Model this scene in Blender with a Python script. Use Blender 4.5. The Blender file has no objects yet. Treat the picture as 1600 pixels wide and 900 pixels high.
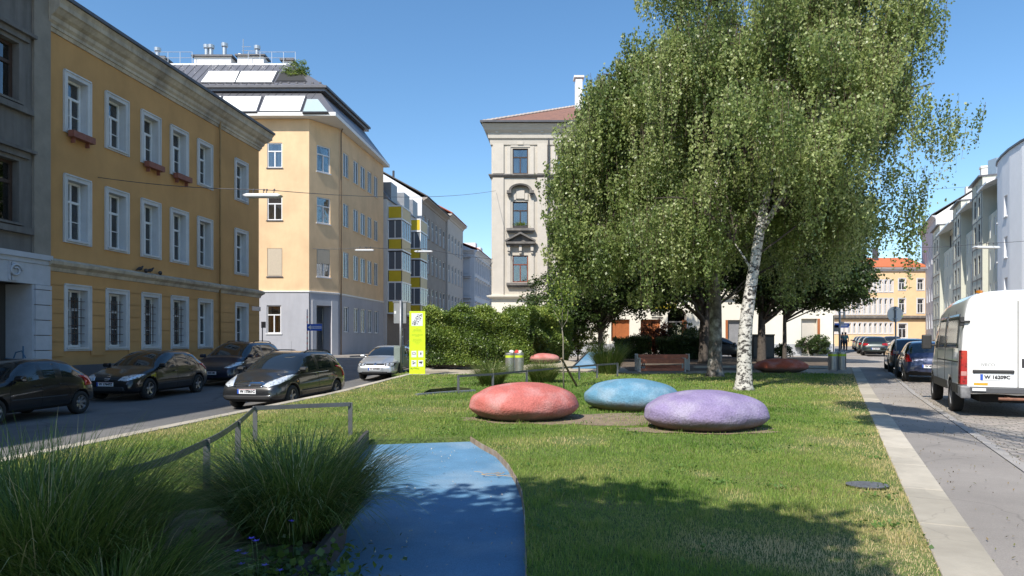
import bpy, bmesh, math, random
import numpy as np
from mathutils import Vector, Matrix, geometry
from mathutils.bvhtree import BVHTree
random.seed(7); RNG = np.random.default_rng(11)
SC = bpy.context.scene; COL = SC.collection
# ------------------------------------------------------------ camera, sky, sun
F, EYE, HZ = 1066.7, 1.5, 533.0            # focal length in photo pixels, eye height, horizon row
cam = bpy.data.cameras.new('camera'); co = bpy.data.objects.new('camera', cam); COL.objects.link(co)
cam.lens = 24; cam.sensor_width = 36; cam.shift_y = (HZ-450)/1600
cam.clip_start = .05; cam.clip_end = 3000
co.location = (0, 0, EYE); co.rotation_euler = (math.radians(90), 0, 0); SC.camera = co
SUN_EL = math.radians(48); SX, SY = -.53, -.848          # direction towards the sun (x, y)
world = bpy.data.worlds.new('World'); SC.world = world; world.use_nodes = True
nt = world.node_tree; nt.nodes.clear()
sky = nt.nodes.new('ShaderNodeTexSky'); sky.sky_type = 'NISHITA'; sky.sun_disc = False
sky.sun_elevation = SUN_EL; sky.sun_rotation = math.atan2(SX, SY); sky.air_density = 1.0; sky.dust_density = .35; sky.ozone_density = 2.2
bg = nt.nodes.new('ShaderNodeBackground'); bg.inputs[1].default_value = .12
ow = nt.nodes.new('ShaderNodeOutputWorld'); hs = nt.nodes.new('ShaderNodeHueSaturation'); hs.inputs['Saturation'].default_value = 1.18; hs.inputs['Hue'].default_value = .497; nt.links.new(sky.outputs[0], hs.inputs['Color']); nt.links.new(hs.outputs[0], bg.inputs[0]); nt.links.new(bg.outputs[0], ow.inputs[0])
sl = bpy.data.lights.new('sun', 'SUN'); sl.energy = 4.2; sl.angle = math.radians(.53); sl.color = (1, .94, .85)
so = bpy.data.objects.new('sun', sl); COL.objects.link(so)
sv = Vector((SX*math.cos(SUN_EL), SY*math.cos(SUN_EL), math.sin(SUN_EL))).normalized()
so.rotation_euler = sv.to_track_quat('Z', 'Y').to_euler(); so.location = sv*60
vs = SC.view_settings; vs.view_transform = 'Standard'; vs.look = 'None'; vs.gamma = 1; vs.exposure = .70; vs.use_curve_mapping = False

# ------------------------------------------------------------ materials
MATS = {}
def nodes_of(name):
    m = bpy.data.materials.new(name); m.use_nodes = True; MATS[name] = m
    return m, m.node_tree, m.node_tree.nodes['Principled BSDF'], m.node_tree.nodes['Material Output']
def rgb(c): return (c[0], c[1], c[2], 1)
def noise_col(nt, bs, base, var=.25, scale=3, detail=6, scale2=None, dirt=None, dirt_amt=.5, coord='Object'):
    """base colour broken up by two noises (real wear and mottling)"""
    tc = nt.nodes.new('ShaderNodeTexCoord')
    n1 = nt.nodes.new('ShaderNodeTexNoise'); n1.inputs['Scale'].default_value = scale; n1.inputs['Detail'].default_value = detail; n1.inputs['Roughness'].default_value = .65
    nt.links.new(tc.outputs[coord], n1.inputs['Vector'])
    r = nt.nodes.new('ShaderNodeValToRGB'); r.color_ramp.elements[0].position = .3; r.color_ramp.elements[1].position = .72
    r.color_ramp.elements[0].color = rgb([v*(1-var) for v in base]); r.color_ramp.elements[1].color = rgb([min(1, v*(1+var*.6)) for v in base])
    nt.links.new(n1.outputs['Fac'], r.inputs[0]); out = r.outputs[0]
    if dirt:
        n2 = nt.nodes.new('ShaderNodeTexNoise'); n2.inputs['Scale'].default_value = scale2 or scale*.25; n2.inputs['Detail'].default_value = 8
        nt.links.new(tc.outputs[coord], n2.inputs['Vector'])
        r2 = nt.nodes.new('ShaderNodeValToRGB'); r2.color_ramp.elements[0].position = .48; r2.color_ramp.elements[1].position = .68
        r2.color_ramp.elements[0].color = (0,0,0,1); r2.color_ramp.elements[1].color = (dirt_amt,)*3+(1,)
        nt.links.new(n2.outputs['Fac'], r2.inputs[0])
        mx = nt.nodes.new('ShaderNodeMix'); mx.data_type = 'RGBA'; nt.links.new(r2.outputs[0], mx.inputs[0]); nt.links.new(out, mx.inputs[6]); mx.inputs[7].default_value = rgb(dirt); out = mx.outputs[2]
    nt.links.new(out, bs.inputs['Base Color']); return tc, n1, out
def bump(nt, bs, height, strength=.3, dist=.02):
    b = nt.nodes.new('ShaderNodeBump'); b.inputs['Strength'].default_value = strength; b.inputs['Distance'].default_value = dist
    nt.links.new(height, b.inputs['Height']); nt.links.new(b.outputs[0], bs.inputs['Normal'])
def mat(name, base, rough=.85, var=.18, scale=3, dirt=None, dirt_amt=.5, scale2=None, bumps=0, bscale=60, metal=0, spec=None, coat=0):
    if name in MATS: return MATS[name]
    m, nt, bs, o = nodes_of(name)
    bs.inputs['Roughness'].default_value = rough; bs.inputs['Metallic'].default_value = metal
    if spec is not None: bs.inputs['Specular IOR Level'].default_value = spec
    if coat: bs.inputs['Coat Weight'].default_value = coat; bs.inputs['Coat Roughness'].default_value = .04
    tc, n1, c = noise_col(nt, bs, base, var, scale, dirt=dirt, dirt_amt=dirt_amt, scale2=scale2)
    if bumps:
        n = nt.nodes.new('ShaderNodeTexNoise'); n.inputs['Scale'].default_value = bscale; n.inputs['Detail'].default_value = 4
        nt.links.new(tc.outputs['Object'], n.inputs['Vector']); bump(nt, bs, n.outputs['Fac'], bumps)
    return m
def plain(name, base, rough=.5, metal=0, spec=.5, coat=0, emit=None):
    if name in MATS: return MATS[name]
    m, nt, bs, o = nodes_of(name); bs.inputs['Base Color'].default_value = rgb(base); bs.inputs['Roughness'].default_value = rough
    bs.inputs['Metallic'].default_value = metal; bs.inputs['Specular IOR Level'].default_value = spec
    if coat: bs.inputs['Coat Weight'].default_value = coat; bs.inputs['Coat Roughness'].default_value = .03
    return m
def glass_mat(name, tint=(.55,.6,.62), refl=.9, base=.06):
    m, nt, bs, o = nodes_of(name); nt.nodes.remove(bs)
    t = nt.nodes.new('ShaderNodeBsdfTransparent'); t.inputs[0].default_value = rgb(tint)
    g = nt.nodes.new('ShaderNodeBsdfGlossy'); g.inputs[0].default_value = (refl,)*3+(1,); g.inputs['Roughness'].default_value = .02
    tc = nt.nodes.new('ShaderNodeTexCoord'); n = nt.nodes.new('ShaderNodeTexNoise'); n.inputs['Scale'].default_value = 1.3; nt.links.new(tc.outputs['Object'], n.inputs['Vector'])
    b = nt.nodes.new('ShaderNodeBump'); b.inputs['Strength'].default_value = .12; b.inputs['Distance'].default_value = .05; nt.links.new(n.outputs['Fac'], b.inputs['Height']); nt.links.new(b.outputs[0], g.inputs['Normal'])
    fr = nt.nodes.new('ShaderNodeFresnel'); fr.inputs[0].default_value = 1.5
    ad = nt.nodes.new('ShaderNodeMath'); ad.operation = 'ADD'; ad.inputs[1].default_value = base; ad.use_clamp = True; nt.links.new(fr.outputs[0], ad.inputs[0])
    mx = nt.nodes.new('ShaderNodeMixShader'); nt.links.new(ad.outputs[0], mx.inputs[0]); nt.links.new(t.outputs[0], mx.inputs[1]); nt.links.new(g.outputs[0], mx.inputs[2]); nt.links.new(mx.outputs[0], o.inputs[0])
    return m
def leaf_mat(name, cols, rough=.5, transl=.35, spec=.35):
    """colour picked per leaf from the 'rnd' attribute"""
    m, nt, bs, o = nodes_of(name)
    at = nt.nodes.new('ShaderNodeAttribute'); at.attribute_name = 'rnd'
    r = nt.nodes.new('ShaderNodeValToRGB'); e = r.color_ramp.elements
    e[0].color = rgb(cols[0]); e[0].position = 0; e[1].color = rgb(cols[-1]); e[1].position = 1
    for i, c in enumerate(cols[1:-1]): k = e.new((i+1)/(len(cols)-1)); k.color = rgb(c)
    nt.links.new(at.outputs['Fac'], r.inputs[0]); nt.links.new(r.outputs[0], bs.inputs['Base Color'])
    bs.inputs['Roughness'].default_value = rough; bs.inputs['Specular IOR Level'].default_value = spec
    t = nt.nodes.new('ShaderNodeBsdfTranslucent'); hs = nt.nodes.new('ShaderNodeHueSaturation'); hs.inputs['Value'].default_value = 1.5; hs.inputs['Hue'].default_value = .485
    nt.links.new(r.outputs[0], hs.inputs['Color']); nt.links.new(hs.outputs[0], t.inputs[0])
    mx = nt.nodes.new('ShaderNodeMixShader'); mx.inputs[0].default_value = transl
    nt.links.new(bs.outputs[0], mx.inputs[1]); nt.links.new(t.outputs[0], mx.inputs[2]); nt.links.new(mx.outputs[0], o.inputs[0])
    return m

# ------------------------------------------------------------ object helpers
def tag(o, label=None, cat=None, group=None, kind=None):
    if label: o['label'] = label
    if cat: o['category'] = cat
    if group: o['group'] = group
    if kind: o['kind'] = kind
    return o
def empty(name, loc=(0,0,0), rz=0, label=None, cat=None, group=None):
    o = bpy.data.objects.new(name, None); COL.objects.link(o); o.location = loc; o.rotation_euler = (0,0,rz); o.empty_display_size = .3
    return tag(o, label, cat, group)
def copy_tree(o, parent=None):
    c = o.copy(); COL.objects.link(c); c.parent = parent
    for ch in list(o.children): copy_tree(ch, c)
    return c
class MB:
    """collects shapes; build() links them as one mesh object"""
    def __init__(s, xf=None): s.v = []; s.f = []; s.m = []; s.xf = xf
    def pt(s, p):
        s.v.append(tuple(s.xf(*p)) if s.xf else tuple(p)); return len(s.v)-1
    def poly(s, pts, m=0): s.f.append([s.pt(p) for p in pts]); s.m.append(m)
    def box(s, a0, a1, b0, b1, c0, c1, m=0):
        i = [s.pt(p) for p in ((a0,b0,c0),(a1,b0,c0),(a1,b1,c0),(a0,b1,c0),(a0,b0,c1),(a1,b0,c1),(a1,b1,c1),(a0,b1,c1))]
        for q in ((0,3,2,1),(4,5,6,7),(0,1,5,4),(1,2,6,5),(2,3,7,6),(3,0,4,7)): s.f.append([i[k] for k in q]); s.m.append(m)
    def hexa(s, P, m=0):
        i = [s.pt(p) for p in P]
        for q in ((0,3,2,1),(4,5,6,7),(0,1,5,4),(1,2,6,5),(2,3,7,6),(3,0,4,7)): s.f.append([i[k] for k in q]); s.m.append(m)
    def tube(s, pts, r, n=8, m=0, cap=True):
        pts = [Vector(p) for p in pts]; rs = r if isinstance(r, (list, tuple)) else [r]*len(pts)
        rings = []; up = None
        for i, p in enumerate(pts):
            d = (pts[min(i+1, len(pts)-1)]-pts[max(i-1, 0)]).normalized()
            if up is None: up = Vector((0,0,1)) if abs(d.z) < .9 else Vector((1,0,0))
            x = d.cross(up).normalized(); up = x.cross(d).normalized()
            rings.append([s.pt(p+(x*math.cos(2*math.pi*k/n)+up*math.sin(2*math.pi*k/n))*rs[i]) for k in range(n)])
        for a, b in zip(rings, rings[1:]):
            for k in range(n): s.f.append([a[k], a[(k+1)%n], b[(k+1)%n], b[k]]); s.m.append(m)
        if cap: s.f.append(rings[0][::-1]); s.m.append(m); s.f.append(rings[-1]); s.m.append(m)
    def bar(s, pts, w, h, m=0):
        """flat bar along points, w wide sideways, h tall"""
        pts = [Vector(p) for p in pts]; rings = []
        for i, p in enumerate(pts):
            d = (pts[min(i+1, len(pts)-1)]-pts[max(i-1, 0)]); d.z = 0; d.normalize(); x = Vector((d.y, -d.x, 0))
            rings.append([s.pt(p+x*a*w/2+Vector((0,0,b*h/2))) for a, b in ((-1,-1),(1,-1),(1,1),(-1,1))])
        for a, b in zip(rings, rings[1:]):
            for k in range(4): s.f.append([a[k], a[(k+1)%4], b[(k+1)%4], b[k]]); s.m.append(m)
        s.f.append(rings[0][::-1]); s.m.append(m); s.f.append(rings[-1]); s.m.append(m)
    def lathe(s, prof, c=(0,0,0), n=20, m=0):
        rings = [[s.pt((c[0]+r*math.cos(2*math.pi*k/n), c[1]+r*math.sin(2*math.pi*k/n), c[2]+z)) for k in range(n)] for r, z in prof]
        for a, b in zip(rings, rings[1:]):
            for k in range(n): s.f.append([a[k], a[(k+1)%n], b[(k+1)%n], b[k]]); s.m.append(m)
        s.f.append(rings[0][::-1]); s.m.append(m); s.f.append(rings[-1]); s.m.append(m)
    def prism(s, poly, y0, y1, m=0):
        """poly in (a, c), extruded along b"""
        A = [s.pt((a, y0, c)) for a, c in poly]; B = [s.pt((a, y1, c)) for a, c in poly]; n = len(poly)
        s.f.append(A[::-1]); s.m.append(m); s.f.append(B); s.m.append(m)
        for k in range(n): s.f.append([A[k], A[(k+1)%n], B[(k+1)%n], B[k]]); s.m.append(m)
    def cut(s):
        s.cuts = getattr(s, 'cuts', [0]); s.cuts.append(len(s.f))
    def build_each(s, name, mats, parent=None, **k):
        """one object per piece marked with cut()"""
        c = sorted(set(getattr(s, 'cuts', [0])+[len(s.f)])); out = []
        for a, b in zip(c, c[1:]):
            q = MB(); ids = {}
            for f, m in zip(s.f[a:b], s.m[a:b]):
                g = []
                for i in f:
                    if i not in ids: ids[i] = len(q.v); q.v.append(s.v[i])
                    g.append(ids[i])
                q.f.append(g); q.m.append(m)
            out.append(q.build(name, mats, parent, **k))
        return out
    def build(s, name, mats, parent=None, smooth=False, bevel=0, recalc=True, off=None):
        me = bpy.data.meshes.new(name); vv = s.v
        if off is not None: vv = [(x-off[0], y-off[1], z-off[2]) for x, y, z in vv]
        me.from_pydata(vv, [], s.f)
        for mm in (mats if isinstance(mats, (list, tuple)) else [mats]): me.materials.append(mm)
        me.polygons.foreach_set('material_index', s.m)
        if recalc:
            b = bmesh.new(); b.from_mesh(me); bmesh.ops.recalc_face_normals(b, faces=b.faces); b.to_mesh(me); b.free()
        if smooth: me.polygons.foreach_set('use_smooth', [True]*len(me.polygons))
        o = bpy.data.objects.new(name, me); COL.objects.link(o)
        if parent is not None: o.parent = parent
        if bevel:
            md = o.modifiers.new('bevel', 'BEVEL'); md.width = bevel; md.segments = 2; md.limit_method = 'ANGLE'
        return o
def npmesh(name, V, Fq, mat_, parent=None, rnd=None, smooth=False):
    """fast mesh from arrays; Fq (n,3) or (n,4)"""
    me = bpy.data.meshes.new(name); V = np.asarray(V, dtype=np.float32); Fq = np.asarray(Fq, dtype=np.int32); k = Fq.shape[1]
    me.vertices.add(len(V)); me.vertices.foreach_set('co', V.ravel()); me.loops.add(Fq.size); me.loops.foreach_set('vertex_index', Fq.ravel())
    me.polygons.add(len(Fq)); me.polygons.foreach_set('loop_start', np.arange(0, Fq.size, k, dtype=np.int32)); me.polygons.foreach_set('loop_total', np.full(len(Fq), k, dtype=np.int32))
    if smooth: me.polygons.foreach_set('use_smooth', np.ones(len(Fq), dtype=bool))
    me.update(calc_edges=True)
    if rnd is not None:
        a = me.attributes.new('rnd', 'FLOAT', 'FACE'); a.data.foreach_set('value', np.asarray(rnd, dtype=np.float32))
    me.materials.append(mat_)
    o = bpy.data.objects.new(name, me); COL.objects.link(o)
    if parent is not None: o.parent = parent
    return o
FONT = None
def text_mesh(name, txt, size, m, parent, M, extrude=.002, bold=0, align='CENTER'):
    cu = bpy.data.curves.new(name, 'FONT'); cu.body = txt; cu.size = size; cu.align_x = align; cu.align_y = 'CENTER'; cu.extrude = extrude; cu.offset = bold; cu.resolution_u = 2
    t = bpy.data.objects.new(name, cu); COL.objects.link(t); dg = bpy.context.evaluated_depsgraph_get()
    me = bpy.data.meshes.new_from_object(t.evaluated_get(dg)); bpy.data.objects.remove(t)
    me.materials.clear(); me.materials.append(m); me.transform(M)
    o = bpy.data.objects.new(name, me); COL.objects.link(o); o.parent = parent; return o

# ------------------------------------------------------------ measuring: terrain, street frames
def sm(a, b, x): t = max(0., min(1., (x-a)/(b-a))); return t*t*(3-2*t)
def T(x, y): return .95*(1-math.exp(-max(0., y-20)/50))
def LT(x, y): return T(x, y)                                         # lawn and pavements
def RL(x, y): return T(x, y) - .30*(1-sm(28, 45, y))                 # left street lies lower
def RR(x, y): return T(x, y) - .05
def gp(px, py, zf=LT, dz=0):
    """ground point seen at a photo pixel"""
    rx = (px-800)/F; ry = -(py-HZ)/F; t = 3.
    for _ in range(200):
        z = zf(rx*t, t)+dz
        t2 = (z-EYE)/ry if abs(ry) > 1e-6 else 300
        t += .35*(min(max(t2, 1), 300)-t)
    return Vector((rx*t, t, zf(rx*t, t)+dz))
def atd(px, py, d): return Vector(((px-800)/F*d, d, EYE-(py-HZ)/F*d))
U1 = Vector((.1118, .9937)); N1 = Vector((.9937, -.1118))            # left street
U2 = Vector((.4305, .9026)); N2 = Vector((.9026, -.4305))            # right street
def L(s, lat): p = U1*s+N1*lat; return (p.x, p.y)
def R_(s, lat): p = U2*s+N2*lat; return (p.x, p.y)
class Fac:
    """vertical facade plane from A to B (outward = right-hand side when walking A->B rotated to face the square)"""
    def __init__(s, A, B):
        s.A = Vector((A[0], A[1])); s.B = Vector((B[0], B[1])); s.d = (s.B-s.A).normalized(); s.len = (s.B-s.A).length
        s.n = Vector((s.d.y, -s.d.x))                                 # outward normal
    def xf(s, off):
        return lambda u, v, z: (s.A.x+s.d.x*u+s.n.x*v-off[0], s.A.y+s.d.y*u+s.n.y*v-off[1], z-off[2])
    def uz(s, px, py, v=0):
        rx = (px-800)/F; A = s.A+s.n*v
        den = rx*s.n.x+s.n.y; t = (A.x*s.n.x+A.y*s.n.y)/den
        p = Vector((rx*t, t)); return ((p-A).dot(s.d), EYE-(py-HZ)/F*t)
    def u(s, px): return s.uz(px, 0)[0]
    def P(s, u, v, z): return Vector((s.A.x+s.d.x*u+s.n.x*v, s.A.y+s.d.y*u+s.n.y*v, z))
def in_poly(x, y, poly):
    c = False; n = len(poly)
    for i in range(n):
        x1, y1 = poly[i][:2]; x2, y2 = poly[i-1][:2]
        if (y1 > y) != (y2 > y) and x < (x2-x1)*(y-y1)/(y2-y1)+x1: c = not c
    return c
def dense(poly, step):
    out = []
    for i in range(len(poly)):
        a = Vector(poly[i][:2]); b = Vector(poly[(i+1) % len(poly)][:2]); n = max(1, int((b-a).length/step))
        out += [a+(b-a)*k/n for k in range(n)]
    return out
def patch(name, outer, zf, m, holes=(), step=2., dz=0, skirt=0, jitter=0, kind='structure', smooth=True):
    """ground surface that follows zf, trimmed to an outline with holes"""
    vs, es = [], []
    for lp in [outer]+list(holes):
        d = dense(lp, step); o0 = len(vs); vs += d; es += [(o0+i, o0+(i+1) % len(d)) for i in range(len(d))]
    nb = len(vs); xs = [p[0] for p in outer]; ys = [p[1] for p in outer]
    x = min(xs)+step*.37
    while x < max(xs):
        y = min(ys)+step*.41
        while y < max(ys):
            if in_poly(x, y, outer) and not any(in_poly(x, y, h) for h in holes): vs.append(Vector((x, y)))
            y += step
        x += step
    V, E, Fc, _, _, _ = geometry.delaunay_2d_cdt(vs, es, [], 0, 1e-5)
    mb = MB(); mb.v = [(p.x, p.y, zf(p.x, p.y)+dz) for p in V]
    for f in Fc:
        cx = sum(V[i].x for i in f)/len(f); cy = sum(V[i].y for i in f)/len(f)
        if in_poly(cx, cy, outer) and not any(in_poly(cx, cy, h) for h in holes): mb.f.append(list(f)); mb.m.append(0)
    if skirt:
        for lp in [outer]+list(holes):
            d = dense(lp, step)
            for i in range(len(d)):
                a, b = d[i], d[(i+1) % len(d)]
                mb.poly([(a.x,a.y,zf(a.x,a.y)+dz), (b.x,b.y,zf(b.x,b.y)+dz), (b.x,b.y,zf(b.x,b.y)+dz-skirt), (a.x,a.y,zf(a.x,a.y)+dz-skirt)])
    o = mb.build(name, m, recalc=False, smooth=False)
    bm = bmesh.new(); bm.from_mesh(o.data); bmesh.ops.remove_doubles(bm, verts=bm.verts, dist=1e-4)
    for f in bm.faces:
        if f.normal.z < -.1: f.normal_flip()
    bm.to_mesh(o.data); bm.free()
    if kind: o['kind'] = kind
    return o
# ============================================================ MATERIALS FOR THE SETTING
def asphalt(name, base, cracks=True):
    m, nt, bs, o = nodes_of(name)
    tc, n1, c = noise_col(nt, bs, base, .22, .6, 8, dirt=[v*1.5 for v in base], dirt_amt=.35, scale2=.18)
    n = nt.nodes.new('ShaderNodeTexNoise'); n.inputs['Scale'].default_value = 90; n.inputs['Detail'].default_value = 3; nt.links.new(tc.outputs['Object'], n.inputs['Vector'])
    mx = nt.nodes.new('ShaderNodeMix'); mx.data_type = 'RGBA'; mx.blend_type = 'OVERLAY'; mx.inputs[0].default_value = .55
    nt.links.new(c, mx.inputs[6]); nt.links.new(n.outputs['Color'], mx.inputs[7])
    sep = nt.nodes.new('ShaderNodeHueSaturation'); sep.inputs['Saturation'].default_value = .12; nt.links.new(n.outputs['Color'], sep.inputs['Color']); nt.links.new(sep.outputs[0], mx.inputs[7])
    nt.links.new(mx.outputs[2], bs.inputs['Base Color']); bs.inputs['Roughness'].default_value = .9
    bump(nt, bs, n.outputs['Fac'], .25, .01); return m
def add_cracks(m, scale=.55, width=.012, dark=.45, rot=25.5, seams=None):
    nt = m.node_tree; bs = nt.nodes['Principled BSDF']; src = bs.inputs['Base Color'].links[0].from_socket
    tc = nt.nodes.new('ShaderNodeTexCoord'); nz = nt.nodes.new('ShaderNodeTexNoise'); nz.inputs['Scale'].default_value = 1.7; nz.inputs['Detail'].default_value = 6
    ad = nt.nodes.new('ShaderNodeVectorMath'); ad.operation = 'MULTIPLY_ADD'; ad.inputs[1].default_value = (.7,.7,0); nt.links.new(tc.outputs['Object'], nz.inputs['Vector']); nt.links.new(nz.outputs['Color'], ad.inputs[0]); nt.links.new(tc.outputs['Object'], ad.inputs[2])
    v = nt.nodes.new('ShaderNodeTexVoronoi'); v.feature = 'DISTANCE_TO_EDGE'; v.inputs['Scale'].default_value = scale; nt.links.new(ad.outputs[0], v.inputs['Vector'])
    r = nt.nodes.new('ShaderNodeValToRGB'); r.color_ramp.elements[0].position = 0; r.color_ramp.elements[0].color = (dark,dark,dark,1); r.color_ramp.elements[1].position = width; r.color_ramp.elements[1].color = (1,1,1,1); nt.links.new(v.outputs['Distance'], r.inputs[0])
    v2 = nt.nodes.new('ShaderNodeTexVoronoi'); v2.inputs['Scale'].default_value = scale*.6; nt.links.new(ad.outputs[0], v2.inputs['Vector']); hs = nt.nodes.new('ShaderNodeHueSaturation'); hs.inputs['Saturation'].default_value = 0; nt.links.new(v2.outputs['Color'], hs.inputs['Color'])
    r2 = nt.nodes.new('ShaderNodeValToRGB'); r2.color_ramp.elements[0].color = (.84,.84,.84,1); r2.color_ramp.elements[1].color = (1.08,1.07,1.05,1); nt.links.new(hs.outputs[0], r2.inputs[0])
    a = nt.nodes.new('ShaderNodeMix'); a.data_type = 'RGBA'; a.blend_type = 'MULTIPLY'; a.inputs[0].default_value = 1; nt.links.new(src, a.inputs[6]); nt.links.new(r.outputs[0], a.inputs[7])
    b = nt.nodes.new('ShaderNodeMix'); b.data_type = 'RGBA'; b.blend_type = 'MULTIPLY'; b.inputs[0].default_value = 1; nt.links.new(a.outputs[2], b.inputs[6]); nt.links.new(r2.outputs[0], b.inputs[7]); nt.links.new(b.outputs[2], bs.inputs['Base Color'])
def island_var(m, lo=.82, hi=1.1):
    nt = m.node_tree; bs = nt.nodes['Principled BSDF']; src = bs.inputs['Base Color'].links[0].from_socket; g = nt.nodes.new('ShaderNodeNewGeometry'); r = nt.nodes.new('ShaderNodeValToRGB')
    r.color_ramp.elements[0].color = (lo,lo,lo*.97,1); r.color_ramp.elements[1].color = (hi,hi,hi,1); nt.links.new(g.outputs['Random Per Island'], r.inputs[0]); a = nt.nodes.new('ShaderNodeMix'); a.data_type = 'RGBA'; a.blend_type = 'MULTIPLY'; a.inputs[0].default_value = 1; nt.links.new(src, a.inputs[6]); nt.links.new(r.outputs[0], a.inputs[7]); nt.links.new(a.outputs[2], bs.inputs['Base Color'])
M_road = asphalt('asphalt_road', (.13,.127,.125)); M_walk = asphalt('asphalt_walk', (.25,.228,.208)); add_cracks(M_walk, .35, .006, .74); add_cracks(M_road, .3, .006, .6)
M_kerb = mat('pale_kerb_stone', (.44,.40,.335), .85, .16, 2.2, dirt=(.29,.26,.21), dirt_amt=.5, scale2=.9, bumps=.25, bscale=50)
add_cracks(M_kerb, .6, .005, .8); island_var(M_kerb, .80, 1.08)
M_gran = mat('granite_kerb', (.33,.31,.29), .85, .25, 5, bumps=.3, bscale=70)
def lawn_material():
    m, nt, bs, o = nodes_of('lawn_soil'); tc = nt.nodes.new('ShaderNodeTexCoord')
    n1 = nt.nodes.new('ShaderNodeTexNoise'); n1.inputs['Scale'].default_value = .45; n1.inputs['Detail'].default_value = 7; n1.inputs['Roughness'].default_value = .7
    n2 = nt.nodes.new('ShaderNodeTexNoise'); n2.inputs['Scale'].default_value = 38; n2.inputs['Detail'].default_value = 5
    for n in (n1, n2): nt.links.new(tc.outputs['Object'], n.inputs['Vector'])
    r = nt.nodes.new('ShaderNodeValToRGB'); e = r.color_ramp.elements; e[0].position = .36; e[1].position = .70; e[0].color = (.085,.135,.022,1); e[1].color = (.27,.21,.085,1); k = e.new(.53); k.color = (.13,.175,.035,1)
    nt.links.new(n1.outputs['Fac'], r.inputs[0])
    r2 = nt.nodes.new('ShaderNodeValToRGB'); r2.color_ramp.elements[0].color = (.45,.45,.45,1); r2.color_ramp.elements[1].color = (1.15,1.15,1.15,1); r2.color_ramp.elements[0].position = .35; r2.color_ramp.elements[1].position = .65
    nt.links.new(n2.outputs['Fac'], r2.inputs[0])
    mx = nt.nodes.new('ShaderNodeMix'); mx.data_type = 'RGBA'; mx.blend_type = 'MULTIPLY'; mx.inputs[0].default_value = 1; nt.links.new(r.outputs[0], mx.inputs[6]); nt.links.new(r2.outputs[0], mx.inputs[7])
    nt.links.new(mx.outputs[2], bs.inputs['Base Color']); bs.inputs['Roughness'].default_value = .95; bump(nt, bs, n2.outputs['Fac'], .6, .03); return m
M_lawn = lawn_material()
M_soil = mat('bare_soil', (.24,.18,.12), .95, .3, 9, dirt=(.13,.10,.07), dirt_amt=.6, scale2=3, bumps=.6, bscale=45)
M_gravel = mat('pale_gravel', (.40,.35,.27), .95, .3, 14, dirt=(.25,.21,.16), dirt_amt=.4, bumps=.5, bscale=40)
def cobble_mat():
    m, nt, bs, o = nodes_of('granite_setts'); tc = nt.nodes.new('ShaderNodeTexCoord'); mp = nt.nodes.new('ShaderNodeMapping'); mp.inputs['Rotation'].default_value = (0,0,math.radians(25.5)); mp.inputs['Scale'].default_value = (5.2,5.2,5.2)
    br = nt.nodes.new('ShaderNodeTexBrick'); br.inputs['Scale'].default_value = 1; br.inputs['Mortar Size'].default_value = .05; br.inputs['Mortar Smooth'].default_value = .4; br.inputs['Brick Width'].default_value = 1.05; br.inputs['Row Height'].default_value = .8
    br.inputs['Color1'].default_value = (.33,.29,.25,1); br.inputs['Color2'].default_value = (.23,.21,.19,1); br.inputs['Mortar'].default_value = (.10,.085,.065,1)
    nz = nt.nodes.new('ShaderNodeTexNoise'); nz.inputs['Scale'].default_value = 2.2; ad = nt.nodes.new('ShaderNodeVectorMath'); ad.operation = 'MULTIPLY_ADD'; ad.inputs[1].default_value = (.22,.22,0)
    nt.links.new(tc.outputs['Object'], nz.inputs['Vector']); nt.links.new(nz.outputs['Color'], ad.inputs[0]); nt.links.new(tc.outputs['Object'], ad.inputs[2]); nt.links.new(ad.outputs[0], mp.inputs['Vector'])
    nt.links.new(mp.outputs[0], br.inputs['Vector'])
    n2 = nt.nodes.new('ShaderNodeTexNoise'); n2.inputs['Scale'].default_value = 6; nt.links.new(tc.outputs['Object'], n2.inputs['Vector'])
    mx = nt.nodes.new('ShaderNodeMix'); mx.data_type = 'RGBA'; mx.blend_type = 'OVERLAY'; mx.inputs[0].default_value = .5
    hs = nt.nodes.new('ShaderNodeHueSaturation'); hs.inputs['Saturation'].default_value = .15; nt.links.new(n2.outputs['Color'], hs.inputs['Color'])
    nt.links.new(br.outputs['Color'], mx.inputs[6]); nt.links.new(hs.outputs[0], mx.inputs[7]); nt.links.new(mx.outputs[2], bs.inputs['Base Color']); bs.inputs['Roughness'].default_value = .75
    iv = nt.nodes.new('ShaderNodeMath'); iv.operation = 'SUBTRACT'; iv.inputs[0].default_value = 1; nt.links.new(br.outputs['Fac'], iv.inputs[1]); bump(nt, bs, iv.outputs[0], .8, .02); return m
M_cob = cobble_mat()
def rubber_mat():
    m, nt, bs, o = nodes_of('blue_rubber'); tc, n1, c = noise_col(nt, bs, (.10,.235,.38), .16, 2, dirt=(.24,.34,.43), dirt_amt=.65, scale2=.9)
    v = nt.nodes.new('ShaderNodeTexVoronoi'); v.inputs['Scale'].default_value = 160; nt.links.new(tc.outputs['Object'], v.inputs['Vector'])
    mx = nt.nodes.new('ShaderNodeMix'); mx.data_type = 'RGBA'; mx.blend_type = 'MULTIPLY'; mx.inputs[0].default_value = .55
    r = nt.nodes.new('ShaderNodeValToRGB'); r.color_ramp.elements[0].color = (.55,.55,.55,1); r.color_ramp.elements[1].color = (1.3,1.3,1.3,1); nt.links.new(v.outputs['Color'], r.inputs[0])
    nt.links.new(c, mx.inputs[6]); nt.links.new(r.outputs[0], mx.inputs[7]); nt.links.new(mx.outputs[2], bs.inputs['Base Color']); bs.inputs['Roughness'].default_value = .85; bump(nt, bs, v.outputs['Distance'], .4, .006); return m
M_rub = rubber_mat()
M_steel = mat('galvanised_steel', (.30,.31,.33), .5, .2, 6, metal=.6)
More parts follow.
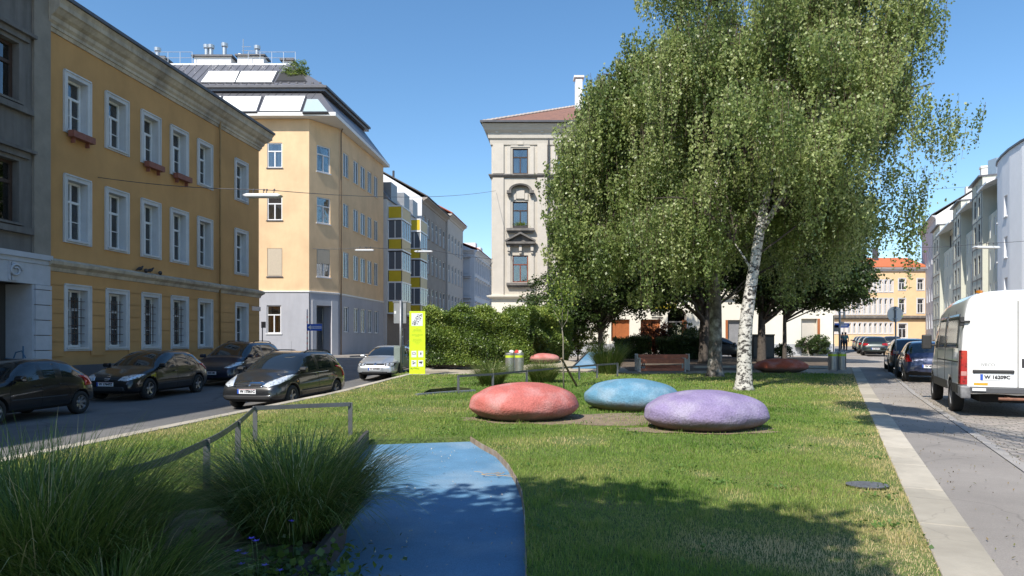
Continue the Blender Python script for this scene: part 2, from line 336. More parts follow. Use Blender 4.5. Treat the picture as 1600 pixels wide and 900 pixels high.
M_rust = mat('weathered_steel_edge', (.30,.22,.16), .75, .4, 8, dirt=(.36,.34,.31), dirt_amt=.8, scale2=3)
M_timber = mat('dark_edge_board', (.055,.05,.05), .8, .3, 9)

# ============================================================ GROUND
KD = 7.42                                                              # kerb line of the left street
patch('ground', [(-260,-60), (320,-60), (320,620), (-260,620)], lambda x, y: T(x, y)-.62, M_gravel, step=26)
patch('left_road', [L(-8,-KD-.02), L(34,-KD-.02), L(120,-KD-.5), L(160,-10.5), L(160,-15.4), L(59.5,-15.4), L(46.6,-15.2), L(44,-18), L(44,-60), L(36.5,-60), L(36.5,-15.0), L(-8,-15.0)], RL, M_road, step=3)
patch('left_pavement', [L(-8,-15.02), L(36.4,-15.02), L(36.4,-22), L(-8,-22)], lambda x, y: RL(x, y)+.11, M_walk, step=3, skirt=.14)
patch('far_left_pavement', [L(45,-16.2), L(46.8,-15.4), L(160,-15.4), L(160,-19), L(44.1,-19)], lambda x, y: RL(x, y)+.12, M_walk, step=3, skirt=.14)
# right-hand side: stone kerb, pavement, granite kerb, setts, carriageway
patch('right_pavement', [R_(-8,.96), R_(38,.96), R_(38,1.93), R_(-8,1.93)], lambda x, y: LT(x, y)-.012, M_walk, step=1.5)
patch('right_pavement_far', [R_(52,-.9), R_(112,-.9), R_(112,1.93), R_(52,1.93)], lambda x, y: LT(x, y)-.012, M_walk, step=3, skirt=.1)
patch('granite_kerb_line', [R_(-8,1.94), R_(38,1.94), R_(38,2.07), R_(-8,2.07)], lambda x, y: LT(x, y)-.004, M_gran, step=1.5, skirt=.12)
patch('sett_parking_strip', [R_(-8,2.07), R_(38,2.07), R_(38,4.6), R_(-8,4.6)], lambda x, y: RR(x, y)+.002, M_cob, step=3)
patch('right_road', [R_(-8,4.6), R_(38,4.6), R_(38,-6), (9,34.5), (-1.5,36.6), L(37.2,-KD), L(43,-KD), (-2.4,45.4), (21.5,46.0), R_(52,1.95), R_(150,1.95), R_(150,11), R_(-8,11)], lambda x, y: RR(x, y)-.01, M_walk, step=3)
patch('far_right_pavement', [R_(-8,11.02), R_(140,11.02), R_(140,14), R_(-8,14)], lambda x, y: RR(x, y)+.11, M_walk, step=3, skirt=.14)
patch('square_pavement', [(-1.5,45.5), (21.4,46.1), (22.4,49), (22,50.5), (-1.5,50.5)], lambda x, y: LT(x, y), M_walk, step=3, skirt=.12)
# lawn with the sunken rubber path cut out
PATH_R = [(735,683), (752,694), (775,706), (794,726), (806,746), (815,768), (819,795), (821,840), (822,900)]
path_right = [gp(x, y).xy for x, y in PATH_R] + [Vector((.09,2.2))]
path_left = [Vector((-1.35,2.2)), Vector((-1.28,4.4)), Vector((-1.5,6.1)), Vector((-2.0,8.0)), gp(572,688).xy]
PATH = [tuple(v) for v in path_left + path_right]
LAWN_BACK = [gp(1322,584).xy, gp(1180,583).xy, gp(1000,584).xy, gp(930,582).xy, gp(700,585).xy, gp(612,585).xy]
s_end = LAWN_BACK[0].dot(U2)
LAWN = [R_(-8,.61), R_(s_end,.61), tuple(LAWN_BACK[0])] + [tuple(v) for v in LAWN_BACK[1:]] + [L(30.5,-KD+.24), L(12,-KD+.24), L(-8,-KD+.24)]
PIT = [tuple(gp(x, y).xy) for x, y in ((652,617), (700,613), (736,611), (736,606.5), (712,604.5), (672,608))]
patch('lawn', LAWN, LT, M_lawn, holes=[PATH, PIT], step=.9, skirt=.12)
patch('rubber_path', [(x*1.02-.02 if 0 else x, y) for x, y in PATH], lambda x, y: LT(x, y)-.07, M_rub, step=1)
mp_ = MB(); pc = [Vector((a, b, LT(a, b))) for a, b in PIT]
mp_.poly([(p.x, p.y, p.z-.35) for p in pc])
for i in range(len(pc)):
    a, b = pc[i], pc[(i+1) % len(pc)]; mp_.poly([(a.x,a.y,a.z-.002),(b.x,b.y,b.z-.002),(b.x,b.y,b.z-.35),(a.x,a.y,a.z-.35)])
tag(mp_.build('sunken_pit', mat('dark_pit', (.05,.045,.04), .95)), kind='structure')
LAST = [tuple(v) for v in LAWN_BACK]; LAST[0] = R_(s_end,.61)
patch('gravel_path', [LAST[0], LAST[1], LAST[2], LAST[3], LAST[4], LAST[5], L(37.2,-KD), (-1.5,36.6), (9,34.5), R_(38,-6), R_(38,.6)], lambda x, y: LT(x, y)-.03, M_gravel, step=1.5)
patch('shaded_soil', [tuple(gp(965,579).xy),tuple(gp(1075,579).xy),tuple(gp(1180,578).xy),tuple(gp(1300,574).xy),tuple(gp(1296,559).xy),tuple(gp(1100,558).xy),tuple(gp(960,559).xy)], lambda x, y: LT(x, y)-.012, mat('dark_soil', (.10,.075,.055), .95, .35, 6, dirt=(.16,.12,.08), dirt_amt=.6, bumps=.6, bscale=30), step=1.2)  # soil colour darkened to stand for the shade under the trees
def kerb(name, lat0, lat1, s0, s1, frame, m, top, h, seg=1.0):
    mb = MB(); s = s0
    while s < s1-.01:
        e = min(s+seg, s1)-.012
        c = [frame(s, lat0), frame(s, lat1), frame(e, lat1), frame(e, lat0)]
        zt = [LT(*p)+top for p in c]
        mb.hexa([(p[0], p[1], z-h) for p, z in zip(c, zt)] + [(p[0], p[1], z) for p, z in zip(c, zt)]); s += seg
    return tag(mb.build(name, m, bevel=.008), kind='structure')
kerb('stone_kerb', .60, .955, -4, 37, R_, M_kerb, .012, .2, 1.5)
kerb('lawn_kerb', -KD, -KD+.24, -4, 34, L, M_kerb, .02, .5, 1.0)
# bare soil round the boulders
def soil(px, py, rx, ry, seed):
    rnd = random.Random(seed); c = gp(px, py); pts = []
    for k in range(22):
        a = 2*math.pi*k/22; q = 1+rnd.uniform(-.2,.2); pts.append((c.x+math.cos(a)*rx*q, c.y+math.sin(a)*ry*q))
    return pts
SOILS = [soil(835,655,1.35,.8,1), soil(985,655,1.7,.95,2), soil(1100,672,1.3,.55,3), soil(640,610,1.2,.5,4)]
for i, s_ in enumerate(SOILS[:3]): patch('bare_soil_patch', s_, LT, M_soil, step=.4, dz=.006+.003*i)

# ============================================================ BUILDINGS
G_win = glass_mat('window_glass', (.72,.76,.77), .9, .13)
M_int = plain('room_dark', (.055,.05,.045), .9)
M_white = mat('white_window_paint', (.72,.73,.74), .5, .06, 4)
M_curt = mat('curtain_cloth', (.62,.60,.55), .9, .12, 6)
M_brownf = mat('dark_brown_frame', (.06,.035,.025), .5, .2, 5)
M_redf = mat('red_brown_frame', (.20,.06,.035), .5, .2, 5)
M_blind = mat('beige_blind', (.50,.43,.33), .8, .08, 8)
M_gutter = mat('dark_sheet_metal', (.10,.10,.11), .5, .2, 3, metal=.4)
class Bld:
    def __init__(s, name, label, cat, A, z, group=None):
        s.off = (A[0], A[1], z); s.root = empty(name, s.off, 0, label, cat, group); s.mb = {}
    def m(s, key):
        if key not in s.mb: s.mb[key] = MB()
        return s.mb[key]
    def on(s, key, fac): b = s.m(key); b.xf = fac.xf(s.off); return b
    def fin(s, key, name, mats, **k): s.m(key).xf = None; return s.m(key).build(name, mats, s.root, **k)
def wall(mb, u0, u1, z0, z1, ops, dep=.22, back=True, v=0, arch=False, rev=0):
    """mb in facade coordinates; material 0 wall, 1 dark room behind the openings"""
    us = sorted({u0, u1} | {o[0] for o in ops} | {o[1] for o in ops}); zs = sorted({z0, z1} | {o[2] for o in ops} | {o[3] for o in ops})
    us = [u for u in us if u0 <= u <= u1]; zs = [z for z in zs if z0 <= z <= z1]
    for a, b in zip(us, us[1:]):
        for c, d in zip(zs, zs[1:]):
            mu, mz = (a+b)/2, (c+d)/2
            if any(o[0] < mu < o[1] and o[2] < mz < o[3] for o in ops): continue
            mb.poly([(a,v,c),(b,v,c),(b,v,d),(a,v,d)])
    for o in ops:
        a, b, c, d = o[:4]; w = v-dep
        mb.poly([(a,v,c),(a,v,d),(a,w,d),(a,w,c)], rev); mb.poly([(b,v,c),(b,v,d),(b,w,d),(b,w,c)], rev)
        mb.poly([(a,v,d),(b,v,d),(b,w,d),(a,w,d)], rev); mb.poly([(a,v,c),(b,v,c),(b,w,c),(a,w,c)], rev)
        if back:
            w2 = w-.55; e = .12; a2, b2, c2, d2 = a-e, b+e, c-e, d+e
            mb.poly([(a2,w2,c2),(b2,w2,c2),(b2,w2,d2),(a2,w2,d2)], 1)
            for P in ([(a2,w,c2),(a2,w,d2),(a2,w2,d2),(a2,w2,c2)], [(b2,w,c2),(b2,w,d2),(b2,w2,d2),(b2,w2,c2)], [(a2,w,d2),(b2,w,d2),(b2,w2,d2),(a2,w2,d2)], [(a2,w,c2),(b2,w,c2),(b2,w2,c2),(a2,w2,c2)]): mb.poly(P, 1)
            for P in ([(a2,w,c2),(a,w,c2),(a,w,d2),(a2,w,d2)], [(b,w,c2),(b2,w,c2),(b2,w,d2),(b,w,d2)], [(a,w,d),(b,w,d),(b,w,d2),(a,w,d2)], [(a,w,c2),(b,w,c2),(b,w,c),(a,w,c)]): mb.poly(P, 1)
def window(B, fac, u0, u1, z0, z1, style='T', dep=.22, fm=None, fw=.07, curtain=None, sill=None, surround=None, surr_m=None, bars=0, blind=0, name='window', detail=2):
    """window (frame) > pane, curtain, sill, surround, as parts of building B"""
    fm = fm or M_white; v0 = -dep+.01; v1 = -dep+.075
    mb = MB(fac.xf(B.off)); zt = z0+(z1-z0)*.66; um = (u0+u1)/2; g = .002
    mb.box(u0+g,u1-g,v0,v1,z0+g,z0+fw); mb.box(u0+g,u1-g,v0,v1,z1-fw,z1-g); mb.box(u0+g,u0+fw,v0,v1,z0+fw,z1-fw); mb.box(u1-fw,u1-g,v0,v1,z0+fw,z1-fw)
    if style in ('T', 'TT'):
        mb.box(u0+fw,u1-fw,v0+.004,v1+.012,zt-fw*.55,zt+fw*.55)
        mb.box(um-fw*.55,um+fw*.55,v0+.006,v1+.004,z0+fw,zt-fw*.55)
        if style == 'TT': mb.box(um-fw*.4,um+fw*.4,v0+.006,v1+.004,zt+fw*.55,z1-fw)
    if style == 'M': mb.box(um-fw*.6,um+fw*.6,v0+.006,v1+.004,z0+fw,z1-fw)
    if bars:
        for zz in (z0+(zt-z0)*.5,): mb.box(u0+fw,um-fw*.55,v0+.01,v1-.01,zz-.012,zz+.012); mb.box(um+fw*.55,u1-fw,v0+.01,v1-.01,zz-.012,zz+.012)
    w = mb.build(name, fm, B.root)
    gl = MB(fac.xf(B.off)); gl.box(u0+fw*.5,u1-fw*.5,v0+.016,v0+.022,z0+fw*.5,z1-fw*.5); gl.build('pane', G_win, w)
    if curtain:
        cb = MB(fac.xf(B.off)); vc = -dep-.07; n = 14
        def cloth(a, b, c, d):
            for k in range(n):
                x0 = a+(b-a)*k/n; x1 = a+(b-a)*(k+1)/n; cb.poly([(x0,vc+.03*math.sin(k*1.9),c),(x1,vc+.03*math.sin((k+1)*1.9),c),(x1,vc+.03*math.sin((k+1)*1.9),d),(x0,vc+.03*math.sin(k*1.9),d)])
        if 'L' in curtain: cloth(u0-.02, u0+(u1-u0)*random.uniform(.25,.42), z0, z1)
        if 'R' in curtain: cloth(u1-(u1-u0)*random.uniform(.25,.42), u1+.02, z0, z1)
        if 'F' in curtain: cloth(u0-.02, u1+.02, z0, z1)
        if 'H' in curtain: cloth(u0-.02, u1+.02, z0, zt)
        cb.build('curtain', M_curt, w, recalc=False)
    if blind:
        bb = MB(fac.xf(B.off)); bb.box(u0+.03,u1-.03,v1+.015,v1+.04,z1-(z1-z0)*blind,z1-.02); bb.build('blind', M_blind, w)
    if sill:
        sb = MB(fac.xf(B.off)); sb.box(u0-.06,u1+.06,-dep+.08,sill,z0-.07,z0-.003); sb.build('sill', surr_m or M_white, w)
    if surround:
        t = surround; rb = MB(fac.xf(B.off))
        rb.box(u0-t,u1+t,.002,.05,z1+.001,z1+t); rb.box(u0-t,u0-.001,.002,.05,z0-t,z1); rb.box(u1+.001,u1+t,.002,.05,z0-t,z1); rb.box(u0-.001,u1+.001,.002,.05,z0-t,z0-.075)
        rb.box(u0-t-.02,u1+t+.02,.002,.085,z1+t,z1+t+.05); rb.box(u0-t-.045,u0-t-.002,.002,.075,z0-t,z1+t); rb.box(u1+t+.002,u1+t+.045,.002,.075,z0-t,z1+t)
        rb.build('surround', surr_m or M_white, w)
    return w
def bands(mb, u0, u1, zs, ops, gap=.03, proud=.04):
    """rusticated courses, broken at the openings"""
    for c, d in zip(zs, zs[1:]):
        cuts = sorted([(o[0]-o[4], o[1]+o[4]) for o in ops if o[2]-o[4] < (c+d)/2 < o[3]+o[4]]); u = u0
        for a, b in cuts+[(u1, u1)]:
            if a-u > .05: mb.box(u, a, .002, proud, c+gap/2, d-gap/2)
            u = max(u, b)
def sweep(mb, path, prof, closed=False, m=0):
    """profile (out, z) swept along a 2-D path, mitred; out is to the right of travel"""
    n = len(path); P = [Vector(p) for p in path]; rows = []
    for i in range(n):
        d1 = (P[i]-P[i-1]).normalized() if i > 0 else (P[1]-P[0]).normalized(); d2 = (P[i+1]-P[i]).normalized() if i < n-1 else d1
        n1 = Vector((d1.y,-d1.x)); n2 = Vector((d2.y,-d2.x)); nn = (n1+n2).normalized(); k = 1/max(.3, nn.dot(n1))
        rows.append([mb.pt((P[i].x+nn.x*o*k, P[i].y+nn.y*o*k, z)) for o, z in prof])
    for a, b in zip(rows, rows[1:]):
        for k in range(len(prof)): mb.f.append([a[k], a[(k+1) % len(prof)], b[(k+1) % len(prof)], b[k]]); mb.m.append(m)
    mb.f.append(rows[0][::-1]); mb.m.append(m); mb.f.append(rows[-1]); mb.m.append(m)
def loc(B, pts): return [(p[0]-B.off[0], p[1]-B.off[1]) for p in pts]
def cornice(B, path, z, prof, m, name='cornice'):
    mb = MB(); sweep(mb, loc(B, path), [(o, zz+z-B.off[2]) for o, zz in prof]); return mb.build(name, m, B.root)
def solid(mb, B, foot, z0, z1, skip=(), m=0):
    """plain side and rear walls and flat top of a footprint"""
    f = loc(B, foot); n = len(f); a = z0-B.off[2]; b = z1-B.off[2]; mb.xf = None
    for i in range(n):
        if i in skip: continue
        p, q = f[i], f[(i+1) % n]; mb.poly([(p[0],p[1],a),(q[0],q[1],a),(q[0],q[1],b),(p[0],p[1],b)], m)
    mb.poly([(p[0],p[1],b-.02) for p in f], m)
def downpipe(B, fac, u, z0, z1, m=None, v=.12):
    mb = MB(fac.xf(B.off)); mb.tube([(u,v,z0),(u,v,z1-.3),(u,v+.05,z1-.1),(u,v+.12,z1)], .045, 8); mb.build('downpipe', m or M_gutter, B.root, smooth=True)
def streaks(m, amt=.8, sc=(1.6,1.6,.16)):
    """rain streaks and grime running down the render"""
    nt = m.node_tree; bs = nt.nodes['Principled BSDF']; src = bs.inputs['Base Color'].links[0].from_socket; tc = nt.nodes.new('ShaderNodeTexCoord'); mp = nt.nodes.new('ShaderNodeMapping'); mp.inputs['Scale'].default_value = sc
    nt.links.new(tc.outputs['Object'], mp.inputs[0]); n = nt.nodes.new('ShaderNodeTexNoise'); n.inputs['Scale'].default_value = 1.5; n.inputs['Detail'].default_value = 8; n.inputs['Roughness'].default_value = .7; nt.links.new(mp.outputs[0], n.inputs['Vector'])
    r = nt.nodes.new('ShaderNodeValToRGB'); r.color_ramp.elements[0].position = .34; r.color_ramp.elements[0].color = (amt,amt,amt,1); r.color_ramp.elements[1].position = .56; r.color_ramp.elements[1].color = (1.02,1.02,1.02,1); nt.links.new(n.outputs['Fac'], r.inputs[0])
    a = nt.nodes.new('ShaderNodeMix'); a.data_type = 'RGBA'; a.blend_type = 'MULTIPLY'; a.inputs[0].default_value = 1; nt.links.new(src, a.inputs[6]); nt.links.new(r.outputs[0], a.inputs[7]); nt.links.new(a.outputs[2], bs.inputs['Base Color']); return m
ochre = lambda n, c: streaks(mat(n, c, .92, .10, .8, dirt=[v*.72 for v in c], dirt_amt=.4, scale2=.45, bumps=.15, bscale=120), .93, (.55,.55,.14))

# ---------- ochre three-storey house on the left (in its own shade)
D0 = 17.0
F1 = Fac(L(19.82,-D0), L(33.7,-D0)); zb = -.2
B1 = Bld('ochre_house', 'ochre yellow three-storey corner house with white window surrounds behind the row of dark cars', 'house', F1.A, zb)
def px_rect(fac, x0, x1, yt, yb):       # yt, yb measured at the left edge x0
    u0, zt = fac.uz(x0, yt); _, zb_ = fac.uz(x0, yb); return u0, fac.u(x1), zb_, zt
cols = [(98,141), (163,200), (219,250), (265,293), (307.5,331), (366,386.5)]
rows = [px_rect(F1, 98, 141, 107, 207)[2:], px_rect(F1, 98, 141, 270, 380)[2:], px_rect(F1, 95.5, 139, 442.5, 551)[2:]]
ops = []; TR = .17
for ri, (za, zt) in enumerate(rows):
    for a, b in cols: ops.append((F1.u(a)+TR, F1.u(b)-TR, za+TR, zt-TR, TR))
M_och = ochre('ochre_render', (.50,.285,.11)); M_trim = mat('grey_white_trim', (.55,.56,.57), .8, .12, 2, dirt=(.40,.40,.38), dirt_amt=.5)
wl = B1.on('wall', F1); zc = F1.uz(76, 47)[1]; ztop = zc+.2
w_ops = [o[:4] for o in ops]
wall(wl, 0, F1.len, .55, ztop, w_ops, dep=.30, rev=2)
back1 = [L(19.82,-D0), L(33.7,-D0), L(33.7,-D0-11), L(19.82,-D0-11)]
solid(wl, B1, back1, zb, ztop, skip=(0,)); B1.fin('wall', 'wall', [M_och, M_int, M_trim], recalc=False)
pl = MB(F1.xf(B1.off)); pl.box(0, F1.len+.04, -.2, .06, zb-.4, .70); pl.build('plinth', mat('grey_plinth', (.11,.11,.12), .9, .2, 2), B1.root)
bd = MB(F1.xf(B1.off)); zband = F1.uz(75.5, 417)[1]; pitch = .455
bands(bd, .02, F1.len-.02, [zband-.1-pitch*k for k in range(7)], ops[12:]); bd.build('rusticated_band', M_och, B1.root)
for i, o in enumerate(ops):
    cu = ['LR','F','HL','R','F','LR','H','LR','F','LR','HR','F'][i] if i < 12 else ('F' if i % 2 else 'HR')
    w = window(B1, F1, *o[:4], style='T' if i < 6 else 'TT', dep=.30, curtain=cu, sill=.10, surround=TR-.045, surr_m=M_trim, bars=1)
    if i >= 12 and i < 16:      # iron grilles on the ground floor
        gr = MB(F1.xf(B1.off)); a, b, c, d = o[:4]
        for k in range(1, 6): u = a+(b-a)*k/6; gr.box(u-.009,u+.009,-.10,-.082,c+.1,d-.25)
        for k in range(6): z = c+.18+(d-c-.55)*k/5; gr.box(a+.001,b-.001,-.081,-.065,z-.009,z+.009)
        gr.build('iron_grille', M_brownf, w)
    if i in (0, 2, 3):          # red-brown flower boxes
        fb = MB(F1.xf(B1.off)); a, b, c, d = o[:4]; fb.box(a-.05,b+.05,.09,.30,c-.26,c-.05); fb.box(a+.1,a+.14,.06,.2,c-.42,c-.26); fb.box(b-.14,b-.1,.06,.2,c-.42,c-.26)
        fb.build('flower_box', mat('terracotta_box', (.23,.085,.06), .7, .2, 6), w)
prof = [(0,0),(.05,0),(.08,.12),(.12,.12),(.12,.22),(.20,.30),(.22,.42),(.34,.50),(.44,.62),(.50,.66),(.50,.80),(.56,.92),(.56,.98),(0,1.12)]
M_corn = mat('stained_cornice', (.50,.43,.33), .85, .15, 1.5, dirt=(.22,.20,.18), dirt_amt=.75, scale2=.35)
pc1 = [L(19.70,-D0), L(33.7,-D0), L(33.7,-D0-11)]
cornice(B1, pc1, zc, prof, M_corn)
cornice(B1, pc1, zband-.14, [(0,0),(.07,.03),(.10,.14),(.22,.24),(.24,.34),(.10,.42),(0,.44)], M_corn, 'string_course')
rf = MB(); e = loc(B1, [L(19.7,-D0+.60), L(34.3,-D0+.60), L(34.5,-D0-11.8), L(19.7,-D0-11.8)]); zr = zc+1.0-zb
rr = loc(B1, [L(19.7,-D0-5.2), L(29.5,-D0-5.2)])
rf.poly([(*e[0],zr),(*e[1],zr),(*rr[1],zr+2.6),(*rr[0],zr+2.6)]); rf.poly([(*e[1],zr),(*e[2],zr),(*rr[1],zr+2.6)]); rf.poly([(*e[2],zr),(*e[3],zr),(*rr[0],zr+2.6),(*rr[1],zr+2.6)]); rf.poly([(*e[3],zr),(*e[0],zr),(*rr[0],zr+2.6)])
rf.build('roof', mat('old_brown_tiles', (.11,.075,.06), .9, .35, 12), B1.root)
gt = MB(F1.xf(B1.off)); gt.box(-.1, F1.len+.55, .56, .64, zc+.95, zc+1.06); gt.build('gutter', M_gutter, B1.root)
downpipe(B1, F1, F1.u(340), zb+.3, zc+.9, mat('ochre_downpipe', (.30,.19,.08), .6))
sg = MB(F1.xf(B1.off)); uu = F1.u(392); sg.box(uu, uu+.9, .05, .07, 3.05, 3.27); sg.build('street_name_plate', mat('white_enamel', (.5,.42,.40), .4, .1), B1.root)

streaks(M_corn, .62, (1.2,1.2,.3)); streaks(M_trim, .85)
# ---------- dark grey tenement at the left edge
F0 = Fac(L(-9.5,-D0+.04), L(19.80,-D0+.04))
B0 = Bld('grey_tenement', 'dark grey weathered tenement with white stone doorway at the left edge of the photo', 'house', F0.A, zb)
M_gry = mat('sooty_grey_render', (.165,.155,.145), .92, .2, 1.2, dirt=(.11,.105,.10), dirt_amt=.6, scale2=.5, bumps=.2)
M_stone = mat('white_door_stone', (.46,.48,.52), .85, .12, 3, dirt=(.32,.33,.35), dirt_amt=.4)
streaks(M_gry, .7); ur = F0.u(30); g0 = []
def zz(px, py): return F0.uz(px, py)[1]
rws = [(zz(30,160), zz(30,68)), (zz(30,349), zz(30,252))]
h_f = rws[0][0]-rws[1][0]; rws = [(rws[0][0]+h_f, rws[0][1]+h_f)] + rws
for za, zt in rws:
    for k in range(6): g0.append((ur-1.45-k*2.9, ur-k*2.9, za, zt))
ud = F0.u(49); g0.append((ud-2.3, ud, -.1, zz(49,444)))
for k in range(1, 6): g0.append((ur-1.45-k*2.9-.9, ur-k*2.9-.9, .9, 3.1))
wl = B0.on('wall', F0); H0 = 16.6
wall(wl, 0, F0.len, zb-.3, H0, g0[:18]+g0[19:], dep=.3); 
wl.f = [f for f in wl.f]
# door opening is cut from the lower wall
B0.mb.pop('wall'); wl = B0.on('wall', F0); wall(wl, 0, F0.len, zb-.3, H0, g0[:18]+g0[19:]+[g0[18]], dep=.3)
solid(wl, B0, [L(-9.5,-D0+.04), L(19.80,-D0+.04), L(19.80,-D0-11), L(-9.5,-D0-11)], zb, H0, skip=(0,)); B0.fin('wall', 'wall', [M_gry, M_int], recalc=False)
for i, o in enumerate(g0):
    if i == 18: continue
    window(B0, F0, *o, style='TT', dep=.3, fm=M_brownf, curtain='F' if i % 3 else 'LR', sill=.12, surr_m=M_gry, fw=.09)
hd = MB(F0.xf(B0.off))
for o in g0[:18]:
    hd.cut(); hd.box(o[0]-.35, o[1]+.3, .002, .10, o[3]+.12, o[3]+.30); hd.box(o[0]-.5, o[1]+.45, .002, .22, o[3]+.302, o[3]+.40); hd.box(o[0]-.42, o[1]+.38, .002, .16, o[2]-.30, o[2]-.12)
hd.build_each('window_hood', M_gry, B0.root)
pz = zz(60, 405)
ps = MB(F0.xf(B0.off)); ps.box(F0.u(49.5), F0.len-.02, .003, .09, pz+.15, H0-1); ps.build('pilaster', mat('beige_grey_render', (.25,.225,.19), .92, .2, 1.5), B0.root)
sc_ = MB(F0.xf(B0.off)); sc_.box(0, F0.len-.005, .003, .16, pz-.02, pz+.14); sc_.box(0, F0.len-.004, .003, .10, pz-.16, pz-.021); sc_.build('string_course', M_stone, B0.root)
ds = MB(F0.xf(B0.off)); ub = F0.u(50.5); ue = F0.len-.01; zl = zz(49,444)
ds.box(ud-2.9, ue, .003, .07, zl+.002, pz-.165)
z = zb; k = 0
while z < zl-.1:
    ds.box(ub, ue, .003, .12, z+.012, min(z+.47, zl)-.012); z += .47
ds.box(ud+.002, ub-.002, .003, .05, zb, zl); ds.box(ud-.02, ud+.0, -1.1, .04, zb, zl-.002)
ds.box(F0.u(9)-.0, F0.u(10.5), .071, .13, zl+.05, pz-.2); ds.box(F0.u(13.5), F0.u(22.5), .071, .12, zl+.05, pz-.2)
ds.build('door_surround', M_stone, B0.root)
vol = MB(F0.xf(B0.off)); uc = F0.u(18); 
vol.tube([(uc+.22*math.cos(a)*(1-a/14), .15, pz-.45+.2*math.sin(a)*(1-a/14)) for a in [i*.45 for i in range(20)]], .035, 6); vol.build('volute', M_stone, B0.root, smooth=True)
dr = MB(F0.xf(B0.off)); dr.box(ud-2.3, ud-.02, -1.12, -1.05, zb, zl); 
for a in (ud-2.2, ud-1.1): dr.box(a, a+.95, -1.048, -1.01, 1.9, zl-.15); dr.box(a, a+.95, -1.048, -1.01, zb+.15, 1.7)
dr.build('door', mat('dark_oak_door', (.05,.032,.022), .6, .3, 6), B0.root)
gf = MB(F0.xf(B0.off)); 
def stroke(P): gf.tube([(ud-.026, -p[0], p[1]) for p in P], .022, 5)
stroke([(.25,.55),(.25,1.35)]); stroke([(.15,.95),(.3,1.2),(.5,1.15),(.6,.9)]); stroke([(.1,.92),(.95,.98)]); stroke([(.2,.5),(.2,.9),(.4,.9),(.4,.45)]); stroke([(.5,.45),(.5,.9),(.72,.9),(.72,.5),(.5,.45)]); stroke([(.2,.1),(.35,.3),(.5,.12),(.6,.3)])
gf.build('graffiti', mat('blue_spray_paint', (.07,.16,.27), .7), B0.root)
rf = MB(); e = loc(B0, [L(-9.5,-D0+.6), L(19.8,-D0+.6), L(19.8,-D0-11), L(-9.5,-D0-11)]); zr = H0-zb
rf.poly([(*p, zr) for p in e]); q = loc(B0, [L(-9.5,-D0-4), L(19.8,-D0-4)]); rf.poly([(*e[0],zr+.01),(*e[1],zr+.01),(*q[1],zr+3.2),(*q[0],zr+3.2)]); rf.poly([(*q[0],zr+3.2),(*q[1],zr+3.2),(*e[2],zr+.01),(*e[3],zr+.01)]); rf.poly([(*e[1],zr+.01),(*e[2],zr+.01),(*q[1],zr+3.2)]); rf.poly([(*e[0],zr+.01),(*e[3],zr+.01),(*q[0],zr+3.2)])
rf.build('roof', MATS['old_brown_tiles'], B0.root)

# ---------- yellow corner house with the attic conversion
YF = 46.0; cA = (-30., YF); cB = ((483-800)/F*YF, YF); cC = (-271/F*48.05, 48.05); cD = (-201/F*58.3, 58.3)
FA, FB, FC = Fac(cA, cB), Fac(cB, cC), Fac(cC, cD); zg = .1
B2 = Bld('attic_corner_house', 'pale yellow corner house with grey ground floor and a dark metal attic with skylights', 'house', cB, zg)
ze = FA.uz(450, 186)[1]; zs_ = FA.uz(450, 455.5)[1]
M_yel = ochre('pale_yellow_render', (.73,.52,.31)); M_gr2 = mat('blue_grey_render', (.40,.41,.45), .9, .08, 1, dirt=(.33,.33,.36), dirt_amt=.4, bumps=.1)
oA = []; oB = []; oC = []
yr = [(223,262), (305,344), (388,432)]
for a, b in ((417.5,441), (371,395), (325,349), (279,303)):
    for yt, yb in yr: u0, zt = FA.uz(a, yt); oA.append((u0, FA.u(b), FA.uz(a, yb)[1], zt))
gA = [(FA.u(a), FA.u(b), FA.uz(a,521)[1], FA.uz(a,477)[1]) for a, b in ((417,439.5),(371,395),(325,349),(279,303))]
for yt, yb in ((225.5,267),(306.5,347.5),(388,432)): oB.append((FB.u(495), FB.u(516), FB.uz(495,yb)[1], FB.uz(495,yt)[1]))
doorB = (FB.u(493), FB.u(516.5), zg+.25, FB.uz(493,477)[1])
for a, b in ((536.5,545), (552.5,560), (563.5,571), (574.5,581), (584.5,590.5)):
    for yt, yb in ((238,276), (317,354), (393,434)):
        z0 = FC.uz(538, yb)[1]; z1 = FC.uz(538, yt)[1]; oC.append((FC.u(a), FC.u(b), z0, z1))
gC = [(FC.u(a), FC.u(b), FC.uz(538,519)[1], FC.uz(538,479)[1]) for a, b in ((536.5,544),(552.5,560),(563.5,571),(574.5,581),(584.5,590.5))]
up = B2.m('up'); lo = B2.m('lo')
for fac, o, g in ((FA,oA,gA), (FB,oB,[doorB]), (FC,oC,gC)):
    up.xf = fac.xf(B2.off); wall(up, 0, fac.len, zs_, ze, o, dep=.12); lo.xf = fac.xf(B2.off); wall(lo, 0, fac.len, zg-.5, zs_-.02, g, dep=.14 if fac != FB else .8, v=.04, back=fac != FB)
backs = [cD, (-14,68), (-32,68), (-30,46)]
solid(up, B2, [cB, cC, cD, (-14,62), (-30,62), cA], zg, ze, skip=(0,1,5))
B2.fin('up', 'wall', [M_yel, M_int], recalc=False); B2.fin('lo', 'ground_floor_wall', [M_gr2, M_int], recalc=False)
for i, o in enumerate(oA): window(B2, FA, *o, style='T', dep=.12, curtain=['LR','H',None,None][i % 4] if i != 2 else None, sill=.05, surr_m=M_gutter, blind=.97 if i == 2 else 0)
for o in gA: window(B2, FA, *o, style='T', dep=.10, curtain='LR', sill=.09, surr_m=M_white)
for i, o in enumerate(oB): window(B2, FB, *o, style='T', dep=.12, curtain='H' if i == 1 else None, sill=.05, surr_m=M_white, blind=.52 if i == 2 else 0)
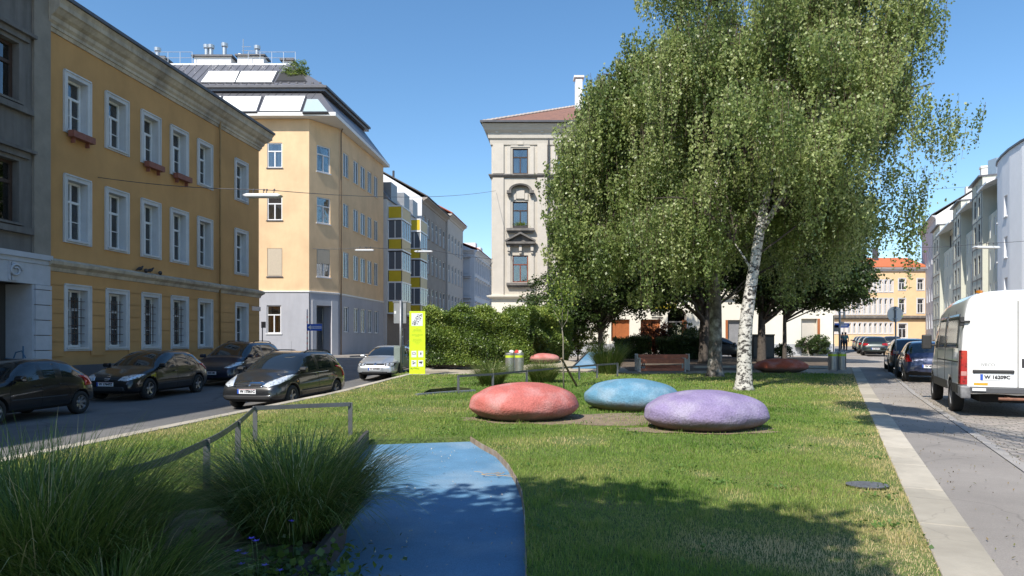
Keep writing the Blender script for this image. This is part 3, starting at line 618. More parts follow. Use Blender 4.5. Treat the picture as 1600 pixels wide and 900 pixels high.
for i, o in enumerate(oC): window(B2, FC, *o, style='M', dep=.12, curtain='H' if i % 3 == 1 else None, sill=.04, surr_m=M_yel, fw=.06)
for o in gC: window(B2, FC, *o, style='M', dep=.10, sill=.07, surr_m=M_gr2)
dm = MB(FB.xf(B2.off)); a, b, c, d = doorB; dm.box(a+.001,b-.001,-.78,-.74,c,d-.001)
dm.box(a+.06,a+.14,-.739,-.69,c,d); dm.box((a+b)/2-.05,(a+b)/2+.05,-.739,-.69,c,c+2.3); dm.box(a+.14,b-.06,-.738,-.69,c+2.3,c+2.42); dmo = dm.build('door', mat('grey_aluminium', (.22,.22,.23), .4, .1, metal=.3), B2.root)
dgl = MB(FB.xf(B2.off)); dgl.box(a+.16,b-.1,-.735,-.725,c+.12,d-.1); dgl.build('pane', G_win, dmo)
ds = MB(FB.xf(B2.off)); ds.box(a-.35,a-.002,.042,.10,zg-.1,d+.35); ds.box(b+.002,b+.55,.042,.14,zg-.1,d+.35); ds.box(a,b,.042,.10,d+.002,d+.35); ds.box(a-.1,b+.1,.0,.45,zg-.3,c-.02); ds.build('door_surround', mat('pale_grey_jamb', (.50,.51,.54), .85, .06), B2.root)
cornice(B2, [cA, cB, cC, cD], zs_-.09, [(0,0),(.05,0),(.10,.06),(.10,.12),(0,.14)], M_white, 'string_course')
# attic: eave slab, lower slope, ledge, upper slope
E = [(-30.3,45.35), (-11.72,45.35), (-10.55,58.9), (-30.3,62)]; zE = ze+.02
Lp = [(-30.3,49.0), (-13.75,49.0), (-12.6,58.0), (-30.3,59)]; zL = 19.35
Lq = [(-30.3,48.7), (-13.35,48.7), (-12.2,58.2), (-30.3,59.3)]
Up = [(-30.3,51.9), (-16.7,51.9), (-15.6,56.5), (-30.3,57)]; zU = 22.5
def ring(mb, B, a, za, b, zb2, m=0):
    A = loc(B, a); C = loc(B, b)
    for i in range(len(A)):
        p, q, r, s = A[i], A[(i+1) % len(A)], C[(i+1) % len(A)], C[i]; mb.poly([(*p,za-B.off[2]),(*q,za-B.off[2]),(*r,zb2-B.off[2]),(*s,zb2-B.off[2])], m)
def cap(mb, B, a, z, m=0): mb.poly([(*p, z-B.off[2]) for p in loc(B, a)], m)
ev = MB(); cap(ev, B2, E, zE); ring(ev, B2, E, zE, E, zE+.24); cap(ev, B2, E, zE+.24); ev.build('eave_fascia', mat('white_fascia', (.72,.72,.70), .6, .05), B2.root)
def seam_mat(name, base):
    m, nt, bs, o = nodes_of(name); tc, n1, c = noise_col(nt, bs, base, .12, 1.2); bs.inputs['Roughness'].default_value = .45; bs.inputs['Metallic'].default_value = .35; return m
M_seam = seam_mat('standing_seam_metal', (.155,.155,.17))
E2 = [(-30.3,45.42),(-11.8,45.42),(-10.6,58.8),(-30.3,61.9)]
ro = MB(); ring(ro, B2, E2, zE+.25, Lp, zL); ring(ro, B2, Lq, zL, Lq, zL+.38); cap(ro, B2, Lq, zL); 
Lr = [(-30.3,48.85),(-13.5,48.85),(-12.35,58.1),(-30.3,59.2)]
ring(ro, B2, Lq, zL+.38, Up, zU); cap(ro, B2, Up, zU)
def slope_pt(x, t, a0, za, a1, zb2): return None
for k in range(52):            # standing seams on the front slopes
    x = -30+k*.55
    for (y0, z0, y1, z1, xm) in ((45.5,zE+.27,49.0,zL,-12.2-1.6), (48.72,zL+.40,51.9,zU,-13.4-3.2)):
        if x < xm: ro.hexa([(x-B2.off[0]+a, y-B2.off[1], z-B2.off[2]+h) for a, y, z, h in ((-.015,y0,z0,-.02),(.015,y0,z0,-.02),(.015,y1,z1,-.02),(-.015,y1,z1,-.02),(-.015,y0,z0,.04),(.015,y0,z0,.04),(.015,y1,z1,.04),(-.015,y1,z1,.04))])
rfo = ro.build('roof', M_seam, B2.root, recalc=False)
gl = MB(); sweep(gl, loc(B2, [Lq[0], Lq[1], Lq[2]]), [(.0,zL+.20-zg),(.16,zL+.20-zg),(.16,zL+.36-zg),(.0,zL+.36-zg)]); gl.build('gutter', M_gutter, rfo)
sn = MB()
for k in range(26): x = -28+k*.57; sn.box(x-.07-B2.off[0], x+.07-B2.off[0], 48.95-YF, 49.05-YF, zL+.62-zg, zL+.74-zg)
sn.build('snow_guard', M_gutter, rfo)
def on_plane(px, py, y0, z0, y1, z1):
    """point of the pixel ray on a slope rising away from us (constant in x)"""
    k = -(py-HZ)/F; g = (z1-z0)/(y1-y0); t = (z0-EYE-g*y0)/(k-g); return Vector(((px-800)/F*t, t, EYE+k*t))
def slope_panel(q, pl_, name, m, fm, dz=.06):
    P = [on_plane(x, y, *pl_) for x, y in q]; off = Vector(B2.off); P = [p-off for p in P]; c = sum(P, Vector())/4
    n_ = (P[1]-P[0]).cross(P[3]-P[0]).normalized(); n_ = n_ if n_.z > 0 else -n_
    f = MB(); O = [p+(p-c).normalized()*.12 for p in P]; f.hexa([p-n_*.05 for p in O]+[p+n_*dz for p in O]); fo = f.build('skylight', fm, rfo)
    g = MB(); g.hexa([p+n_*(dz+.002) for p in P]+[p+n_*(dz+.035) for p in P]); g.build(name, m, fo)
LS = (45.42, zE+.25, 49.0, zL); US = (48.7, zL+.38, 51.9, zU)
M_awn = mat('white_roof_blind', (.80,.80,.78), .7, .03, 1)
for q in ([(281,175),(336,175),(346,152),(292,152)], [(343,175.5),(400.5,175.5),(408.5,152.5),(350,152.5)], [(406,175),(469,175),(477,152),(415,152)]): slope_panel(q, LS, 'blind', M_awn, M_gutter)
slope_panel([(474,176),(512,176),(497,157),(480,157)], LS, 'glazing', plain('green_grey_glazing', (.42,.50,.50), .15), M_gutter)
for q in ([(314.5,130),(366.8,130),(374.5,113),(327,113)], [(368.8,130),(424.5,130),(433,113),(377.5,113)]): slope_panel(q, US, 'blind', M_awn, M_gutter)
slope_panel([(432,128),(478,128),(470,113),(441,113)], US, 'terrace_opening', plain('dark_recess', (.03,.03,.03), .9), M_gutter)  # flat dark panel painted in place of the shaded terrace recess
# roof furniture
M_wht = mat('whitewashed_stack', (.72,.72,.73), .8, .06, 2)
def stack(x0, x1, ytop, ybot, d, pipes):
    a = atd(x0, ybot, d); b = atd(x1, ytop, d); mb = MB(); o = Vector(B2.off)
    mb.box(a.x-o.x, b.x-o.x, d-o.y, d+1.0-o.y, a.z-.9-o.z, b.z-o.z); mb.box(a.x-.15-o.x, b.x+.15-o.x, d-.15-o.y, d+1.15-o.y, b.z+.001-o.z, b.z+.14-o.z, 1)
    ch = mb.build('chimney', [M_wht, M_gutter], rfo)
    for px, yt in pipes:
        q = atd(px, yt, d+.4); pb = MB(); pb.lathe([(.16,0),(.16,q.z-b.z-.35),(.24,q.z-b.z-.3),(.26,q.z-b.z-.05),(.12,q.z-b.z)], (q.x-o.x, q.y-o.y, b.z+.14-o.z), 10); pb.build('flue', mat('zinc_flue', (.5,.52,.54), .35, .1, metal=.7), ch, smooth=False)
stack(223,256,91,105,52.6,[(246.5,77)]); stack(303,361,89,104,52.6,[(323,72.5),(330,72.5),(351,70)]); stack(371,412,88,103,52.6,[(402,74)]); stack(441,457,95,108,52.6,[])
pr = MB(); pr.box(-30-B2.off[0], -17.2-B2.off[0], 52.0-YF, 52.2-YF, zU-.05-zg, zU+.16-zg); pr.build('parapet', M_wht, B2.root)
an = MB(); q = atd(380,61,53); o = Vector(B2.off); an.tube([(q.x-o.x,q.y-o.y,zU-zg),(q.x-o.x,q.y-o.y,q.z-o.z)], .035, 6)
for k, (dz_, w_) in enumerate(((.9,.9),(.6,.6))): an.tube([(q.x-o.x-.1,q.y-o.y,q.z-o.z-dz_),(q.x-o.x+w_,q.y-o.y,q.z-o.z-dz_)], .02, 5)
an.lathe([(.30,0),(.25,.12),(.05,.2)], (atd(376,84,53).x-o.x, 53-o.y, atd(376,88,53).z-o.z), 10)
an.build('antenna', MATS['zinc_flue'], B2.root)
rl = MB()
for x0, x1 in ((-28.2,-24.5), (-20.2,-16.6)):
    rl.cut()
    for z in (.7, 1.15): rl.tube([(x0-o.x, 52.3-o.y, zU+z-o.z), (x1-o.x, 52.3-o.y, zU+z-o.z)], .022, 5)
    x = x0
    while x <= x1+.01: rl.tube([(x-o.x, 52.3-o.y, zU-o.z), (x-o.x, 52.3-o.y, zU+1.15-o.z)], .022, 5); x += (x1-x0)/4
rl.build_each('roof_railing', MATS['zinc_flue'], B2.root)
downpipe(B2, FC, .12, zg, ze, mat('brown_pipe', (.16,.11,.07), .6), v=.14)

# ---------- generic street house: facade A->B, plain window grid
def row_house(name, label, A, B, zg, ze, wmat, nw, rows, ww=1.0, roofm=None, depth=12, ridge=3., win_m=None, trimm=None, gable=None, fm=None, cor=True, dep=.14, hood=False, cat='house', extra=None, gmat=None, zmid=None, overhang=.55, curt=True, style='T'):
    fac = Fac(A, B); Bd = Bld(name, label, cat, fac.A, zg); mb = Bd.on('w', fac); ops = []
    for r, (za, zt) in enumerate(rows):
        for k in range(nw):
            uc = fac.len*(k+.5)/nw; ops.append((uc-ww/2, uc+ww/2, za, zt))
    if extra: ops += extra(fac)
    if zmid:
        wall(mb, 0, fac.len, zmid, ze, [o for o in ops if o[2] > zmid], dep=dep); lw = Bd.on('lw', fac); wall(lw, 0, fac.len, zg-1, zmid-.001, [o for o in ops if o[3] < zmid], dep=dep); Bd.fin('lw', 'ground_floor_wall', [gmat, M_int], recalc=False)
    else: wall(mb, 0, fac.len, zg-1, ze, ops, dep=dep)
    nb = -fac.n*depth; foot = [tuple(fac.A), tuple(fac.B), tuple(fac.B+nb), tuple(fac.A+nb)]
    solid(mb, Bd, foot, zg-1, ze, skip=(0,))
    g = ze-Bd.off[2]; R0 = fac.A-fac.n*depth*.5; R1 = fac.B-fac.n*depth*.5; f4 = loc(Bd, foot); r2 = loc(Bd, [R0, R1])
    if ridge and gable is not False:
        mb.poly([(*f4[0],g),(*f4[3],g),(*r2[0],g+ridge)]); mb.poly([(*f4[1],g),(*f4[2],g),(*r2[1],g+ridge)])
    Bd.fin('w', 'wall', [wmat, M_int], recalc=False)
    for i, o in enumerate(ops):
        window(Bd, fac, *o, style=style, dep=dep, fm=fm, curtain=('H' if i % 3 == 0 else ('F' if i % 5 == 1 else None)) if curt else None, sill=.08, surr_m=trimm or wmat, surround=.13 if trimm else None)
        if hood:
            hb = MB(fac.xf(Bd.off)); hb.box(o[0]-.25,o[1]+.25,.002,.28,o[3]+.30,o[3]+.42); hb.box(o[0]-.15,o[1]+.15,.002,.14,o[3]+.18,o[3]+.299); hb.build('window_hood', trimm or wmat, Bd.root)
    if cor: cornice(Bd, [fac.A, fac.B], ze-.5, [(0,0),(.08,.02),(.15,.2),(.35,.34),(overhang,.44),(overhang,.54),(0,.56)], trimm or wmat)
    if ridge:
        r = MB(); ov = fac.n*(overhang+.05); P0 = loc(Bd, [fac.A+ov, fac.B+ov]); P1 = loc(Bd, [fac.A+nb, fac.B+nb]); t = .12
        r.hexa([(*P0[0],g+.08),(*P0[1],g+.08),(*r2[1],g+ridge),(*r2[0],g+ridge),(*P0[0],g+.08+t),(*P0[1],g+.08+t),(*r2[1],g+ridge+t),(*r2[0],g+ridge+t)])
        r.hexa([(*P1[0],g),(*P1[1],g),(*r2[1],g+ridge),(*r2[0],g+ridge),(*P1[0],g+t),(*P1[1],g+t),(*r2[1],g+ridge+t+.004),(*r2[0],g+ridge+t+.004)])
        r.build('roof', roofm, Bd.root)
    return Bd, fac
M_slate = mat('dark_slate', (.09,.085,.085), .8, .25, 6); M_redt = mat('red_tiles', (.42,.12,.07), .85, .25, 9); M_brnt = mat('brown_red_tiles', (.24,.12,.085), .85, .4, 22, dirt=(.12,.07,.06), dirt_amt=.6, scale2=2.5)
def fl(z0, pitch, n, h): return [(z0+pitch*k, z0+pitch*k+h) for k in range(n)]
M_wr = mat('white_render', (.68,.69,.70), .85, .06, 1.5)
# balcony house
D3 = 17.5
B3, F3 = row_house('balcony_house', 'white apartment house with yellow balconies stacked in two projecting bays', L(58.0,-D3), L(69.3,-D3), .4, 13.9, M_wr, 1, [(z, z+1.5) for z in (5.2,8.0,10.8)], ww=.8, ridge=0, cor=False, zmid=3.9, gmat=mat('brown_tiled_base', (.17,.12,.09), .7, .2, 5), extra=lambda f: [(4.6,5.6,.5,2.7),(9.6,10.6,.5,2.7)])
ms = MB(F3.xf(B3.off)); ms.hexa([(0,.2,13.9),(F3.len,.2,13.9),(F3.len,-6,13.9),(0,-6,13.9),(0,-.9,15.3),(F3.len,-.9,15.3),(F3.len,-6,15.3),(0,-6,15.3)])
for a in (.9, 5.2, 8.4): ms.box(a, a+1.9, -1.5, .1, 14.0, 15.6)
ms.build('roof', mat('blue_grey_zinc', (.24,.26,.29), .5, .15, 2, metal=.4), B3.root)
M_yp = mat('yellow_balcony_panel', (.58,.43,.015), .45, .06, 3); M_yl = mat('cream_balcony_panel', (.62,.52,.30), .6, .06, 3); M_pvc = mat('white_frame', (.74,.75,.77), .4, .04)
for (s0, s1) in ((58.3,61.3), (64.9,67.7)):
    u0 = s0-58.0; u1 = s1-58.0; bay = MB(F3.xf(B3.off)); P = 1.25
    zrow = [(3.95,5.05),(6.67,7.75),(9.5,10.5)]
    bay.box(u0+.03,u1-.03,.01,P-.04,3.9,12.1)
    bo = bay.build('balcony_bay', M_int, B3.root); fr = MB(F3.xf(B3.off)); yp = MB(F3.xf(B3.off)); yl = MB(F3.xf(B3.off)); gp_ = MB(F3.xf(B3.off))
    for (za, zt) in zrow:
        yp.cut(); yl.cut(); yp.box(u0-.001,u0+.028,.08,P-.08,za+.06,zt-.06); yl.box(u0+.08,u1-.08,P-.038,P+.001,za+.06,zt-.06)
        fr.box(u0-.03,u1+.03,.0,P+.03,zt-.06,zt+.06); fr.box(u0-.03,u1+.03,.0,P+.03,za-.06,za+.06)
        for a in (.0, P/2-.03, P-.05): fr.box(u0-.02,u0+.029,a,a+.07,zt+.06,zt+1.56)
        for k in range(5): a = u0+(u1-u0-.06)*k/4; fr.box(a,a+.06,P-.039,P+.02,zt+.06,zt+1.56)
        gp_.box(u0+.005,u0+.02,.07,P-.05,zt+.06,zt+1.56); gp_.box(u0+.05,u1-.05,P-.035,P-.01,zt+.06,zt+1.56)
    fr.box(u0-.05,u1+.05,.0,P+.05,12.12,12.25); fr.box(u0-.02,u0+.04,P-.05,P+.02,12.25,13.35); fr.box(u0-.02,u1+.02,P-.045,P+.02,13.3,13.4); fr.box(u0-.02,u0+.04,.0,P-.05,13.3,13.4); fr.box(u1-.04,u1+.02,P-.05,P+.02,12.25,13.3)
    yp.cut(); yl.cut(); yp.box(u0-.005,u0+.02,.05,P-.06,12.3,13.28); yl.box(u0+.06,u1-.06,P-.03,P-.005,12.3,13.28)
    fr.build('bay_frame', M_pvc, bo); yp.build_each('balcony_panel', M_yp, bo); yl.build_each('balcony_panel', M_yl, bo); gp_.build('pane', plain('bay_glass', (.10,.12,.15), .08), bo)
# brown-grey house with white gable, beige house
M_tp = mat('taupe_render', (.34,.30,.26), .9, .12, 1.2, dirt=(.24,.21,.19), dirt_amt=.5)
B4, F4 = row_house('taupe_house', 'taupe grey street house with a white gable wall directly behind the balcony house', L(69.4,-17.2), L(81.2,-17.2), .5, 16.4, M_tp, 6, fl(5.0,3.75,3,2.2), ww=1.05, roofm=M_slate, depth=15, ridge=4.6, extra=lambda f: [(f.len*(k+.5)/6-.5, f.len*(k+.5)/6+.5, 1.3, 3.2) for k in range(6)])
gw = MB(F4.xf(B4.off)); gw.poly([(-.03,0.02,12),(-.03,-15,12),(-.03,-15,16.4),(-.03,-7.5,21.0),(-.03,0.02,16.4)]); gw.poly([(-.2,0.02,12),(-.2,-15,12),(-.2,-15,16.4),(-.2,-7.5,21.0),(-.2,0.02,16.4)]); gw.build('gable_wall', M_wr, B4.root, recalc=False)
cp = MB(F4.xf(B4.off)); cp.tube([(.5,-3.2,17.5),(.5,-3.2,19.4)], .12, 8); cp.tube([(.5,-5.6,19),(.5,-5.6,20.7)], .12, 8); cp.build('flue', M_gutter, B4.root)
B5, F5 = row_house('beige_house', 'pale beige street house beside the taupe house with a red tiled roof edge', L(81.3,-17.0), L(91.5,-17.0), .6, 16.9, mat('pale_beige_render', (.50,.46,.42), .9, .08, 1), 5, fl(5.0,3.75,3,2.2), ww=1.0, roofm=M_redt, depth=12, ridge=3.6)
# ornate white house and far terrace
M_ow = mat('stucco_white', (.62,.63,.66), .85, .08, 1.5, dirt=(.45,.45,.47), dirt_amt=.3)
D6 = 16.2
sA = 91.9; pA = L(sA,-D6-1.0)
B6, F6 = row_house('stucco_house', 'white stucco house with ornate window hoods and a brick chimney far down the left street', L(92.6,-15.6), L(107,-15.6), .6, 14.0, M_ow, 7, [(4.6,6.6),(7.9,9.9),(10.9,12.7)], ww=1.0, roofm=M_redt, depth=12, ridge=2.6, trimm=M_ow, hood=True)
fe = Fac(L(92.6,-18.0), L(92.6,-15.6)); ew = MB(fe.xf(B6.off)); eo = [(.7,1.6,a,b) for a, b in ((4.6,6.6),(7.9,9.9),(10.9,12.7))]; wall(ew, -9, fe.len, 0, 14, eo, dep=.14, v=.02); ew.build('end_wall', [M_ow, M_int], B6.root, recalc=False)
for o in eo:
    window(B6, fe, *o, style='T', dep=.12, sill=.15, surround=.15, surr_m=M_ow)
    hb = MB(fe.xf(B6.off)); hb.box(o[0]-.35,o[1]+.35,.022,.45,o[3]+.30,o[3]+.42); hb.cut(); hb.box(o[0]-.35,o[1]+.35,.022,.5,o[2]-.5,o[2]-.35); hb.build_each('window_hood', M_ow, B6.root)
cornice(B6, [L(92.6,-26), L(92.6,-15.6)], 13.5, [(0,0),(.1,.02),(.3,.3),(.55,.44),(.55,.54),(0,.56)], M_ow)
ck = MB(F6.xf(B6.off)); ck.box(1.6,3.0,-4.6,-3.6,14.5,18.2); ck.box(1.5,3.1,-4.7,-3.5,18.2,18.4); ck.build('chimney', mat('pink_brick', (.42,.22,.16), .9, .25, 10), B6.root)
ck = MB(F6.xf(B6.off)); ck.box(4.2,5.2,-4.5,-3.5,14.5,17.4); ck.cut(); ck.box(8,9.5,-3,-1.2,14.2,16.2); ck.cut(); ck.box(11.5,13.5,-2.8,-1,14.2,16.0); ck.build_each('dormer', M_wr, B6.root)
B7, F7 = row_house('far_terrace', 'plain grey terrace at the far end of the left street', L(107.1,-15.8), L(132,-15.8), .7, 13.6, mat('dim_grey_render', (.36,.35,.35), .9, .1, 1), 12, fl(4.2,3.3,3,1.9), ww=.95, roofm=M_slate, depth=12, ridge=2.2)
B7b, _ = row_house('street_end_house', 'dark house closing the view at the end of the left street', L(133,-17.5), L(134,-8), .7, 14.5, mat('dark_end_render', (.25,.24,.24), .9, .1, 1), 3, fl(4.2,3.3,3,1.9), ww=.9, roofm=M_slate, depth=12, ridge=2.2, curt=False)

# ---------- grey-beige corner tenement in the middle
YC = 50.; FG = Fac((-1.5,YC), (23.6,YC)); zg = .35
BC = Bld('corner_tenement', 'grey-beige corner tenement with ornate window hoods and brown tile hip roof behind the trees', 'house', FG.A, zg)
zEv = FG.uz(800,218)[1]; zSt = FG.uz(800,464)[1]; zS2 = FG.uz(800,275)[1]
M_gb = mat('grey_beige_stucco', (.53,.485,.415), .9, .08, 1, dirt=(.42,.38,.32), dirt_amt=.5, scale2=.4, bumps=.12); M_crm = mat('cream_ground_floor', (.74,.70,.60), .88, .06, 1, bumps=.08)
streaks(M_gb, .88, (.8,.8,.16)); streaks(M_gr2, .9, (.6,.6,.16)); ou = []; sp = 3.28
for k in range(7):
    uc = FG.u(813)+sp*k
    for yt, yb in ((232,271.5),(315,356),(399,441)): ou.append((uc-.57, uc+.57, FG.uz(813,yb)[1], FG.uz(813,yt)[1]))
def og(x0, x1, yt, yb): return (FG.u(x0), FG.u(x1), FG.uz(x0,yb)[1], FG.uz(x0,yt)[1])
gd = [og(798,828,478,530), og(878,906,478,530), og(955,984,499,533), og(1001,1032,499,545), og(1043,1073,481,545), og(1094,1124,484,552), og(1137,1163,500,556), og(1252,1277,498,552)]
mb = BC.on('u', FG); wall(mb, 0, FG.len, zSt, zEv+.9, ou, dep=.16); mb2 = BC.on('g', FG); wall(mb2, 0, FG.len, zg-.8, zSt-.001, gd, dep=.35)
for o in (gd[0], gd[1], gd[4], gd[5]):       # arch spandrels
    a, b, c, d = o; r = (b-a)/2; um = (a+b)/2; zs2 = d-r
    for sgn in (-1, 1):
        pts = [(um+sgn*r*math.cos(t), -.0, zs2+r*math.sin(t)) for t in [math.pi/2*k/8 for k in range(9)]]
        for p, q in zip(pts, pts[1:]):
            mb2.poly([p, q, (um+sgn*r, 0, d) if False else (q[0],0,d), (p[0],0,d)]); mb2.poly([p, q, (q[0],-.34,q[2]), (p[0],-.34,p[2])])
solid(mb, BC, [(-1.5,YC),(23.6,YC),(29,64),(1,66)], zg, zEv+.9, skip=(0,))
BC.fin('u', 'wall', [M_gb, M_int], recalc=False); BC.fin('g', 'ground_floor_wall', [M_crm, M_int], recalc=False)
pl = MB(FG.xf(BC.off)); u = 0
for o in sorted(gd, key=lambda q: q[0]):
    if o[2] < zg+.9: pl.cut(); pl.box(u, o[0]-.02, .003, .06, zg-.5, zg+.95); u = o[1]+.02
pl.cut(); pl.box(u, FG.len, .003, .06, zg-.5, zg+.95); pl.build_each('plinth', mat('light_grey_plinth', (.40,.41,.43), .85, .06), BC.root)
M_hood = mat('dark_weathered_hood', (.15,.14,.13), .9, .25, 3, dirt=(.30,.27,.24), dirt_amt=.5, scale2=2)
M_gbt = mat('stucco_trim', (.55,.505,.44), .9, .08, 2)
for i, o in enumerate(ou):
    r = i % 3; a, b, c, d = o
    w = window(BC, FG, a, b, c, d, style='T', dep=.16, fm=(M_brownf, M_brownf, M_redf)[r], fw=.08, curtain=('LR','H',None)[r])
    h = MB(FG.xf(BC.off)); tr = MB(FG.xf(BC.off)); sl_ = MB(FG.xf(BC.off)); um = (a+b)/2
    tr.box(a-.42,a-.14,.002,.07,c-.25,d+.15); tr.box(b+.14,b+.42,.002,.07,c-.25,d+.15)
    if r == 0:
        tr.box(a-.42,b+.42,.002,.09,d+.5,d+.62); tr.box(a-.14,b+.14,.002,.05,d+.1,d+.25); tr.box(um-.2,um+.2,.051,.12,d+.26,d+.49)
    elif r == 1:
        h.box(a-.42,a-.1,.08,.42,d+.55,d+.75); h.box(b+.1,b+.42,.08,.42,d+.55,d+.75); h.box(a-.36,a-.12,.08,.30,d+.38,d+.549); h.box(b+.12,b+.36,.08,.30,d+.38,d+.549); n = 10; ra = (b-a)/2+.12
        for k in range(n):
            t0 = math.pi*k/n; t1 = math.pi*(k+1)/n; f_ = lambda t, rr: (um+rr*math.cos(t), d+.72+(rr*.62)*math.sin(t))
            p0, p1, p2, p3 = f_(t0,ra), f_(t1,ra), f_(t1,ra+.17), f_(t0,ra+.17)
            h.hexa([(p0[0],.003,p0[1]),(p1[0],.003,p1[1]),(p2[0],.003,p2[1]),(p3[0],.003,p3[1]),(p0[0],.38,p0[1]),(p1[0],.38,p1[1]),(p2[0],.42,p2[1]),(p3[0],.42,p3[1])])
        tr.box(um-.3,um+.3,.003,.12,d+.2,d+.85); tr.box(um-.55,um-.32,.003,.08,d+.12,d+.6); tr.box(um+.32,um+.55,.003,.08,d+.12,d+.6); sl_.box(a-.45,b+.45,.003,.34,c-.24,c-.06); sl_.box(a-.35,b+.35,.003,.2,c-.38,c-.241)
    else:
        h.prism([(a-.5,d+.95),(b+.5,d+.95),(b+.5,d+1.05),(um,d+1.62),(a-.5,d+1.05)], .003, .16); 
        h.box(a-.5,b+.5,.003,.46,d+.80,d+.949); h.box(a-.42,b+.42,.003,.30,d+.68,d+.799)
        h.hexa([(a-.52,.161,d+.95),(um,.161,d+1.52),(um,.161,d+1.66),(a-.56,.161,d+1.06),(a-.52,.48,d+.95),(um,.48,d+1.52),(um,.48,d+1.66),(a-.56,.48,d+1.06)]); h.hexa([(b+.52,.161,d+.95),(um,.161,d+1.52),(um,.161,d+1.66),(b+.56,.161,d+1.06),(b+.52,.48,d+.95),(um,.48,d+1.52),(um,.48,d+1.66),(b+.56,.48,d+1.06)])
        for uu in (a-.28, um, b+.28): tr.box(uu-.1,uu+.1,.003,.28,d+.3,d+.68); tr.box(uu-.08,uu+.08,.003,.2,d+.12,d+.299)
        sl_.box(a-.45,b+.45,.003,.34,c-.24,c-.06); sl_.box(a-.35,b+.35,.003,.2,c-.38,c-.241)
    tr.build('window_trim', M_gbt, w)
    if r: h.build('window_hood', M_hood, w); sl_.build('sill', M_hood, w)
    if i == 1: 
        pass
pz_ = MB(FG.xf(BC.off))
for x0, x1 in ((770,787), (839.5,855)): pz_.box(FG.u(x0), FG.u(x1), .003, .10, zSt+.12, zS2-.14); pz_.box(FG.u(x0), FG.u(x1), .003, .10, zS2+.17, zEv-.3)
for k in range(1, 7): u = FG.u(839.5)+sp*2*k*.5+.6*0; 
for k in range(2, 7): u = FG.u(813)+sp*k-sp/2; pz_.box(u-.33, u+.33, .003, .10, zSt+.12, zS2-.14)
pz_.build('pilaster', M_gbt, BC.root)
path = [(-1.5,58), (-1.5,YC), (23.6,YC), (27,60)]; path = [(-.6,60), (-1.5,YC), (23.6,YC), (28,60)]
cornice(BC, path, zS2-.13, [(0,0),(.12,.04),(.2,.16),(.2,.24),(0,.28)], M_hood, 'string_course')
cornice(BC, path, zSt-.12, [(0,0),(.15,.03),(.3,.12),(.32,.22),(0,.27)], M_crm, 'ground_floor_cornice')
cornice(BC, path, zEv-.4, [(0,0),(.08,0),(.12,.35),(.22,.45),(.26,.8),(.45,1.0),(.50,1.12),(.62,1.3),(.62,1.42),(0,1.5)], M_gbt)
zR = zEv+1.05
bk = MB(FG.xf(BC.off)); uu = .3
while uu < FG.len: bk.box(uu, uu+.22, .15, .36, zEv+.42, zEv+.66); uu += 1.64
bk.build('cornice_bracket', M_gbt, BC.root)
er = [(-2.2,YC-.72), (24.3,YC-.72), (29.5,66), (.3,67)]; rg = [(5.6,58.5), (19.5,58.5)]
r = MB(); e = loc(BC, er); q = loc(BC, rg); h0 = zR-zg; h1 = zR-zg+4.3
r.poly([(*e[0],h0),(*e[1],h0),(*q[1],h1),(*q[0],h1)]); r.poly([(*e[1],h0),(*e[2],h0),(*q[1],h1)]); r.poly([(*e[2],h0),(*e[3],h0),(*q[0],h1),(*q[1],h1)]); r.poly([(*e[3],h0),(*e[0],h0),(*q[0],h1)])
rC = r.build('roof', M_brnt, BC.root)
hp = MB(); n = 52; hp.tube([Vector((*e[0],h0)).lerp(Vector((*q[0],h1)), k/n)+Vector((0,0,.03+.03*(k%2))) for k in range(n+1)], .11, 6)
hp.build('ridge', mat('pale_mortared_ridge', (.55,.48,.42), .9), rC)
gt = MB(); sweep(gt, loc(BC, [er[3], er[0], er[1]]), [(0,h0-.02),(.1,h0-.02),(.1,h0+.12),(0,h0+.12)]); gt.build('gutter', M_gutter, rC)
c0 = atd(904,150,57); ch = MB(); o = Vector(BC.off); ch.box(c0.x-.28-o.x,c0.x+.28-o.x,56.6-o.y,57.4-o.y,h1-3.5,atd(904,126,57).z-o.z); ch.box(c0.x-.42-o.x,c0.x+.42-o.x,56.5-o.y,57.5-o.y,atd(904,124,57).z-o.z,atd(904,121,57).z-o.z); ch.build('chimney', M_wht, rC)
downpipe(BC, FG, FG.u(857), zg, zR, M_gutter, v=.16)
M_door = mat('orange_brown_door', (.36,.115,.035), .55, .15, 4)
def panel(o, m, name='door', v=-.30, n=2):
    a, b, c, d = o; p = MB(FG.xf(BC.off)); p.box(a+.002,b-.002,v,v+.05,c,d-.002)
    for k in range(n): w_ = (b-a)/n; p.box(a+w_*k+.1,a+w_*(k+1)-.1,v+.051,v+.075,c+.15,d-.3)
    return p.build(name, m, BC.root)
panel(gd[2], M_door, n=3); panel(gd[3], M_door, n=3); panel(gd[7], M_gbt, n=1); panel(gd[6], mat('grey_shop_door', (.25,.25,.26), .6), n=1)
for o in (gd[0], gd[1], gd[4], gd[5]): window(BC, FG, *o, style='T', dep=.33, fm=mat('shop_frame', (.16,.15,.14), .5), fw=.09)
jb = MB(FG.xf(BC.off)); o = gd[4]; jb.box(o[1]-.25,o[1]-.003,-.3,.02,o[2],o[3]-.9); o = gd[7]; jb.box(o[1]+.002,o[1]+.18,.0,.05,o[2],o[3]); o = gd[6]; jb.box(o[0]-.16,o[0]-.002,.0,.05,o[2],o[3]); jb.build('door_jamb', M_door, BC.root)
Mx = Matrix(((1,0,0,FG.u(1024.5)),(0,0,-1,-.03),(0,1,0,FG.uz(1026,490)[1]-zg),(0,0,0,1)))
text_mesh('shop_lettering', 'CHE', .42, plain('black_letter', (.03,.03,.03), .5), BC.root, Mx, extrude=.02, bold=.01)
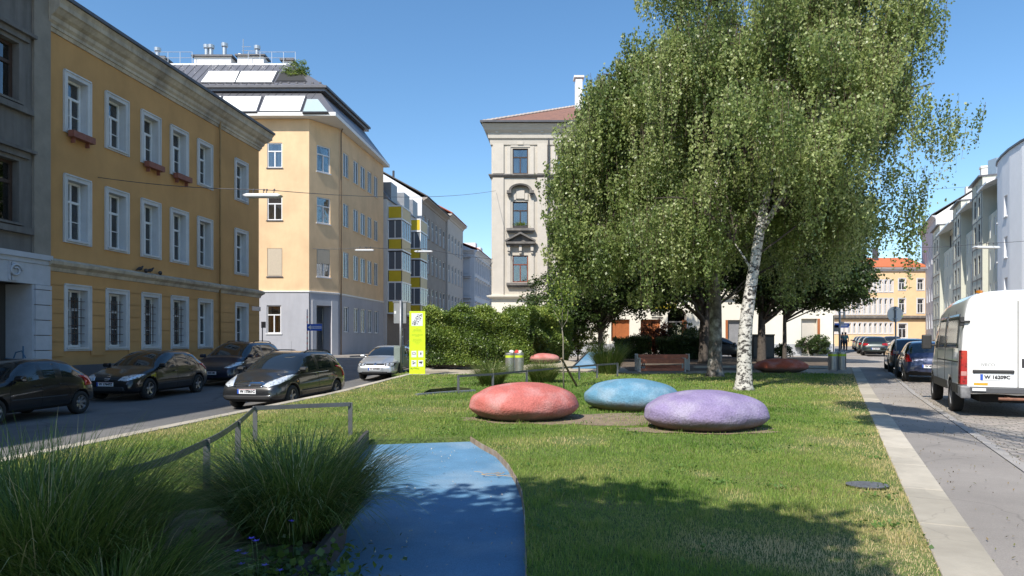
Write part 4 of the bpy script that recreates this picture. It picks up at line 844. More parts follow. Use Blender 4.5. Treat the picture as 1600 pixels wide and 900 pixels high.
ys = MB(FG.xf(BC.off)); ys.box(FG.u(1022),FG.u(1056),.02,.14,FG.uz(1030,482)[1],FG.uz(1030,475)[1]); ys.build('shop_sign', mat('yellow_sign', (.62,.48,.03), .5), BC.root)
ys = MB(FG.xf(BC.off)); ys.box(FG.u(1018),FG.u(1036),.002,.05,FG.uz(1030,496.5)[1],FG.uz(1030,495)[1]); ys.build('sign_ledge', M_hood, BC.root)

# ---------- right-hand street, far end: yellow house with orange roof
FY = Fac(((1285-800)/F*112,112), ((1450-800)/F*112,112)); zg = .8
def yx(f):
    out = []
    for x in (1404.5, 1433.5):
        for yt, yb in ((467,489),(436,453)): u = f.u(x); out.append((u, u+1.0, f.uz(x,yb)[1], f.uz(x,yt)[1]))
    for k in range(18):
        x = 1293+k*8.1
        if x < 1395:
            for yt, yb in ((467,491),(438,456),(505,521)): u = f.u(x); out.append((u, u+.42, f.uz(x,yb)[1], f.uz(x,yt)[1]))
    for x in (1404,): u = f.u(x); out.append((u, u+1.3, f.uz(x,528)[1], f.uz(x,506)[1]))
    return out
BY, _ = row_house('yellow_end_house', 'yellow house with white pilasters and an orange tile roof closing the right-hand street', tuple(FY.A), tuple(FY.B), zg, FY.uz(1400,419)[1], mat('warm_yellow_render', (.72,.51,.30), .88, .07, .8), 0, [], roofm=mat('orange_tiles', (.50,.145,.055), .8, .2, 5), depth=12, ridge=2.3, extra=yx, trimm=M_ow, dep=.2)
cornice(BY, [FY.A, FY.B], FY.uz(1400,499)[1], [(0,0),(.3,.02),(.5,.25),(.5,.6),(0,.62)], M_hood, 'string_course')
ck = MB(FY.xf(BY.off)); ck.box(FY.u(1365),FY.u(1371),-5,-4,14.5,17.0); ck.box(FY.u(1388),FY.u(1393),-5,-4,14.5,17.3); ck.build('chimney', M_gutter, BY.root)
# ---------- right-hand row (A far, B near)
M_gab = mat('pale_gable', (.66,.65,.62), .9, .05, 1)
DR = 13.0
def rs(x): rx = (x-800)/F; t = DR/(rx*.9026-.4305); return Vector((rx*t, t)).dot(U2)
BR1, FR1 = row_house('gabled_grey_house', 'grey house with a bare pale gable at the far end of the right-hand row', R_(rs(1440),DR), R_(rs(1462.5),DR), .8, 19.9, mat('cool_grey_render', (.42,.42,.45), .9, .06, 1), 6, [(3.4,5.9),(7.6,10.1),(13.2,16.2)], ww=1.15, roofm=M_slate, depth=14, ridge=4.8, fm=M_white)
gw = MB(FR1.xf(BR1.off)); u = FR1.len; gw.prism([(0.02,8),(0.02,19.9),(-7,24.6),(-14,19.9),(-14,8)], 0, 0) if False else None
gw.poly([(u+.03,0.02,8),(u+.03,0.02,19.9),(u+.03,-7,24.6),(u+.03,-14,19.9),(u+.03,-14,8)]); gw.build('gable_wall', M_gab, BR1.root, recalc=False)
ck = MB(FR1.xf(BR1.off)); ck.box(u-1.5,u-.3,-7.3,-5.6,23.5,26.3); ck.box(u-1.6,u-.2,-7.4,-5.5,26.3,26.6); ck.box(u-3.5,u-2.2,-5.2,-4.0,22.5,24.2); ck.build('chimney', M_gab, BR1.root)
sR = rs(1559); FR2 = Fac(R_(rs(1463),DR), R_(sR,DR)); zg = .6
BR2 = Bld('modern_row', 'modern terrace with pale green walls and white gridded stair bays under dark pitched eaves', 'house', FR2.A, zg)
edges = [1463,1474.5,1496,1509,1527,1544,1559]; us = [FR2.len*0+ (FR2.u(x)) for x in edges]; us[0] = 0; us[-1] = FR2.len
M_pg = mat('pale_green_render', (.50,.50,.42), .9, .05, 1); zt = 16.3
mb = BR2.m('w'); allw = []
for k in range(6):
    a, b = us[k], us[k+1]; mb.xf = FR2.xf(BR2.off); ops = []
    if k % 2:       # green
        n = max(2, int((b-a)/2.0))
        for z in (2.2,5.2,8.2,11.2):
            for j in range(n): uc = a+(b-a)*(j+.5)/n; ops.append((uc-.32, uc+.32, z, z+1.7))
        wall(mb, a+.001, b-.001, zg-1, 13.4, ops, dep=.25, v=0)
        allw += [(o, 0, 'M', M_white) for o in ops]
        o2 = [(a+(b-a)*(j+.5)/n-.45, a+(b-a)*(j+.5)/n+.45, 14.0, 15.6) for j in range(n)]
        mb.poly([(a,0,13.4),(b,0,13.4),(b,-.7,13.4),(a,-.7,13.4)])
        wall(mb, a+.001, b-.001, 13.4, zt, [], v=-.7)
        allw += [(o, -.68, 'M', M_gutter) for o in o2]
        ev = MB(FR2.xf(BR2.off)); ev.hexa([(a-.1,.9,zt-.55),(b+.1,.9,zt-.55),(b+.1,-5,zt+2.2),(a-.1,-5,zt+2.2),(a-.1,.9,zt-.35),(b+.1,.9,zt-.35),(b+.1,-5,zt+2.4),(a-.1,-5,zt+2.4)]); ev.build('roof', M_white, BR2.root)
    else:
        n = 2
        for z in (1.9,5.0,8.1,11.2,13.8):
            for j in range(n): uc = a+(b-a)*(.3+.4*j); ops.append((uc-.5, uc+.5, z, z+1.8))
        wall(mb, a, b, zg-1, zt+1.0, ops, dep=.12, v=.45)
        mb.poly([(a,0,0),(a,.45,0),(a,.45,zt+1),(a,0,zt+1)]); mb.poly([(b,-.7,0),(b,.45,0),(b,.45,zt+1),(b,-.7,zt+1)])
        allw += [(o, .45, 'T', M_gutter) for o in ops]
        gr = MB(FR2.xf(BR2.off))
        for z in (1.6,4.5,7.6,10.7,13.4,16): gr.box(a+.1,b-.1,.452,.50,z-.05,z+.05)
        for q in (.06,.5,.94): gr.box(a+(b-a)*q-.05,a+(b-a)*q+.05,.453,.49,1,zt+.6)
        gr.box(a-.1,b+.1,-3,.8,zt+1.0,zt+1.14); gr.build('stair_bay_grid', M_gutter, BR2.root)
mb.xf = None; solid(mb, BR2, [tuple(FR2.A-FR2.n*.71), tuple(FR2.B-FR2.n*.71), tuple(FR2.B-FR2.n*12), tuple(FR2.A-FR2.n*12)], 0, zt, skip=(0,)); 
BR2.fin('w', 'wall', [M_pg, M_int], recalc=False)
for o, v, st, fm in allw:
    f2 = Fac(FR2.A+FR2.n*v, FR2.B+FR2.n*v); window(BR2, f2, *o, style=st, dep=.02 if v < 0 else .12, fm=fm)
wb = MB(FR2.xf(BR2.off))
for k in (0,2,4): wb.box(us[k]-.04, us[k+1]+.04, .02, .44, zg-1, zt+.98)
# rounded white house
pts = [R_(sR+.5,DR+.8), R_(sR-.2,DR+.15), R_(sR-1.2,DR-.25), R_(sR-2.6,DR-.45), R_(sR-4.6,DR-.5), R_(sR-6.8,DR-.4), R_(sR-9.2,DR-.05), R_(sR-11.4,DR+.6), R_(sR-13.4,DR+1.8), R_(sR-14.8,DR+3.6)]
BR3 = Bld('rounded_white_house', 'bright white house with a rounded corner and deep windows behind the van', 'house', pts[0], .4); mb = BR3.m('w'); zt = 17.0; ww_ = []
for i, (p, q) in enumerate(zip(pts, pts[1:])):
    f = Fac(p, q); mb.xf = f.xf(BR3.off); o = []
    if i in (2, 4, 6, 8): o = [(f.len/2-.5, f.len/2+.5, z, z+1.75) for z in (1.6,5.0,8.4,11.8)]
    wall(mb, 0, f.len, -.5, zt, o, dep=.28); ww_ += [(f, a) for a in o]
n2 = Vector(N2)*12; solid(mb, BR3, [Vector(p) for p in pts]+[Vector(pts[-1])+n2, Vector(pts[0])+n2], 0, zt, skip=tuple(range(len(pts)-1)))
BR3.fin('w', 'wall', [mat('bright_white_render', (.76,.77,.79), .85, .04, 1), M_int], recalc=False)
for f, a in ww_: window(BR3, f, *a, style='0', dep=.28, fm=M_white, sill=.1, surr_m=M_white, curtain='F')
cornice(BR3, pts, zt, [(-.2,0),(.12,0),(.12,.16),(-.2,.16)], M_gutter, 'parapet_cap')
ck = MB(); o = Vector(BR3.off); 
for px, yt, w in ((1578,246,1.3),(1595,236,.35)): q = atd(px, yt, 66); ck.box(q.x-w-o.x,q.x+w-o.x,66-o.y,67.2-o.y,zt-1,q.z-o.z)
ck.build('chimney', MATS['zinc_flue'], BR3.root)
# ============================================================ VEGETATION
M_birchleaf = leaf_mat('birch_leaf', [(.085,.13,.038),(.17,.235,.068),(.29,.35,.12),(.48,.52,.26)], .40, .42, .5)
M_darkleaf = leaf_mat('broad_leaf', [(.018,.036,.010),(.034,.062,.016),(.055,.095,.022),(.10,.145,.035)], .45, .28, .4)
M_hedgeleaf = leaf_mat('hedge_leaf', [(.045,.08,.016),(.10,.16,.027),(.17,.24,.04),(.32,.37,.08)], .4, .3, .5)
M_tuft2 = leaf_mat('sunny_tuft_blade', [(.05,.09,.02),(.10,.16,.035),(.19,.24,.07),(.36,.33,.15)], .5, .35, .3)
M_redleaf = leaf_mat('red_leaf', [(.07,.02,.012),(.13,.04,.02),(.20,.075,.03),(.06,.07,.02)], .5, .3)
M_tuft = leaf_mat('tuft_blade', [(.055,.095,.02),(.125,.185,.036),(.21,.28,.065),(.55,.48,.24)], .5, .25, .3)
M_lawnb = leaf_mat('lawn_blade', [(.065,.135,.022),(.125,.225,.036),(.19,.29,.055),(.32,.35,.10),(.56,.45,.22),(.66,.53,.31)], .6, .35, .25)
def birch_bark():
    m, nt, bs, o = nodes_of('birch_bark'); tc = nt.nodes.new('ShaderNodeTexCoord')
    mp = nt.nodes.new('ShaderNodeMapping'); mp.inputs['Scale'].default_value = (3.2,3.2,5.0); nt.links.new(tc.outputs['Object'], mp.inputs[0])
    n = nt.nodes.new('ShaderNodeTexNoise'); n.inputs['Scale'].default_value = 2.0; n.inputs['Detail'].default_value = 7; n.inputs['Roughness'].default_value = .7; nt.links.new(mp.outputs[0], n.inputs['Vector'])
    r = nt.nodes.new('ShaderNodeValToRGB'); e = r.color_ramp.elements; e[0].position = .44; e[0].color = (.03,.026,.024,1); e[1].position = .52; e[1].color = (.50,.48,.44,1)
    nt.links.new(n.outputs['Fac'], r.inputs[0]); nt.links.new(r.outputs[0], bs.inputs['Base Color']); bs.inputs['Roughness'].default_value = .8; bump(nt, bs, n.outputs['Fac'], .7, .03); return m
M_birchbark = birch_bark(); M_bark = mat('dark_bark', (.085,.07,.058), .95, .45, 9, bumps=.9, bscale=22)
M_bark2 = mat('grey_patchy_bark', (.13,.115,.10), .95, .65, 5, dirt=(.42,.40,.37), dirt_amt=.9, scale2=3.2, bumps=.9, bscale=20)
M_twig = mat('twig', (.10,.07,.05), .9, .2, 5)
def unit(v): return v/np.linalg.norm(v, axis=1, keepdims=True)
def leaves(name, P, size, m, parent, up=None, droop=.0, rnd=None, aspect=.72, out=None, outw=.0):
    """one rhombic leaf per point of P"""
    n = len(P); d = RNG.normal(size=(n,3)); d[:,2] -= droop; d = unit(d)
    nrm = RNG.normal(size=(n,3)) + (out*outw if out is not None else 0); s = unit(np.cross(d, nrm)); L_ = size*RNG.uniform(.65,1.3,n)[:,None]
    fold = unit(np.cross(s, d))*L_*.12
    V = np.empty((n,4,3)); V[:,0] = P-d*L_*.5; V[:,1] = P+s*L_*aspect*.5+fold; V[:,2] = P+d*L_*.5; V[:,3] = P-s*L_*aspect*.5+fold
    Fq = np.arange(n*4).reshape(n,4); return npmesh(name, V.reshape(-1,3), Fq, m, parent, rnd if rnd is not None else RNG.uniform(0,1,n))
def limb(mb, a, b, r0, r1, sag=.0, n=7, wob=.12, seed=0):
    rd = random.Random(seed); a = Vector(a); b = Vector(b); pts = []; L_ = (b-a).length
    for i in range(n):
        t = i/(n-1); p = a.lerp(b, t); p.z += sag*math.sin(math.pi*t); 
        if 0 < i < n-1: p += Vector((rd.uniform(-1,1), rd.uniform(-1,1), rd.uniform(-.5,.5)))*wob*L_*.15
        pts.append(p)
    mb.tube(pts, [r0+(r1-r0)*i/(n-1) for i in range(n)], 7); return pts
def birch(label, base, trunk, forks, ells, nclump, nstr, nleaf, lsize, zmin, bark, hang=(1.2,3.2), name='birch_tree', seed=1, group=None, leafm=None, bot=None):
    global RNG
    RNG = np.random.default_rng(seed); b = Vector(base); root = empty(name, b, 0, label, 'tree', group)
    mb = MB(); 
    mb.tube([p for p, r in trunk], [r for p, r in trunk], 14); 
    mb.build('trunk', bark, root, smooth=True)
    lm = MB(); tw_ = MB()
    for k, (pts, r0, r1) in enumerate(forks): lm.tube(pts, [r0+(r1-r0)*i/(len(pts)-1) for i in range(len(pts))], 9)
    spine = [Vector(p) for p, r in trunk[2:]] + [Vector(q) for pts, a, c in forks for q in pts[1:]]
    C = []; 
    wts = np.array([(e[3]*e[4]*e[5])**.62 for e in ells]); wts = wts/wts.sum()
    for k in range(nclump):
        e = ells[RNG.choice(len(ells), p=wts)]; d = RNG.normal(size=3); d /= np.linalg.norm(d); d[2] = abs(d[2])*1.0 if RNG.random() < .75 else d[2]; r = RNG.uniform(.45,1)**.5
        C.append([e[0]+d[0]*e[3]*r, e[1]+d[1]*e[4]*r, e[2]+d[2]*e[5]*r])
    C = np.array(C)
    for k in range(0, nclump, 3):
        t = Vector(C[k]); s = min(spine, key=lambda q: (q-t).length + max(0, (q.z-t.z+1.2))*1.5); limb(tw_, s, t, .035, .010, sag=.5, seed=seed*100+k)
    lm.build('limbs', bark, root, smooth=True); tw_.build('branches', M_bark, root, smooth=True)
    n = nclump*nstr; ci = np.repeat(np.arange(nclump), nstr)
    rad = np.repeat(RNG.uniform(.28,.62,nclump), nstr); q_ = RNG.normal(size=(n,2)); q_ /= np.maximum(1, np.linalg.norm(q_, axis=1)/1.6)[:,None]; rr_ = np.linalg.norm(q_, axis=1)
    A = C[ci].copy(); A[:,:2] += q_*rad[:,None]; A[:,2] += -rr_*rad*.55+RNG.normal(size=n)*.10      # each clump is a domed tassel
    hl = np.repeat(RNG.uniform(hang[0], hang[1], nclump), nstr)*np.clip(1.1-.42*rr_, .3, 1)*RNG.uniform(.6,1.15,n)
    zm = zmin + np.repeat(RNG.uniform(-.5,.9,nclump), nstr) + RNG.uniform(-.3,.3,n)
    if bot: zm = zm + np.array([bot(x, y) for x, y in A[:,:2]])
    hl = np.minimum(hl, np.maximum(A[:,2]-zm, .25))
    dr = -q_*rad[:,None]*.22+RNG.normal(size=(n,2))*.06; t = RNG.uniform(0,1,(n,nleaf))**.85
    P = np.empty((n,nleaf,3)); sc_ = np.clip(hl, .5, None)[:,None]
    P[:,:,0] = A[:,0,None]+dr[:,0,None]*sc_*t+RNG.normal(size=t.shape)*.045; P[:,:,1] = A[:,1,None]+dr[:,1,None]*sc_*t+RNG.normal(size=t.shape)*.045; P[:,:,2] = A[:,2,None]-hl[:,None]*t
    rn = np.clip(np.repeat(np.repeat(RNG.uniform(.1,.75,nclump), nstr), nleaf)+RNG.normal(size=n*nleaf)*.2, 0, 1)
    leaves('crown', P.reshape(-1,3), lsize, leafm or M_birchleaf, root, droop=1.3, rnd=rn)
    sel = RNG.permutation(n)[:n//3]; w = .006; V = []; 
    a = A[sel]; e_ = a.copy(); e_[:,:2] += dr[sel]*sc_[sel]; e_[:,2] -= hl[sel]; s = unit(RNG.normal(size=(len(sel),3))*[1,1,0])*w
    V = np.stack([a-s, a+s, e_+s*.5, e_-s*.5], 1).reshape(-1,3); npmesh('twigs', V, np.arange(len(V)).reshape(-1,4), M_twig, root)
    return root
def rel(px, py, d, base): p = atd(px, py, d); return (p.x-base.x, p.y-base.y, p.z-base.z)
# main birch, white leaning trunk
b = gp(1162,609); d = b.y
rl_ = lambda px, py, dd=0: rel(px, py, d+dd, b)
tr = [((0,0,-.1),.38),((0,0,.12),.275),((.02,0,.5),.23),(rl_(1163,545),.21),(rl_(1166,500),.195),(rl_(1173,450,.1),.175),(rl_(1181,400,.2),.155),(rl_(1189,350,.3),.14),(rl_(1197,310,.4),.13),(rl_(1206,265,.5),.11),(rl_(1212,200,.6),.09),(rl_(1220,120,.7),.07),(rl_(1225,40,.8),.05),(rl_(1230,-40,.9),.03)]
fk = [([rl_(1187,365,.3),rl_(1203,340,.2),rl_(1218,312,0),rl_(1240,270,-.3),rl_(1275,200,-.6),rl_(1310,110,-.8)],.10,.03),
      ([rl_(1176,425,.15),rl_(1160,398,.3),rl_(1148,380,.5)],.05,.012),
      ([rl_(1205,270,.5),rl_(1185,200,1.0),rl_(1150,110,1.5),rl_(1120,20,2.0)],.07,.02),
      ([rl_(1230,285,-.2),rl_(1290,230,.5),rl_(1350,190,1.0),rl_(1420,140,1.2),rl_(1460,130,1.2)],.07,.02),
      ([rl_(1225,60,.8),rl_(1290,0,.8),rl_(1370,-40,.8)],.05,.02)]
def E_(px, py, dd, rx, ry, rz): p = rl_(px, py, dd); return (p[0],p[1],p[2],rx,ry,rz)
birch('tall weeping birch with a white leaning trunk on the lawn behind the purple boulder', b, tr, fk,
      [E_(1225,120,.8,3.5,3.2,3.3), E_(1130,150,1.2,2.6,2.6,3.0), E_(1310,170,.8,1.9,2.2,3.4), E_(1180,-60,.8,3.6,3.4,2.6), E_(1330,20,.8,2.1,2.4,2.4), E_(1462,160,1.0,.55,.6,.4), E_(1350,300,1.2,1.3,1.6,1.4), E_(1080,330,1.8,1.9,1.6,1.4), E_(1265,330,2.2,2.0,1.2,1.3), E_(1215,190,-2.0,2.6,1.2,1.6), E_(1265,215,-2.0,1.3,.7,.8), E_(1418,365,.6,.36,.5,1.2), E_(1425,290,.6,.4,.5,.8)],
      330, 38, 20, .092, 2.0, M_birchbark, hang=(1.4,3.7), seed=5, bot=lambda x, y: max(0, 3.2-abs(x-.3)*1.9) if y < 1.2 else max(0, 1.0-abs(x-.3)*.6))
# second birch, darker trunk behind
b = gp(1117,588); d = b.y
tr = [((0,0,-.1),.42),((0,0,.15),.32),((0,0,.6),.265),(rl_(1118,530),.245),(rl_(1118,480),.23),(rl_(1114,420),.21),(rl_(1108,350),.20),(rl_(1100,270),.16),(rl_(1090,180),.11),(rl_(1080,100),.07),(rl_(1075,60),.04)]
fk = [([rl_(1112,400),rl_(1060,340,-.3),rl_(1000,280,-.5),rl_(940,240,-.6)],.12,.03), ([rl_(1105,320),rl_(1150,260),rl_(1190,200)],.1,.03), ([rl_(1114,430),rl_(1050,400,-.2),rl_(960,370,-.4),rl_(900,350,-.5)],.09,.02), ([rl_(1100,260),rl_(1040,180),rl_(1010,110)],.08,.02)]
birch('second weeping birch with a darker grey trunk, left of the white-trunked birch', b, tr, fk,
      [E_(1010,200,0,3.3,3.0,3.2), E_(940,290,-.3,2.0,2.2,2.6), E_(1060,120,0,2.9,2.8,2.2), E_(912,350,-.4,1.2,1.5,1.4), E_(930,185,-.3,1.3,1.3,1.3), E_(1120,270,0,3.4,3.0,3.0), E_(1000,380,-.6,3.0,2.0,1.6), E_(1250,330,1,2.6,2.4,2.6)],
      330, 34, 18, .115, 2.8, M_bark2, hang=(1.4,3.6), seed=9)
# broad-leaved trees behind
def broad(label, base, h0, ells, n, lsize, trunk_r=.22, name='broadleaf_tree', m=None, seed=1, lean=(0,0), clump=60, cat='tree', group=None, cs=.38, bark=None):
    global RNG
    RNG = np.random.default_rng(seed); b = Vector(base); root = empty(name, b, 0, label, cat, group); mb = MB(); top = max(e[2] for e in ells)
    mb.tube([(0,0,-.1),(0,0,.2),(lean[0]*.3,lean[1]*.3,h0*.6),(lean[0],lean[1],top)], [trunk_r*1.35,trunk_r*1.05,trunk_r*.85,trunk_r*.35], 10); 
    K = max(6, n//clump); wts = np.array([e[3]*e[4]*e[5] for e in ells]); wts = wts/wts.sum(); ei = RNG.choice(len(ells), size=K, p=wts); El = np.array(ells)
    D = unit(RNG.normal(size=(K,3))); r = RNG.uniform(.25,1,K)**.45; C = El[ei][:,:3]+D*El[ei][:,3:]*r[:,None]; C[:,2] = np.maximum(C[:,2], h0*.9)
    for k in range(0, K, max(1, K//26)): limb(mb, (lean[0]*.5,lean[1]*.5,h0*.7+(top-h0)*.3*random.random()), C[k], trunk_r*.35, .015, sag=.25, seed=seed+k)
    mb.build('trunk', bark or M_bark, root, smooth=True)
    ci = np.repeat(np.arange(K), clump); q = unit(RNG.normal(size=(K*clump,3)))*(RNG.uniform(0,1,K*clump)**.5)[:,None]*[cs,cs,cs*.62]*RNG.uniform(.7,1.4,K)[ci][:,None]
    P = C[ci]+q; rn = np.clip(RNG.uniform(.05,.8,K)[ci]+RNG.normal(size=K*clump)*.18, 0, 1)
    o = leaves('crown', P, lsize, m or M_darkleaf, root, rnd=rn, droop=.3, out=np.array([0,0,1.]), outw=1.2); return root
broad('dark broad-leaved tree behind the second birch, its trunk standing before the tenement', gp(1101,567.5), 2.9, [(-2,0,6.0,3.8,3.2,3.2),(1.5,0,7.5,3.0,2.8,2.7)], 42000, .17, .32, seed=21, cs=.6)
broad('dark tree with a thin straight trunk seen right of the white-trunked birch', gp(1190,566), 2.9, [(1,0,6,3.9,3.2,3.1),(3.0,-.5,5.0,2.8,2.6,2.0)], 42000, .17, .24, seed=22, cs=.6)
broad('dark bushy tree overhanging the blue ramp in front of the tenement', gp(938,566), 2.2, [(-.6,0,4.2,2.6,2.4,2.3),(1.6,0,5.0,3.2,2.6,2.6),(-2.4,0,3.3,1.8,2,1.9),(-.6,-.3,2.6,1.6,1,1.0)], 40000, .14, .16, seed=23, cs=.5)
broad('dark tree with thin trunk left of the litter bin near the street corner', gp(1226,566), 3.2, [(1.6,0,5.2,2.8,2.6,2.3),(3.0,-.6,4.4,1.5,1.8,1.5)], 26000, .16, .12, seed=24, cs=.55)
# tall tree whose top shows left above the birches
broad('tall full tree showing its top to the left above the birches', (10.9,38.5,.25), 5, [(-4.2,0,12.8,3.0,3,3.6),(-4.8,0,10,3.8,3,3)], 34000, .15, .28, seed=25, cs=.55)
# shrubs and hedges
def shrub(label, base, w, d_, h, n, lsize, m, name='shrub', seed=1, cat='shrub', group=None, clump=45):
    return broad(label, base, .25, [(0,0,h*.55,w/2,d_/2,h*.48),(w*.18,0,h*.42,w*.36,d_*.4,h*.4),(-w*.2,0,h*.45,w*.33,d_*.4,h*.42)], n, lsize, .05, name, m, seed, clump=clump, cat=cat, group=group, cs=.22)
shrub('round dark shrub in front of the cream wall near the right corner', gp(1270,556), 2.4, 1.8, 1.6, 6000, .10, M_darkleaf, seed=31)
shrub('red-leaved shrub between two low hedges behind the picnic bench', gp(1024,560), 2.2, 1.6, 2.6, 7000, .10, M_redleaf, seed=32)
shrub('loose dark shrub beneath the arched doorway', gp(1065,560), 2.6, 1.6, 2.4, 8000, .11, M_darkleaf, seed=33)
shrub('tall dark green shrub at the right end of the hedge behind the red boulder', gp(856,566), 3.2, 2.0, 3.4, 16000, .085, M_darkleaf, seed=34)
shrub('leafy green shrub beside the hedge above the far red boulder', gp(903,565), 3.2, 2.0, 4.2, 15000, .09, M_hedgeleaf, seed=35)
shrub('small sprawling shrub by the dark container', gp(1222,560), 1.2, 1.0, .9, 2500, .09, M_darkleaf, seed=36)
shrub('dark shrub filling the gap right of the second birch', gp(1085,561), 2.0, 1.4, 2.0, 6000, .10, M_darkleaf, seed=37)
def hedge(label, P, w, h, n, lsize, m, seed, name='hedge', wave=.12):
    global RNG
    RNG = np.random.default_rng(seed); P = [Vector(p[:2]) for p in P]; b = Vector((P[0].x, P[0].y, LT(*P[0]))); root = empty(name, b, 0, label, 'hedge')
    L_ = [(q-p).length for p, q in zip(P, P[1:])]; tot = sum(L_); core = MB(); pts = []
    for (p, q), l in zip(zip(P, P[1:]), L_):
        d = (q-p).normalized(); nr = Vector((d.y,-d.x)); k = int(n*l/tot)
        a = RNG.uniform(-.35,l+.45,k); f = RNG.uniform(0,1,k); v = np.where(f < .62, w/2, np.where(f < .7, -w/2, RNG.uniform(-w/2,w/2,k))); z = np.where(f < .7, RNG.uniform(0.05,1,k)**.85*h, h)
        bl = wave*(np.sin(a*2.1+seed)+np.sin(a*4.7+z*3)+np.sin(z*5+a)); dep = np.abs(RNG.normal(size=k))*.13
        v = np.where(f < .62, v+bl-dep, v); z = np.where(f >= .7, z+bl*1.1-dep+np.abs(RNG.normal(size=k))*.10, z)
        ro = np.clip((z-(h-.25))/.25, 0, 1)*np.where(f < .62, .15, 0); v = v-ro
        pts.append(np.stack([p.x-b.x+d.x*a+nr.x*v, p.y-b.y+d.y*a+nr.y*v, z+RNG.normal(size=k)*.02], 1))
        c = [p-nr*(w/2-.45), p+nr*(w/2-.45), q+nr*(w/2-.45), q-nr*(w/2-.45)]; core.hexa([(x.x-b.x,x.y-b.y,.05) for x in c]+[(x.x-b.x,x.y-b.y,h-.5) for x in c])
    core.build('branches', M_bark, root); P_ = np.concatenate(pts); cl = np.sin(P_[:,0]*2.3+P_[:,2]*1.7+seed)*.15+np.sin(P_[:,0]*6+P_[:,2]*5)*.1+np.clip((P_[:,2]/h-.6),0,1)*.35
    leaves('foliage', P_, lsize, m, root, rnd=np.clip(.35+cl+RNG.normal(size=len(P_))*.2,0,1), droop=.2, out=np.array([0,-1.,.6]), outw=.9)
    return root
h0 = gp(672,577); h1 = gp(800,577.5)
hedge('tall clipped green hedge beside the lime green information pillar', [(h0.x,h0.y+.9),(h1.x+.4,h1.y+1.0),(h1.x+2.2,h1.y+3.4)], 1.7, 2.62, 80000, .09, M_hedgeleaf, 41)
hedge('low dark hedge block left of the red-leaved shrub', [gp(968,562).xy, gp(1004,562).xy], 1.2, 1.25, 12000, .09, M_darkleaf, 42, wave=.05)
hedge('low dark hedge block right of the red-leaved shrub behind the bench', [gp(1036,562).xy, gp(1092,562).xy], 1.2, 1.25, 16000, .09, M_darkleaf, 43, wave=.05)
# tufts of ornamental grass
def tuft(label, base, r, h, n, seed, width=.006, name='ornamental_grass', lean=.55, seg=6, spread=None, cat='plant', m=None, group=None):
    g = np.random.default_rng(seed); b = Vector(base); root_r = r*.30
    az = g.uniform(0,2*np.pi,n); rr = np.sqrt(g.uniform(0,1,n))*root_r; out = np.clip(rr/root_r+g.normal(size=n)*.3, 0, 1.4)
    Ln = h*g.uniform(.75,1.45,n); az2 = az+g.normal(size=n)*.5; th0 = .12+out*.45*lean+g.uniform(0,.15,n); curl = lean*g.uniform(.7,2.3,n)
    p = np.stack([np.cos(az)*rr, np.sin(az)*rr, np.zeros(n)], 1); V = []; sd = np.stack([-np.sin(az2), np.cos(az2), np.zeros(n)], 1)
    for k in range(seg+1):
        w = width*(1-(k/seg)**1.6*.9)*g.uniform(.7,1.2); V.append(p-sd*w/2); V.append(p+sd*w/2)
        th = th0+curl*((k+.5)/seg)**1.5; st = (Ln/seg)[:,None]*np.stack([np.sin(th)*np.cos(az2), np.sin(th)*np.sin(az2), np.cos(th)], 1); p = p+st; p[:,2] = np.maximum(p[:,2], .02)
    V = np.stack(V, 1).reshape(-1,3); s = (seg+1)*2; i0 = (np.arange(n)*s)[:,None]; Q = np.concatenate([i0+np.array([[2*k,2*k+1,2*k+3,2*k+2]]) for k in range(seg)], 1).reshape(-1,4)
    rn = np.repeat(np.clip(g.normal(size=n)*.22+.42, 0, 1), seg); rn = np.where(np.repeat(g.uniform(0,1,n) < .05, seg), 1.0, rn)
    o = npmesh(name, V, Q, m or M_tuft, None, rn); o.location = b; return tag(o, label, cat, group)
tuft('large feathery grass clump filling the bottom left corner', (-2.75,4.0,.02), 1.5, .80, 3600, 51, width=.009, lean=.62)
tuft('grass clump with arching blades at the left edge, below the first dark car', (-3.55,4.75,.02), 1.2, .66, 1800, 52, width=.010, lean=.6)
tuft('rounded dark grass clump hanging over the edge of the blue path', (-1.66,5.25,.05), 1.30, .74, 3900, 53, width=.009, lean=.80)
tuft('low grass clump at the bottom of the photo, in front of the handrail', (-2.05,3.5,.02), 1.1, .52, 1700, 54, width=.008, lean=.9)
tuft('sunlit green grass tuft under the middle handrail, left of the two', gp(768,602), 1.1, .78, 1500, 55, width=.014, lean=.7, m=M_tuft2)
tuft('sunlit green grass tuft just behind the red boulder', gp(848,597), 1.2, .78, 1500, 56, width=.014, lean=.7, m=M_tuft2)
tuft('tall bushy grass tuft at the right end of the middle handrail', gp(950,584), 1.2, 1.15, 1700, 57, width=.018, lean=.45, m=M_tuft2)
# weeds and violet flowers in the bed
g = random.Random(3)
fl_root = None
spots = [(393,842),(400,846),(372,862),(382,866),(414,884),(437,892),(378,882),(456,815)]
for i, (px, py) in enumerate(spots):
    p = gp(px, py+10, LT, .0); p = atd(px, py, 3.9 if i != 7 else 4.4); h = p.z; base_ = (p.x, p.y, .0); fr = empty('violet_flower', base_, 0, 'small violet geranium flower in the shaded planting bed', 'flower', 'violet flowers in the bed')
    st = MB(); st.tube([(0,.0,0),(.01,.01,h*.6),(0,0,h)], .003, 5); st.build('stem', mat('green_stem', (.05,.09,.03), .7), fr)
    pt = MB()
    for k in range(5): a = 2*math.pi*k/5+i; pt.poly([(0,0,h),(.012*math.cos(a-.6),.012*math.sin(a-.6),h+.005),(.026*math.cos(a),.026*math.sin(a),h+.009),(.012*math.cos(a+.6),.012*math.sin(a+.6),h+.005)])
    pt.build('petals', plain('violet_petal', (.16,.10,.60), .6), fr, recalc=False)
